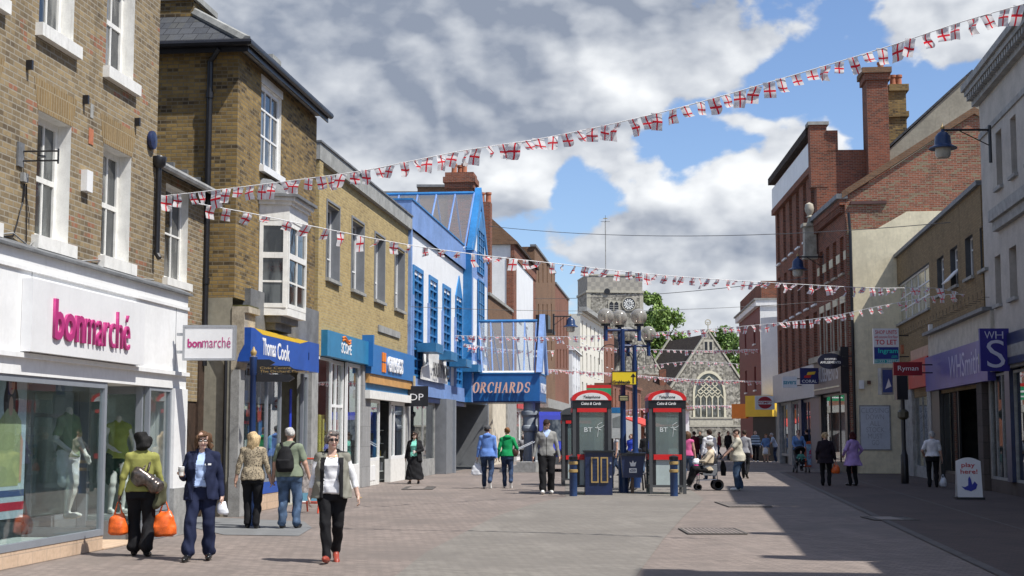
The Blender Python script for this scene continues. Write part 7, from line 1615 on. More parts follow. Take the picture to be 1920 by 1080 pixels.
SK = skinm('skin', (.50, .30, .22)); SKD = skinm('brown_skin', (.12, .06, .04)); SKP = skinm('pale_skin', (.56, .37, .29)); LIP = skinm('lips', (.38, .13, .12)); EYE_W = M('eye_white', (.6, .58, .55), .3, var=0); DARKE = M('eye_dark', (.02, .015, .012), .2, var=0)
KHAKI = cloth('khaki_knit', (.29, .29, .085)); BLKT = cloth('black_trousers', (.012, .012, .014)); NVY = cloth('navy_suit', (.015, .02, .05)); LBL = cloth('light_blue_shirt', (.42, .54, .80)); LEO = cloth('leopard_print', (.3, .25, .18), pat='leopard')
SAGE = cloth('sage_shirt', (.20, .235, .17)); DEN = cloth('denim', (.075, .12, .20), pat='denim'); DEND = cloth('dark_denim', (.03, .05, .10), pat='denim'); WHT = cloth('white_cotton', (.74, .74, .76)); GIL = cloth('grey_gilet', (.22, .215, .18)); BLK = cloth('black_cloth', (.015, .015, .017))
MINT = cloth('mint_top', (.22, .62, .50)); BLUH = cloth('blue_hoodie', (.13, .25, .60)); GRNH = cloth('green_hoodie', (.01, .28, .09)); GRYK = cloth('grey_knit', (.26, .26, .25)); BEIG = cloth('beige_shirt', (.50, .47, .38)); CRM = cloth('cream_coat', (.55, .46, .34)); PINK = cloth('pink_top', (.65, .13, .30)); LIL = cloth('lilac_coat', (.42, .28, .55)); BLUT = cloth('blue_top', (.12, .22, .42)); STRP = cloth('striped_jumper', (.4, .5, .6), pat='stripe'); PBL = cloth('pale_blue_shirt', (.40, .48, .58)); DKR = cloth('dark_red_coat', (.10, .015, .02)); GRYS = cloth('grey_shirt', (.30, .30, .32)); DKC = cloth('dark_coat', (.02, .014, .02))
SHB = M('black_shoe', (.012, .012, .012), .25, var=0); SHW = M('white_trainer', (.72, .72, .70), .5, var=.05); SHR = M('red_shoe', (.30, .05, .03), .45, var=.05)
HBLK = hairm('black_hair', (.012, .011, .011)); HBRN = hairm('brown_hair', (.12, .065, .035)); HBLD = hairm('blonde_hair', (.58, .43, .24)); HGRY = hairm('grey_hair', (.28, .27, .26)); HGRD = hairm('dark_grey_hair', (.16, .14, .13)); HGIN = hairm('ginger_hair', (.22, .10, .04)); HMAR = hairm('maroon_hair', (.07, .015, .015)); HDBR = hairm('dark_brown_hair', (.035, .02, .014)); HWHT = hairm('white_hair', (.5, .49, .47))
def ik(a, t, l1, l2, hint):
    a, t = np.array(a, float), np.array(t, float); d = t - a; L = np.linalg.norm(d); L = min(max(L, abs(l1 - l2) + .01), l1 + l2 - .002); dn = d / np.linalg.norm(d); t = a + dn * L
    x = (l1 * l1 - l2 * l2 + L * L) / (2 * L); h = math.sqrt(max(0, l1 * l1 - x * x)); hint = np.array(hint, float); hint = hint - dn * (hint @ dn); hint /= np.linalg.norm(hint) + 1e-9; return a + dn * x + hint * h, t
def rotm(yaw=0, pitch=0, roll=0):
    return np.array((Matrix.Rotation(R(yaw), 3, 'Z') @ Matrix.Rotation(R(pitch), 3, 'X') @ Matrix.Rotation(R(roll), 3, 'Y')))
def figure(label, px, py, rz, H=1.65, w=1.0, top=WHT, sleeve='long', hem=.90, bm=BLKT, bottom='trousers', flare=.0, legr=1.0, feet=((-.10, .0, 0, 0), (.10, .0, 0, 0)), hands=((-.26, .03, .80), (.26, .03, .80)), hints=((-.5, -1, 0), (.5, -1, 0)),
           skin=SK, hair='short', hm=HBRN, head=(0, 0), jacket=None, jm=None, vox=.016, shoe=SHB, belly=0., bust=0., sit=None, curl=.6, coat=None, headless=False, pos=None, lean=0., glasses=None, group=None, colour=None, extra=None, cat='person', name='person', hood=False, neckcol=None):
    g_ = ground(px, py) if pos is None else Vector(pos); s = H / 1.70; e = empty(name, g_, R(rz), label, cat, group); B = SDF(); fo = .0095 if vox < .014 else .006
    hz0 = .92 if sit is None else sit; zoff = hz0 - .92; ly = lambda z: lean * max(0, z - .92)
    def P(x, y, z): return (x, y + ly(z), z + zoff)
    def prof(rows): return [(z + zoff, cx, cy + ly(z), rx * w, ry * w) for z, cx, cy, rx, ry in rows]
    legm = bm if bottom in ('trousers',) else (skin if bottom != 'tights' else bm)
    # legs
    for i, (fx, fy, fz, fp) in enumerate(feet):
        sd = -1 if i == 0 else 1; hip = np.array(P(sd * .09 * w, 0, .90)); cp, sp = math.cos(R(fp)), math.sin(R(fp)); toe_d = np.array((sd * .12, cp, -sp)); toe_d /= np.linalg.norm(toe_d)
        heel = np.array((fx, fy, fz + .045)); ank = heel + np.array((0, -.01, .055)) + (np.array((0, -.03, .02)) * (fp > 20))
        knee, ank = ik(hip, ank, .415, .402, (sd * .08, 1, 0)); q = legr * w ** .5
        r_ank = .058 + flare if bottom == 'trousers' else .038
        if bottom == 'trousers': B.cap(hip, knee, .098 * q, .068 * q, bm, .03, fo, ); B.cap(knee, ank + np.array((0, 0, max(0, r_ank * q - .058))), .066 * q, r_ank * q, bm, .02, fo * 1.6); B.cap(ank, ank + np.array((0, 0, -.02)), .04, .036, bm if flare else skin, .01)
        else: B.cap(hip, knee, .085 * q, .055 * q, legm, .03); B.cap(knee, knee + (ank - knee) * .35, .05 * q, .056 * q, legm, .03); B.cap(knee + (ank - knee) * .3, ank, .056 * q, .036 * q, legm, .03)
        ball = heel + toe_d * .13; B.cap(heel, ball, .040, .038, shoe, .02); B.cap(ball, ball + toe_d * .055, .038, .028, shoe, .02, 0); B.cap(heel, heel + np.array((0, 0, .02)), .04, .036, shoe, .02)
    b_ = belly; u_ = bust
    hips = [(.80, 0, -.01, .165, .115), (.90, 0, -.015, .178, .125), (.99, 0, -.005 + b_ * .2, .165 + b_ * .2, .118 + b_ * .4), (1.06, 0, b_ * .5, .15 + b_ * .3, .108 + b_ * .6)]
    tors = [(hem, 0, -.012 + b_ * .3, .202 + b_ * .2, .148 + b_ * .5), (max(hem + .02, .99), 0, -.004 + b_ * .5, .186 + b_ * .4, .138 + b_ * .6), (1.08, 0, b_ * .5, .152 + b_ * .4, .112 + b_ * .6), (1.18, 0, .0 + b_ * .2 + u_ * .3, .155 + b_ * .2, .112 + u_ * .6), (1.26, 0, .01 + u_ * .5, .165, .115 + u_ * .8), (1.34, 0, .0, .165, .105), (1.39, 0, -.01, .135, .085), (1.43, 0, -.015, .085, .065), (1.465, 0, -.015, .06, .05)]
    if bottom in ('trousers', 'tights') or sit is not None: B.loft(prof(hips), bm, .04, fo)
    if bottom == 'skirt': B.loft(prof([(.42, 0, 0, .22, .17), (.6, 0, 0, .21, .16), (.85, 0, 0, .19, .14), (1.02, 0, 0, .155, .11)]), bm, .01, .008)
    if bottom == 'longskirt': B.loft(prof([(.14, 0, 0, .27, .22), (.3, 0, 0, .25, .2), (.6, 0, 0, .21, .165), (.85, 0, 0, .19, .14), (1.02, 0, 0, .155, .11)]), bm, .01, .014)
    if bottom == 'shorts':
        B.loft(prof(hips), bm, .04, fo)
        for sd in (-1, 1): B.cap((sd * .09, 0, .9), (sd * .1, .01, .52), .105, .085, bm, .02, fo)
    jf = .94 if jacket else 1; B.loft(prof([(a_, b2, c_ - (.012 if jacket and a_ > 1.1 else 0), d_ * jf, e_ * jf) for a_, b2, c_, d_, e_ in tors if a_ >= hem]), top, .02, fo)
    # arms
    HP = []
    for i in (0, 1):
        sd = -1 if i == 0 else 1; sh = np.array(P(sd * .162 * (w * .5 + .5), -.012, 1.365)); T = np.array(hands[i], float); T = np.array((T[0], T[1], T[2])); el, wr = ik(sh, T, .285, .245, hints[i]); am = jm if (jacket and jacket != 'gilet') else top
        aw = .5 + .5 * w; B.cap(P(sd * .08, -.012, 1.395), sh, .058, .060 * aw, (jm if jacket else am) if not (coat) else coat[0], .04, fo)
        if jacket == 'gilet': B.cap(sh, sh + (el - sh) * .16, .066, .062, jm, .02, fo)
        M_ = coat[0] if coat else am
        sl = sleeve if not coat else 'long'; rU = (.052 if vox > 0 else .05) * aw; ex = .006 if (coat or (jacket and jacket != 'gilet')) else 0
        if sl in ('long', '34'): B.cap(sh, el, .058 * aw + ex, .045 * aw + ex, M_, .03, fo)
        elif sl == 'short': B.cap(sh, sh + (el - sh) * .72, .062 * aw, .056 * aw, M_, .02, fo); B.cap(sh + (el - sh) * .6, el, .045 * aw, .038 * aw, skin, .02)
        else: B.cap(sh, el, .048 * aw, .038 * aw, skin, .03)
        if sl == 'long': B.cap(el, wr + (el - wr) * .06, .044 * aw + ex, .034 * aw + ex, M_, .02, fo * 1.3)
        elif sl == '34': B.cap(el, el + (wr - el) * .45, .044 * aw, .040 * aw, M_, .02, fo); B.cap(el, wr, .036, .027, skin, .02)
        else: B.cap(el, wr, .040 * aw, .027, skin, .02)
        d = wr - el; d /= np.linalg.norm(d); side = np.cross(d, (0, 0, 1.0)) if abs(d[2]) < .8 else np.array((0, 1.0, 0)); side -= d * (side @ d); side /= np.linalg.norm(side); inn = np.cross(d, side) * (1 if sd < 0 else -1)
        if (abs(d[2]) >= .8) and inn[0] * sd > 0: inn = -inn
        pc = wr + d * .05; B.cap(wr - d * .01, wr + d * .02, .025, .028, skin, .02); B.cap(pc - side * .018, pc + side * .020, .026, .028, skin, .02, 0, (tuple(inn), .62)); kn = wr + d * .09
        for f_ in range(4):
            o_ = side * (.030 - .02 * f_); l_ = (.036, .042, .039, .030)[f_]; p0 = kn + o_ - d * .01; p1 = p0 + (d * math.cos(curl * .6) + inn * math.sin(curl * .6)) * l_; c2 = curl * 1.9; p2 = p1 + (d * math.cos(c2) + inn * math.sin(c2)) * l_ * .8; B.cap(p0, p1, .0105, .0095, skin, .006); B.cap(p1, p2, .0095, .008, skin, .004)
        p0 = wr + d * .03 + side * .03; p1 = p0 + (d * .75 + side * .55 + inn * .3) * .036; p2 = p1 + (d * .9 + inn * .45) * .03; B.cap(p0, p1, .013, .011, skin, .01); B.cap(p1, p2, .011, .009, skin, .004)
        HP.append((wr, d, kn))
    # jacket / coat layers
    if jacket:
        jl = {'blazer': .80, 'gilet': .84, 'cardigan': .74}[jacket]; wd = {'blazer': (.065, .12), 'gilet': (.095, .06), 'cardigan': (.09, .16)}[jacket]
        gx = .03 if jacket == 'gilet' else 0; rows = [(jl, 0, .0, .222 + gx, .175 + b_), (.95, 0, .0, .212 + gx, .17 + b_), (1.08, 0, .005, .192 + gx, .155 + b_), (1.2, 0, .005 + u_ * .4, .186 + gx * .5, .15 + u_ * .7), (1.3, 0, u_ * .3, .186, .14 + u_ * .4), (1.38, 0, -.012, .15, .10), (1.43, 0, -.018, .10, .08), (1.47, 0, -.02, .085, .072)]
        def cut(X, Y, Z, a=wd): 
            z = (Z - zoff); ww = a[0] * w + np.clip((1.10 - z), 0, 1) * a[1] * .9 - np.clip(z - 1.25, 0, 1) * .12; return np.minimum(ww - np.abs(X), Y - .01)
        B.loft(prof(rows), jm, .006, fo * 1.5, cut=cut)
        B.p[-1] = B.p[-1][:6] + (.004,) + B.p[-1][7:]
    if coat:
        m_, zl, fl = coat; B.loft(prof([(zl, 0, 0, .20 + fl, .16 + fl * .8), (.8, 0, 0, .195 + fl * .4, .15 + fl * .3), (1.02, 0, 0, .172, .13), (1.2, 0, 0, .178, .132), (1.33, 0, 0, .18, .12), (1.41, 0, -.01, .14, .09), (1.46, 0, -.015, .075, .065)]), m_, .01, fo * 1.8)
    if hood: B.ell(P(0, -.06, 1.43), (.115, .075, .06), top if not jm else jm, .02, None, fo); B.cap(P(-.07, .03, 1.42), P(-.02, .07, 1.36), .025, .015, top, .02); B.cap(P(.07, .03, 1.42), P(.02, .07, 1.36), .025, .015, top, .02)
    # neck and head
    nb = np.array(P(0, -.012, 1.43)); hc = np.array(P(0, .018, 1.583)); Rm = rotm(head[0], head[1])
    B.cap(nb, hc + Rm @ np.array((0, -.025, -.08)), .055 if w > 1 else .048, .047, skin, .03)
    if not headless:
        T_ = lambda v: tuple(hc + Rm @ np.array(v, float)); sm = .016 if vox < .012 else .02
        B.ell(T_((0, -.012, .035)), (.074, .092, .080), skin, sm, Rm); B.ell(T_((0, .02, -.030)), (.058, .066, .072), skin, .02, Rm); B.ell(T_((0, .046, -.088)), (.028, .028, .022), skin, .025, Rm)
        B.cap(T_((0, .083, .004)), T_((0, .104, -.030)), .008, .014, skin, .008)
        for sd in (-1, 1):
            B.ell(T_((sd * .076, -.008, -.005)), (.010, .019, .030), skin, .006, Rm); B.cap(T_((sd * .046, .072, .026)), T_((sd * .016, .084, .030)), .006, .006, hm if hm not in (HWHT, HBLD) else HBRN, .004)
            B.ell(T_((sd * .030, .0765, .006)), (.014, .010, .007), EYE_W, .003, Rm); B.ell(T_((sd * .030, .084, .006)), (.006, .005, .006), DARKE, .002, Rm); B.ell(T_((sd * .04, .055, -.03)), (.02, .02, .018), skin, .02, Rm)
        B.cap(T_((-.019, .080, -.058)), T_((.019, .080, -.058)), .006, .006, LIP, .004)
    if extra: extra(B, P, HP)
    body = B.build('body', e, vox, colour, scale=s)
    if not headless and hair:
        Hs = SDF(); T_ = lambda v: tuple(hc + Rm @ np.array(v, float)); hv = max(vox * .9, .009); F3 = .014 if vox < .014 else .010
        nm = 'hair'
        Hs.ell(T_((0, -.020, .040)), (.083, .101, .088), hm, .02, Rm, F3)
        if hair == 'bob': Hs.ell(T_((0, -.040, .01)), (.118, .10, .115), hm, .03, Rm, F3 * 2.2); Hs.ell(T_((0, -.06, -.06)), (.10, .075, .06), hm, .03, Rm, F3 * 2.5)
        if hair in ('shoulder', 'long'):
            for sd in (-1, 1): Hs.cap(T_((sd * .068, -.01, .03)), T_((sd * .085, -.01, -.12)), .045, .028, hm, .03, F3 * 1.5); Hs.cap(T_((sd * .05, -.06, .0)), T_((sd * .065, -.05, -.16 if hair == 'long' else -.12)), .06, .035, hm, .03, F3 * 1.5)
            Hs.cap(T_((0, -.07, .0)), T_((0, -.075, -.20 if hair == 'long' else -.12)), .07, .05, hm, .03, F3 * 1.6); Hs.cap(T_((-.06, .075, .075)), T_((.05, .08, .07)), .022, .02, hm, .02, F3)
        if hair == 'wind': 
            Hs.cap(T_((-.068, .0, .03)), T_((-.10, -.02, -.10)), .045, .03, hm, .03, F3 * 1.5); Hs.cap(T_((-.05, -.04, .0)), T_((-.135, -.05, -.085)), .05, .022, hm, .02, F3 * 1.5); Hs.cap(T_((-.07, -.01, .06)), T_((-.13, -.01, -.03)), .035, .02, hm, .02, F3)
            Hs.cap(T_((.068, .0, .03)), T_((.075, -.0, -.09)), .032, .022, hm, .03, F3 * 1.5); Hs.cap(T_((0, -.07, .0)), T_((0, -.07, -.12)), .07, .045, hm, .03, F3); Hs.cap(T_((-.05, .072, .078)), T_((.055, .078, .068)), .022, .020, hm, .02, F3)
        if hair == 'curly':
            rr = random.Random(4)
            for _ in range(26): a, b2 = rr.uniform(0, 6.28), rr.uniform(-.8, 1.3); Hs.ell(T_((.09 * math.cos(a) * math.cos(b2), -.03 + .10 * math.sin(a) * math.cos(b2) * (1 if math.sin(a) < 0 else .6), .03 + .09 * math.sin(b2))), (.03, .03, .03), hm, .01, None, F3)
        if hair == 'short_f': Hs.ell(T_((0, -.03, .03)), (.090, .098, .095), hm, .02, Rm, F3 * 1.5); Hs.cap(T_((-.05, .07, .085)), T_((.05, .06, .085)), .024, .024, hm, .02, F3)
        if hair == 'bun': Hs.ell(T_((0, -.105, .06)), (.045, .04, .045), hm, .02, Rm, F3)
        if hair == 'cap':
            Hs.p = []; cm = M('grey_cap', (.06, .06, .065), .8); nm = 'cap'; Hs.ell(T_((0, -.010, .052)), (.086, .104, .072), cm, .02, Rm); Hs.ell(T_((.0, .115, .035)), (.065, .06, .010), cm, .01, Rm)
            Hs.ell(T_((0, -.05, .0)), (.078, .06, .05), hm, .01, Rm)
        if hair == 'bald': Hs = None
        if Hs is not None:
            if hair not in ('cap',): Hs.sub(T_((0, .105, -.030)), (.066, .085, .092), Rm)
            if hair in ('short', 'short_f', 'bun', 'cap'): Hs.sub(T_((0, .03, -.09)), (.12, .12, .085), Rm)
            if hair in ('short', 'cap'):
                for sd in (-1, 1): Hs.sub(T_((sd * .08, .0, -.01)), (.02, .022, .03), Rm)
            if hair == 'short': Hs.sub(T_((0, -.02, -.12)), (.2, .2, .10), Rm)
            Hs.build(nm, e, hv, scale=s)
        if glasses:
            b = MB(); gm = M('dark_lens', (.01, .01, .012), .08, var=0); 
            for sd in (-1, 1):
                c = Vector(T_((sd * .031, .098, .008))) * s; rr = Matrix([list(r_) for r_ in Rm]); ptsl = [c + rr @ Vector((.024 * s * math.cos(t * math.pi / 6), 0, (.017 if glasses == 'sun' else .013) * s * math.sin(t * math.pi / 6))) for t in range(12)]
                if glasses == 'sun': b.prism(ptsl, rr @ Vector((0, -.005, 0)), gm)
                else: b.tube(ptsl + [ptsl[0]], .0035, gm, 4)
                b.tube([Vector(T_((sd * .053, .092, .012))) * s, Vector(T_((sd * .078, .0, .012))) * s], .004, gm, 4)
            b.tube([Vector(T_((-.01, .100, .012))) * s, Vector(T_((.01, .100, .012))) * s], .004, gm, 4); b.build('sunglasses' if glasses == 'sun' else 'glasses', e)
    e['_s'] = s; Mx = Matrix.Translation(g_) @ Matrix.Rotation(R(rz), 4, 'Z') @ Matrix.Scale(s, 4)
    return e, [Mx @ Vector(tuple(kn)) for _, _, kn in HP], Mx
ORP = M('orange_plastic', (.75, .13, .02), .35, var=.25, scale=9); WPL = M('white_plastic', (.72, .74, .78), .35, var=.1, scale=9); PKP = M('pink_plastic', (.75, .05, .30), .35, var=.15)
def carrier(hp, label, m, w_=.13, d_=.09, h_=.26, drop=.14, vox=.012, top=None, name='carrier_bag'):
    e = empty(name, hp, 0, label, 'bag'); B = SDF(); z = -drop
    B.loft([(z - h_, 0, 0, w_ * .8, d_ * .9), (z - h_ * .9, 0, 0, w_ * 1.05, d_ * 1.05), (z - h_ * .6, 0, 0, w_ * 1.05, d_ * 1.1), (z - h_ * .2, 0, 0, w_ * .85, d_ * .7), (z, 0, 0, w_ * .5, d_ * .3)], m, .03, .012, n=2.2)
    B.cap((-w_ * .4, 0, z + .0), (-.012, 0, -.01), .014, .009, m, .02); B.cap((w_ * .4, 0, z + .0), (.012, 0, -.01), .014, .009, m, .02); B.build('bag_body', e, vox); del e['category']; e['category'] = 'bag'; return e
# 1 khaki top, from behind
W8 = .0085
e, hp, Mx = figure('woman seen from behind in a lime khaki top, carrying two orange bags', 262, 1043, 8, H=1.60, w=1.08, top=KHAKI, bm=BLKT, hem=.90, feet=((-.09, .10, 0, 5), (.10, -.10, .01, 12)), hands=((-.30, .0, .80), (.31, .02, .82)), skin=SKD, hair='bob', hm=HBLK, vox=W8, flare=.02, legr=1.15)
carrier(hp[0], 'translucent orange carrier bag in the left hand of the woman in khaki', ORP, .12, .09, .27, .17); carrier(hp[1], 'fuller orange carrier bag in the right hand of the woman in khaki', ORP, .15, .10, .32, .15)
hb = empty('handbag', Mx @ Vector((.10, -.17, 1.08)), R(8), 'pewter metallic shoulder bag on the back of the woman in khaki', 'bag'); PEW = M('pewter', (.15, .125, .11), .3, metal=.75, var=.4, scale=14)
B = SDF(); B.cap((-.12, 0, .06), (.10, .0, -.10), .085, .10, PEW, .03, .014); B.cap((-.16, 0, .0), (-.10, 0, -.05), .06, .07, PEW, .03, .01); B.cap((.0, .04, .10), (.03, .15, .33), .016, .016, PEW, .02); B.cap((-.08, .03, .08), (.03, .15, .33), .013, .013, PEW, .02); B.build('bag_body', hb, .010)
jk = empty('folded_jacket', Mx @ Vector((.26, -.02, .95)), R(8), 'dark olive jacket hanging over the right forearm of the woman in khaki', 'jacket'); B = SDF(); OLV = cloth('olive_jacket', (.10, .10, .06)); B.cap((.0, 0, .02), (-.05, 0, -.22), .075, .06, OLV, .03, .014); B.cap((.03, 0, 0), (.02, .02, -.18), .06, .05, OLV, .03, .012); B.build('cloth', jk, .011)
# 2 navy suit
def cuff(B, P, HP): pass
e, hp, Mx = figure('woman in a navy suit and light blue shirt walking towards the camera with a cup', 376, 1050, 182, H=1.62, w=1.06, top=LBL, jacket='blazer', jm=NVY, bm=NVY, hem=.97, feet=((-.10, -.04, .0, 0), (.13, .20, .01, 8)), hands=((-.28, .04, .80), (.22, .26, 1.13)), hints=((-.5, -1, 0), (.3, -.6, -1)), hair='wind', hm=HBRN, skin=SKP, head=(12, -8), vox=W8, flare=.018, legr=1.12, bust=.035, glasses='spec', belly=.02)
b = MB(); b.lathe([(.030, -.05), (.038, .05)], M('paper_cup', (.72, .70, .66), .5, var=.03), seg=16); b.lathe([(.041, .05), (.041, .058), (.034, .064), (0, .064)], M('cup_lid', (.75, .75, .74), .4), seg=16); cu_ = b.build('paper_cup', None, loc=hp[1] + Vector((.0, -.01, .03))); tag(cu_, 'paper coffee cup held by the woman in the navy suit', 'cup')
b = MB(); b.lathe([(.0375, -.0), (.0395, .03)], M('sleeve_grey', (.35, .34, .32), .6), seg=16); b.build('cup_sleeve', cu_)
carrier(hp[0], 'crumpled small white bag in the hand of the woman in the navy suit', WPL, .07, .06, .15, .0, vox=.010)
b = MB(); b.box(-.04, .04, -.006, .002, -.012, .012, SIGNW); nb_ = b.build('name_badge', e, loc=(-.10 * .95, .155 * .95, 1.27 * .95)); nb_.rotation_euler = (R(-8), 0, R(180))
# 3 blonde with leopard top
e, hp3, Mx = figure('blonde woman seen from behind in a leopard print top, holding the hand of a man', 472, 991, 5, H=1.62, w=1.06, top=LEO, sleeve='34', hem=.86, bm=BLKT, feet=((-.08, .06, 0, 0), (.08, -.06, 0, 8)), hands=((-.30, .0, .82), (.33, .02, .80)), hair='long', hm=HBLD, skin=SK, vox=.0095, legr=1.02)
e, hp4, Mx = figure('grey haired man seen from behind in a sage shirt and jeans with a black backpack', 541, 991, -8, H=1.69, w=1.16, top=SAGE, sleeve='short', hem=.88, bm=DEN, feet=((-.10, -.05, 0, 5), (.12, .05, 0, 0)), hands=((-.30, .04, .82), (.36, .05, .80)), hair='short', hm=HWHT, skin=SK, vox=.0095, legr=1.12, belly=.03)
bp = empty('backpack', Mx @ Vector((-.02, -.20, 1.18)), R(-8), 'black backpack worn by the grey haired man in the sage shirt', 'backpack'); B = SDF(); B.loft([(-.22, 0, .0, .13, .07), (-.15, 0, -.01, .155, .10), (.0, 0, -.005, .145, .095), (.14, 0, .01, .10, .07), (.2, 0, .02, .05, .045)], BLK, .02, .006); B.loft([(-.17, 0, -.09, .11, .04), (-.02, 0, -.09, .11, .04)], BLK, .02, .004); B.build('pack', bp, .0105)
B = SDF()
for sd in (-1, 1): B.cap((sd * .05, .04, .18), (sd * .10, .12, .25), .018, .018, BLK, .02); B.cap((sd * .10, .12, .25), (sd * .135, .17, .255), .018, .018, BLK, .02)
B.build('strap', bp, .0105)
# 5 white top and gilet
NK = M('necklace', (.5, .36, .15), .3, metal=.8)
e, hp, Mx = figure('woman in a white top with an open grey gilet and sunglasses striding towards the camera', 621, 1054, 184, H=1.62, w=1.05, top=WHT, sleeve='34', jacket='gilet', jm=GIL, bm=BLKT, hem=.90, feet=((-.05, -.20, .03, 30), (.05, .17, .0, -8)), hands=((-.36, .02, .80), (.30, .04, .80)), hints=((-.8, -1, 0), (.8, -1, 0)), hair='short_f', hm=HGRD, skin=SKP, head=(16, -2), vox=W8, shoe=SHR, bust=.045, belly=.03, glasses='sun', legr=1.05,
    colour=[(lambda c, mi, ms: (mi == ms.index(WHT)) & (c[:, 2] > 1.36) & (np.abs(c[:, 0]) < .085) & (c[:, 1] > -.03), SKP), (lambda c, mi, ms: (mi == ms.index(GIL)) & ((c[:, 2] > 1.425) | ((c[:, 1] > .02) & (np.abs(c[:, 0]) < .15) & (c[:, 2] < 1.36))), BLK)])
b = MB(); b.tube([Vector((.07 * math.cos(t), .035 + .055 * math.sin(t) * 1.0, 1.425 - .055 * math.sin(t))) * .95 for t in [math.pi * i / 12 for i in range(13)]], .004, NK, 5); b.build('necklace', e)
b = MB(); b.tube([Vector((.03 * math.cos(t), .03 * math.sin(t), 0)) for t in [2 * math.pi * i / 12 for i in range(13)]], .007, GOLD, 5); wt = b.build('watch', e, loc=(-.355 * .953, .02, .835 * .953))
# 6 long black skirt
e, hp, Mx = figure('woman in a black cardigan, mint top and long black skirt walking out of the shops', 777, 907, 172, H=1.62, w=1.16, top=MINT, jacket='cardigan', jm=BLK, bottom='longskirt', bm=BLK, hem=.9, feet=((-.13, -.04, 0, 5), (.13, .1, 0, 0)), hands=((-.10, .24, 1.06), (.30, .0, .85)), hints=((-1, -.6, -.2), (.6, -1, 0)), hair='shoulder', hm=HDBR, skin=SKP, vox=.014, bust=.04, head=(0, -12))
b = MB(); b.lathe([(.03, -.05), (.04, .05), (0, .05)], M('paper_cup', (.72, .70, .66), .5), seg=12); cu_ = b.build('paper_cup', None, loc=hp[0] + Vector((0, -.03, .02))); tag(cu_, 'white cup held by the woman in the long black skirt', 'cup')
# 7, 8 couple in hoodies
e, hp, Mx = figure('man in a blue hoodie and grey cap walking away with a white bag', 914, 916, -4, H=1.82, w=1.08, top=BLUH, hem=.86, bm=DEND, feet=((-.10, .14, 0, 0), (.08, -.22, .10, 62)), hands=((-.29, .02, .80), (.24, .0, .82)), hair='cap', hm=HDBR, skin=SK, vox=.014, shoe=SHW, hood=True, head=(-25, 0))
carrier(hp[0], 'white plastic bag with a blue print held by the man in the blue hoodie', WPL, .15, .09, .34, .1, vox=.014)
e, hp, Mx = figure('ginger haired woman in a green hoodie and jeans walking away', 951, 915, 3, H=1.76, w=1.0, top=GRNH, hem=.90, bm=DEND, feet=((-.06, .16, 0, 0), (.09, -.18, .09, 62)), hands=((-.24, .04, .86), (.22, .12, .98)), hair='bun', hm=HGIN, skin=SK, vox=.014, shoe=SHW, hood=True)
hb = empty('handbag', Mx @ Vector((.22, -.06, 1.0)), 0, 'brown shoulder bag of the woman in the green hoodie', 'bag'); B = SDF(); BRL = M('brown_leather', (.06, .03, .02), .45, var=.2); B.ell((0, 0, 0), (.10, .07, .13), BRL, .02, None, .01); B.cap((0, 0, .1), (-.05, .03, .40), .014, .014, BRL, .02); B.build('bag_body', hb, .014)
# 9 tall man in grey cardigan
e, hp, Mx = figure('tall man in a grey zipped cardigan and black tracksuit bottoms looking down at the paving', 1025, 926, 180, H=1.95, w=1.04, top=GRYK, hem=.88, bm=BLKT, feet=((-.10, -.02, 0, 0), (.09, .20, 0, -5)), hands=((-.30, .04, .82), (.32, .04, .80)), hair='short', hm=HDBR, skin=SK, vox=.014, shoe=SHW, head=(4, -32), legr=1.2, flare=.01, hood=True, colour=[(lambda c, mi, ms: (mi == ms.index(GRYK)) & (c[:, 2] > 1.3) & (np.abs(c[:, 0]) < (c[:, 2] - 1.27) * .5) & (c[:, 1] > 0), LBL), (lambda c, mi, ms: (mi == ms.index(GRYK)) & (np.abs(c[:, 0]) < .009) & (c[:, 1] > 0), BLK)])
# 10 wheelchair, the person in it and the man pushing
g_ = ground(1330, 919); WX = g_.x; WY = g_.y
wc = empty('wheelchair', (WX, WY, 0), R(90), 'folding transit wheelchair with a grey seat and small black wheels, facing left', 'wheelchair'); CH = M('chrome', (.5, .5, .52), .2, metal=.9, var=0)
for sd in (-1, 1):
    for (y, r, nm, zc) in ((-.22, .155, 'rear_wheel', .155), (.33, .09, 'front_castor', .09)):
        b = MB(); rr = r; b.lathe([(rr * .62, -.02), (rr * .9, -.028), (rr, -.015), (rr, .015), (rr * .9, .028), (rr * .62, .02), (rr * .62, -.02)], BLACK, seg=24)
        b.lathe([(.0, -.02), (.03, -.02), (.03, .02), (0, .02)], DGREY, seg=10)
        for k in range(5): a = k * 2 * math.pi / 5; b.tube([(0, 0, 0), (rr * .66 * math.cos(a), rr * .66 * math.sin(a), 0)], .012, CH if nm[0] == 'f' else DGREY, 6)
        wh = b.build(nm, wc, loc=(sd * .25, y, zc)); wh.rotation_euler = (0, R(90), 0)
    b = MB(); b.tube([(sd * .22, -.28, .95), (sd * .22, -.2, .9), (sd * .22, -.18, .5), (sd * .22, -.22, .16)], .013, CH, 6); b.tube([(sd * .22, -.18, .5), (sd * .22, .3, .5), (sd * .22, .42, .35), (sd * .2, .55, .1)], .013, CH, 6)
    b.tube([(sd * .22, -.18, .3), (sd * .22, .3, .28), (sd * .22, .33, .12)], .013, CH, 6); b.tube([(sd * .22, -.2, .72), (sd * .22, .18, .72), (sd * .22, .2, .5)], .013, CH, 6); b.tube([(sd * .22, .3, .5), (sd * .22, .33, .12)], .012, CH, 6); b.build('side_frame', wc)
    b = MB(); b.box(sd * .22 - .03, sd * .22 + .03, -.12, .18, .73, .76, BLACK); b.build('armrest', wc); b = MB(); b.tube([(sd * .22, -.28, .95), (sd * .22, -.38, .95)], .018, BLACK, 8); b.build('push_handle', wc)
    b = MB(); b.box(sd * .12 - .08, sd * .12 + .08, .48, .66, .08, .095, ALU); b.build('footplate', wc)
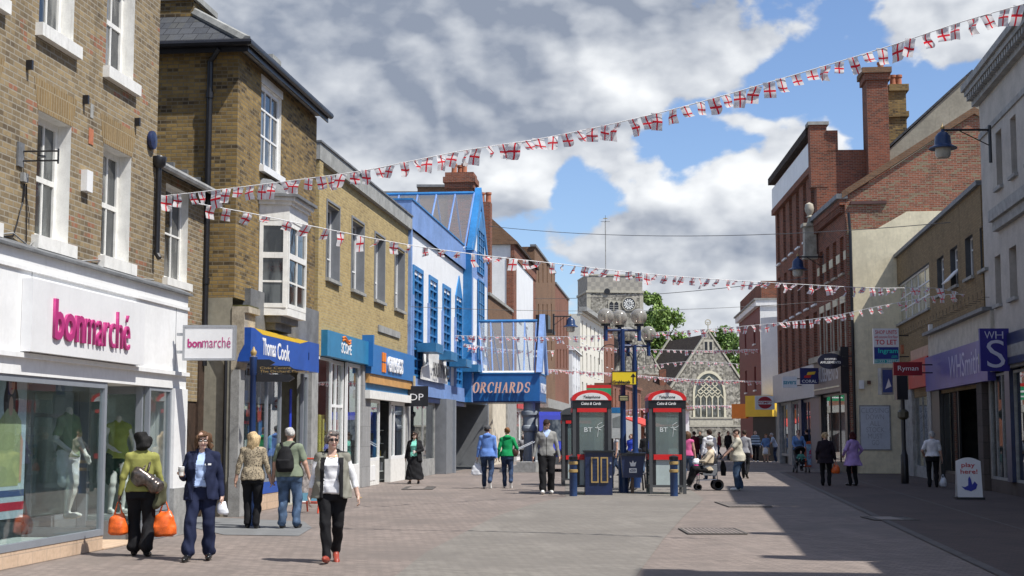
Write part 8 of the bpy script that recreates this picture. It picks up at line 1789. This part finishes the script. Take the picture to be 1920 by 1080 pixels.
b = MB(); b.box(-.22, .22, -.18, .26, .47, .53, BLACK); b.build('seat', wc, bevel=.02); b = MB(); b.box(-.22, .22, -.215, -.175, .5, .92, BLACK); b.build('backrest', wc); b = MB(); b.box(-.235, -.225, -.2, .2, .42, .70, MGREY); b.build('side_panel', wc); b = MB(); b.box(.225, .235, -.2, .2, .42, .70, MGREY); b.build('side_panel', wc)
e, hp, Mx = figure('person in a cream coat sitting in the wheelchair with a dark blanket over the legs', 0, 0, 90, pos=(WX, WY, 0), H=1.72, w=1.2, top=CRM, bm=BLK, coat=None, hem=.92, sit=.56, feet=((-.10, .55, .10, 0), (.10, .55, .10, 0)), hands=((-.08, .30, .80), (.12, .34, .80)), hints=((-1, -.3, -.6), (1, -.3, -.6)), hair='short_f', hm=HGRY, skin=SKP, vox=.015, legr=1.35, lean=-.05, hood=True, head=(8, -8), belly=.05)
cb = carrier(Vector((WX - .36, WY - .05, .88)), 'small white bag on the lap of the person in the wheelchair', WPL, .11, .10, .16, 0, vox=.014)
bk = empty('black_bag', Mx @ Vector((0, -.38, .62)), R(90), 'black bag hanging from the back of the wheelchair', 'bag'); B = SDF(); B.loft([(-.22, 0, -.02, .15, .06), (.0, 0, -.02, .17, .08), (.2, 0, .0, .15, .03)], BLK, .02, .01); B.build('bag_body', bk, .015)
e, hp, Mx = figure('heavy set man in a beige shirt and jeans pushing the wheelchair', 1386, 920, 88, H=1.70, w=1.2, top=BEIG, sleeve='short', hem=.82, bm=DEN, feet=((-.12, .06, 0, 0), (.12, -.06, 0, 0)), hands=((-.20, .40, .98), (.20, .40, .98)), hints=((-1, -.6, -.6), (1, -.6, -.6)), hair='short', hm=HDBR, skin=SK, vox=.0135, shoe=SHW, belly=.07, lean=.07, head=(8, -10), legr=1.15)
# others
def fig(*a, **k):
    k.setdefault('vox', .017); return figure(*a, **k)
walk = ((-.08, .15, 0, 0), (.09, -.16, .05, 35)); walk2 = ((-.08, -.14, .04, 30), (.09, .14, 0, 0)); stand = ((-.10, .02, 0, 0), (.10, -.03, 0, 0))
fig('woman in a white hooded top seen from behind beyond the wheelchair', 1331, 901, 10, H=1.72, top=WHT, bm=DEND, hair='short_f', hm=HDBR, feet=walk, hood=True, w=1.05)
e, hp, _ = fig('person in a pink top and jeans half hidden by the right kiosk', 1290, 906, -20, H=1.66, top=PINK, sleeve='none', bm=DEN, hair='shoulder', hm=HBRN, feet=walk2, hands=((-.24, .0, .8), (.26, .02, .8))); carrier(hp[1], 'bright pink carrier bag held beside the right kiosk', PKP, .10, .07, .40, .1, vox=.015)
fig('man in a grey shirt walking away behind the man pushing the wheelchair', 1397, 897, -20, H=1.70, top=GRYS, bm=BLKT, hair='short', hm=HDBR, feet=walk)
fig('man in a blue and dark striped jumper standing outside the burger bar', 1417, 866, 175, H=1.72, w=1.15, top=STRP, bm=BLKT, hair='bald', belly=.04, vox=.022, feet=stand, shoe=SHW)
e, hp, _ = fig('woman in a blue top and cream skirt reaching into a bag outside the burger bar', 1437, 867, 150, H=1.55, w=1.1, top=BLUT, bottom='skirt', bm=CRM, hair='short_f', hm=HGIN, vox=.022, feet=stand, hands=((-.1, .22, .95), (.14, .24, 1.0)), hints=((-1, -.5, -.4), (1, -.5, -.4))); carrier(hp[0], 'white bag held by the woman in the cream skirt', WPL, .14, .08, .34, .02, vox=.02)
fig('grey haired man in a pale blue shirt bending towards the woman in the cream skirt', 1455, 867, 80, H=1.60, w=1.15, top=PBL, sleeve='short', bm=DEND, hair='short', hm=HWHT, vox=.022, feet=stand, lean=.35, hands=((-.16, .45, .98), (.16, .45, .95)), hints=((-1, -.5, -.4), (1, -.5, -.4)), shoe=SHW)
e, hp, _ = fig('woman in a blue v neck top pushing a pushchair in the shade', 1498, 883, 180, H=1.74, w=1.15, top=BLUT, bm=BLKT, hair='short', hm=HDBR, vox=.018, feet=stand, hands=((-.20, .32, .98), (.20, .32, .98)), hints=((-1, -.6, -.4), (1, -.6, -.4)), bust=.05, colour=[(lambda c, mi, ms: (mi == ms.index(BLUT)) & (c[:, 2] > 1.28) & (np.abs(c[:, 0]) < (c[:, 2] - 1.26) * .5) & (c[:, 1] > 0), SKP)])
g_ = ground(1499, 886); pc_ = empty('pushchair', (g_.x, g_.y - .35, 0), R(180), 'black pushchair with a small child, facing the camera in the shade', 'pushchair')
b = MB(); 
for sd in (-1, 1): b.tube([(sd * .24, -.45, 1.0), (sd * .24, -.25, .75), (sd * .24, .35, .12)], .014, DGREY, 6); b.tube([(sd * .24, -.35, .12), (sd * .24, .1, .5)], .014, DGREY, 6)
b.tube([(-.24, -.45, 1.0), (.24, -.45, 1.0)], .016, BLACK, 6); b.build('frame', pc_)
b = MB(); b.box(-.2, .2, -.15, .25, .42, .47, BLACK); b.prism([(-.2, -.15, .45), (.2, -.15, .45), (.2, -.32, .9), (-.2, -.32, .9)], (0, -.03, 0), BLACK); b.build('seat', pc_)
B = SDF(); B.ell((0, -.2, .92), (.23, .22, .16), BLK, .01); B.sub((0, .06, .80), (.3, .26, .2)); B.build('canopy', pc_, .02)
for sd in (-1, 1):
    for y in (-.33, .34): b = MB(); b.lathe([(.04, -.03), (.09, -.03), (.1, 0), (.09, .03), (.04, .03)], BLACK, seg=14); wh = b.build('wheel', pc_, loc=(sd * .25, y, .1)); wh.rotation_euler = (0, R(90), 0)
figure('small child in a green top sitting in the pushchair', 0, 0, 180, pos=(g_.x, g_.y - .38, 0), H=.88, w=1.15, top=cloth('child_green', (.08, .25, .2)), bm=BLK, sit=.93 * 1.0, feet=((-.12, .50, .55, 0), (.12, .50, .55, 0)), hands=((-.2, .3, 1.12), (.2, .3, 1.12)), hints=((-1, -.3, -.6), (1, -.3, -.6)), hair='short', hm=HBRN, skin=SKP, vox=.028, shoe=SHW)
fig('dark dressed person standing behind the woman with the pushchair', 1514, 876, 20, H=1.78, top=BLK, bm=BLKT, hair='short', hm=HDBR, vox=.02, feet=stand)
e, hp, _ = fig('woman with curly fair hair in a long dark coat seen from behind in the shade', 1549, 911, -15, H=1.61, w=1.2, top=DKC, coat=(DKC, .72, .03), bm=BLKT, hair='curly', hm=HBLD, vox=.015, feet=stand, hands=((-.28, .05, .86), (.30, .0, .86))); carrier(hp[1], 'orange carrier bag held by the woman in the long dark coat', ORP, .12, .09, .26, .10, vox=.015)
fig('woman with maroon hair in a flared lilac coat seen from behind in the shade', 1600, 911, 30, H=1.63, w=1.08, top=LIL, coat=(LIL, .64, .10), bm=BLKT, hair='bob', hm=HMAR, vox=.015, feet=stand, hands=((-.24, .16, .98), (.24, .05, .95)), hints=((-1, -1, 0), (1, -1, 0)))
e, hp, _ = fig('white haired woman in a white top and black trousers looking into the bookshop', 1750, 914, -12, H=1.65, w=1.12, top=WHT, sleeve='short', hem=.95, bm=BLKT, hair='short_f', hm=HWHT, vox=.015, feet=stand, hands=((-.24, .18, 1.0), (.28, .02, .84))); carrier(hp[1] + Vector((0, 0, -.35)), 'clear plastic bag hanging beside the woman in white at the bookshop', WPL, .10, .07, .26, .1, vox=.015)
fig('woman in a royal blue vest between the two kiosks', 1184, 883, 150, H=1.55, w=1.1, top=cloth('royal_blue', (.03, .06, .42)), sleeve='none', bm=DEND, hair='bob', hm=HBRN, vox=.02, feet=stand, hands=((-.2, .25, 1.0), (.2, .25, 1.0)))
fig('person in black seen from behind left of the right kiosk', 1211, 888, 0, H=1.62, w=1.1, top=BLK, bm=DEN, hair='short', hm=HDBR, vox=.02, feet=stand)
fig('person in a grey vest just right of the left kiosk', 1156, 892, 90, H=1.60, w=1.0, top=GRYS, sleeve='none', bm=DEND, hair='shoulder', hm=HDBR, vox=.02, feet=walk)
fig('person in a dark red coat walking away beyond the pink top', 1302, 876, 10, H=1.68, w=1.1, top=DKR, coat=(DKR, .7, .03), bm=BLKT, hair='short_f', hm=HDBR, vox=.022, feet=walk)
fig('distant person in a dark jacket far down the street near the church', 1313, 862, 160, H=1.70, w=1.0, top=BLK, bm=DEND, hair='short', hm=HDBR, vox=.026, feet=walk)
fig('bald man on the steps left of the grey columns', 986, 872, 200, H=1.70, w=1.05, top=BLK, bm=BLKT, hair='bald', vox=.022, feet=stand)
fig('woman with greying hair on the steps left of the grey columns', 981, 876, 190, H=1.52, w=1.05, top=GRYS, bm=BLKT, hair='curly', hm=HGRY, vox=.022, feet=stand)
fig('distant person in a maroon top beyond the white hooded woman', 1349, 861, 100, H=1.66, top=DKR, bm=DEND, hair='short', hm=HDBR, vox=.028, feet=walk)
fig('distant person in a black coat beyond the wheelchair handles', 1366, 863, 200, H=1.72, top=BLK, bm=BLKT, hair='short', hm=HDBR, vox=.028, feet=walk2)
fig('distant child in a grey top right of the pink top', 1320, 872, 30, H=1.25, top=GRYS, bm=DEND, hair='short', hm=HBRN, vox=.028, feet=walk)
# mannequins and poster in the fashion window
MAN = M('mannequin_white', (.66, .64, .60), .45, var=.02); LIME = cloth('lime_top', (.36, .41, .10)); LGRN = cloth('pale_green_top', (.24, .32, .18)); DGRN = cloth('dark_shorts', (.02, .045, .03))
F0 = next(o for o in bpy.data.objects if o.name == 'shop_building'); MW = Matrix.Translation(F0.location) @ Matrix.Rotation(F0.rotation_euler.z, 4, 'Z')
def inshop(px, v, z): 
    Fx = Fac.__new__(Fac); Fx.A = F0.location.copy(); Fx.x = (MW.to_3x3() @ Vector((1, 0, 0))); Fx.y = (MW.to_3x3() @ Vector((0, 1, 0))); u = Fx.L(px, 850, v)[0]; return MW @ Vector((u, v, z))
p = inshop(128, .7, .40); figure('headless white mannequin in a pale green top and white cropped trousers in the shop window', 0, 0, 250, pos=p, H=1.72, w=.92, top=LGRN, sleeve='short', hem=.86, bottom='shorts', bm=WHT, skin=MAN, shoe=MAN, headless=True, vox=.0105, feet=((-.08, -.03, 0, 0), (.08, .06, 0, 0)), hands=((-.24, .12, .88), (.20, .16, .95)), name='mannequin', cat='mannequin', curl=.2)
p = inshop(221, .75, .36); figure('headless white mannequin in a yellow vest top and dark shorts behind the shop door glass', 0, 0, 215, pos=p, H=1.66, w=.92, top=LIME, sleeve='none', hem=.88, bottom='shorts', bm=DGRN, skin=MAN, shoe=MAN, headless=True, vox=.0105, feet=((-.08, .05, 0, 0), (.09, -.03, 0, 0)), hands=((-.28, -.02, .86), (.16, .24, 1.02)), hints=((-1, -.6, 0), (1, -.6, 0)), name='mannequin', cat='mannequin', curl=.2)
pa, pb = inshop(-14, .32, 0), inshop(47, .32, 0); e = empty('window_poster', pa, math.atan2(pb.y - pa.y, pb.x - pa.x), 'large window poster of a dark haired woman in a pale green dress, far left', 'poster'); W = (pb - pa).length; Hb, Ht = .55, 2.78
b = MB(); b.box(0, W, 0, .02, Hb, Ht, M('poster_pale', (.45, .55, .60), .4, var=.1)); pp = b.build('poster_board', e)
def disk(b, cx, cz, rx, rz_, y, m, n=20, a0=0, a1=2 * math.pi): b.prism([(cx + rx * math.cos(a0 + (a1 - a0) * i / n), y, cz + rz_ * math.sin(a0 + (a1 - a0) * i / n)) for i in range(n)], (0, -.001, 0), m)
b = MB(); cx = W * .5; PG = M('print_green', (.33, .38, .20), .5, var=.08); PS = M('print_skin', (.52, .33, .24), .5, var=.03); PH = M('print_hair', (.02, .012, .01), .5); PRD = M('print_red', (.45, .03, .06), .5)
disk(b, cx, 2.15, .15, .33, -.001, PH); disk(b, cx + .1, 1.95, .11, .22, -.0012, PH); disk(b, cx - .1, 1.98, .1, .2, -.0012, PH)
b.prism([(cx - .09, -.002, 1.9), (cx + .09, -.002, 1.9), (cx + .30, -.002, 1.75), (cx + .34, -.002, .98), (cx + .26, -.002, .98), (cx + .26, -.002, .95), (cx - .26, -.002, .95), (cx - .34, -.002, .98), (cx - .30, -.002, 1.75)], (0, -.001, 0), PG)
disk(b, cx, 1.93, .06, .12, -.0035, PS); disk(b, cx, 2.2, .085, .125, -.0045, PS); disk(b, cx, 2.145, .03, .012, -.006, M('print_lips', (.5, .1, .1), .5)); disk(b, cx - .032, 2.225, .014, .008, -.006, PH); disk(b, cx + .032, 2.225, .014, .008, -.006, PH)
b.prism([(cx + .29, -.004, 1.6), (cx + .36, -.004, 1.5), (cx + .34, -.004, 1.0), (cx + .28, -.004, 1.0)], (0, -.001, 0), PS)
b.box(0, W, -.003, -.0005, Hb + .1, Hb + .2, PRD); b.box(0, W, -.003, -.0005, .72 + .1, .9, M('print_denim', (.06, .1, .22), .5)); b.build('picture', pp)
b = MB(); n = 12; pts = [(W * .5 + W * .5 * math.cos(math.pi * i / n), -.0025, Ht - .02 + .0 + .22 * math.sin(math.pi * i / n)) for i in range(n + 1)]; b.prism(pts, (0, .018, 0), PRD); b.build('header', pp)
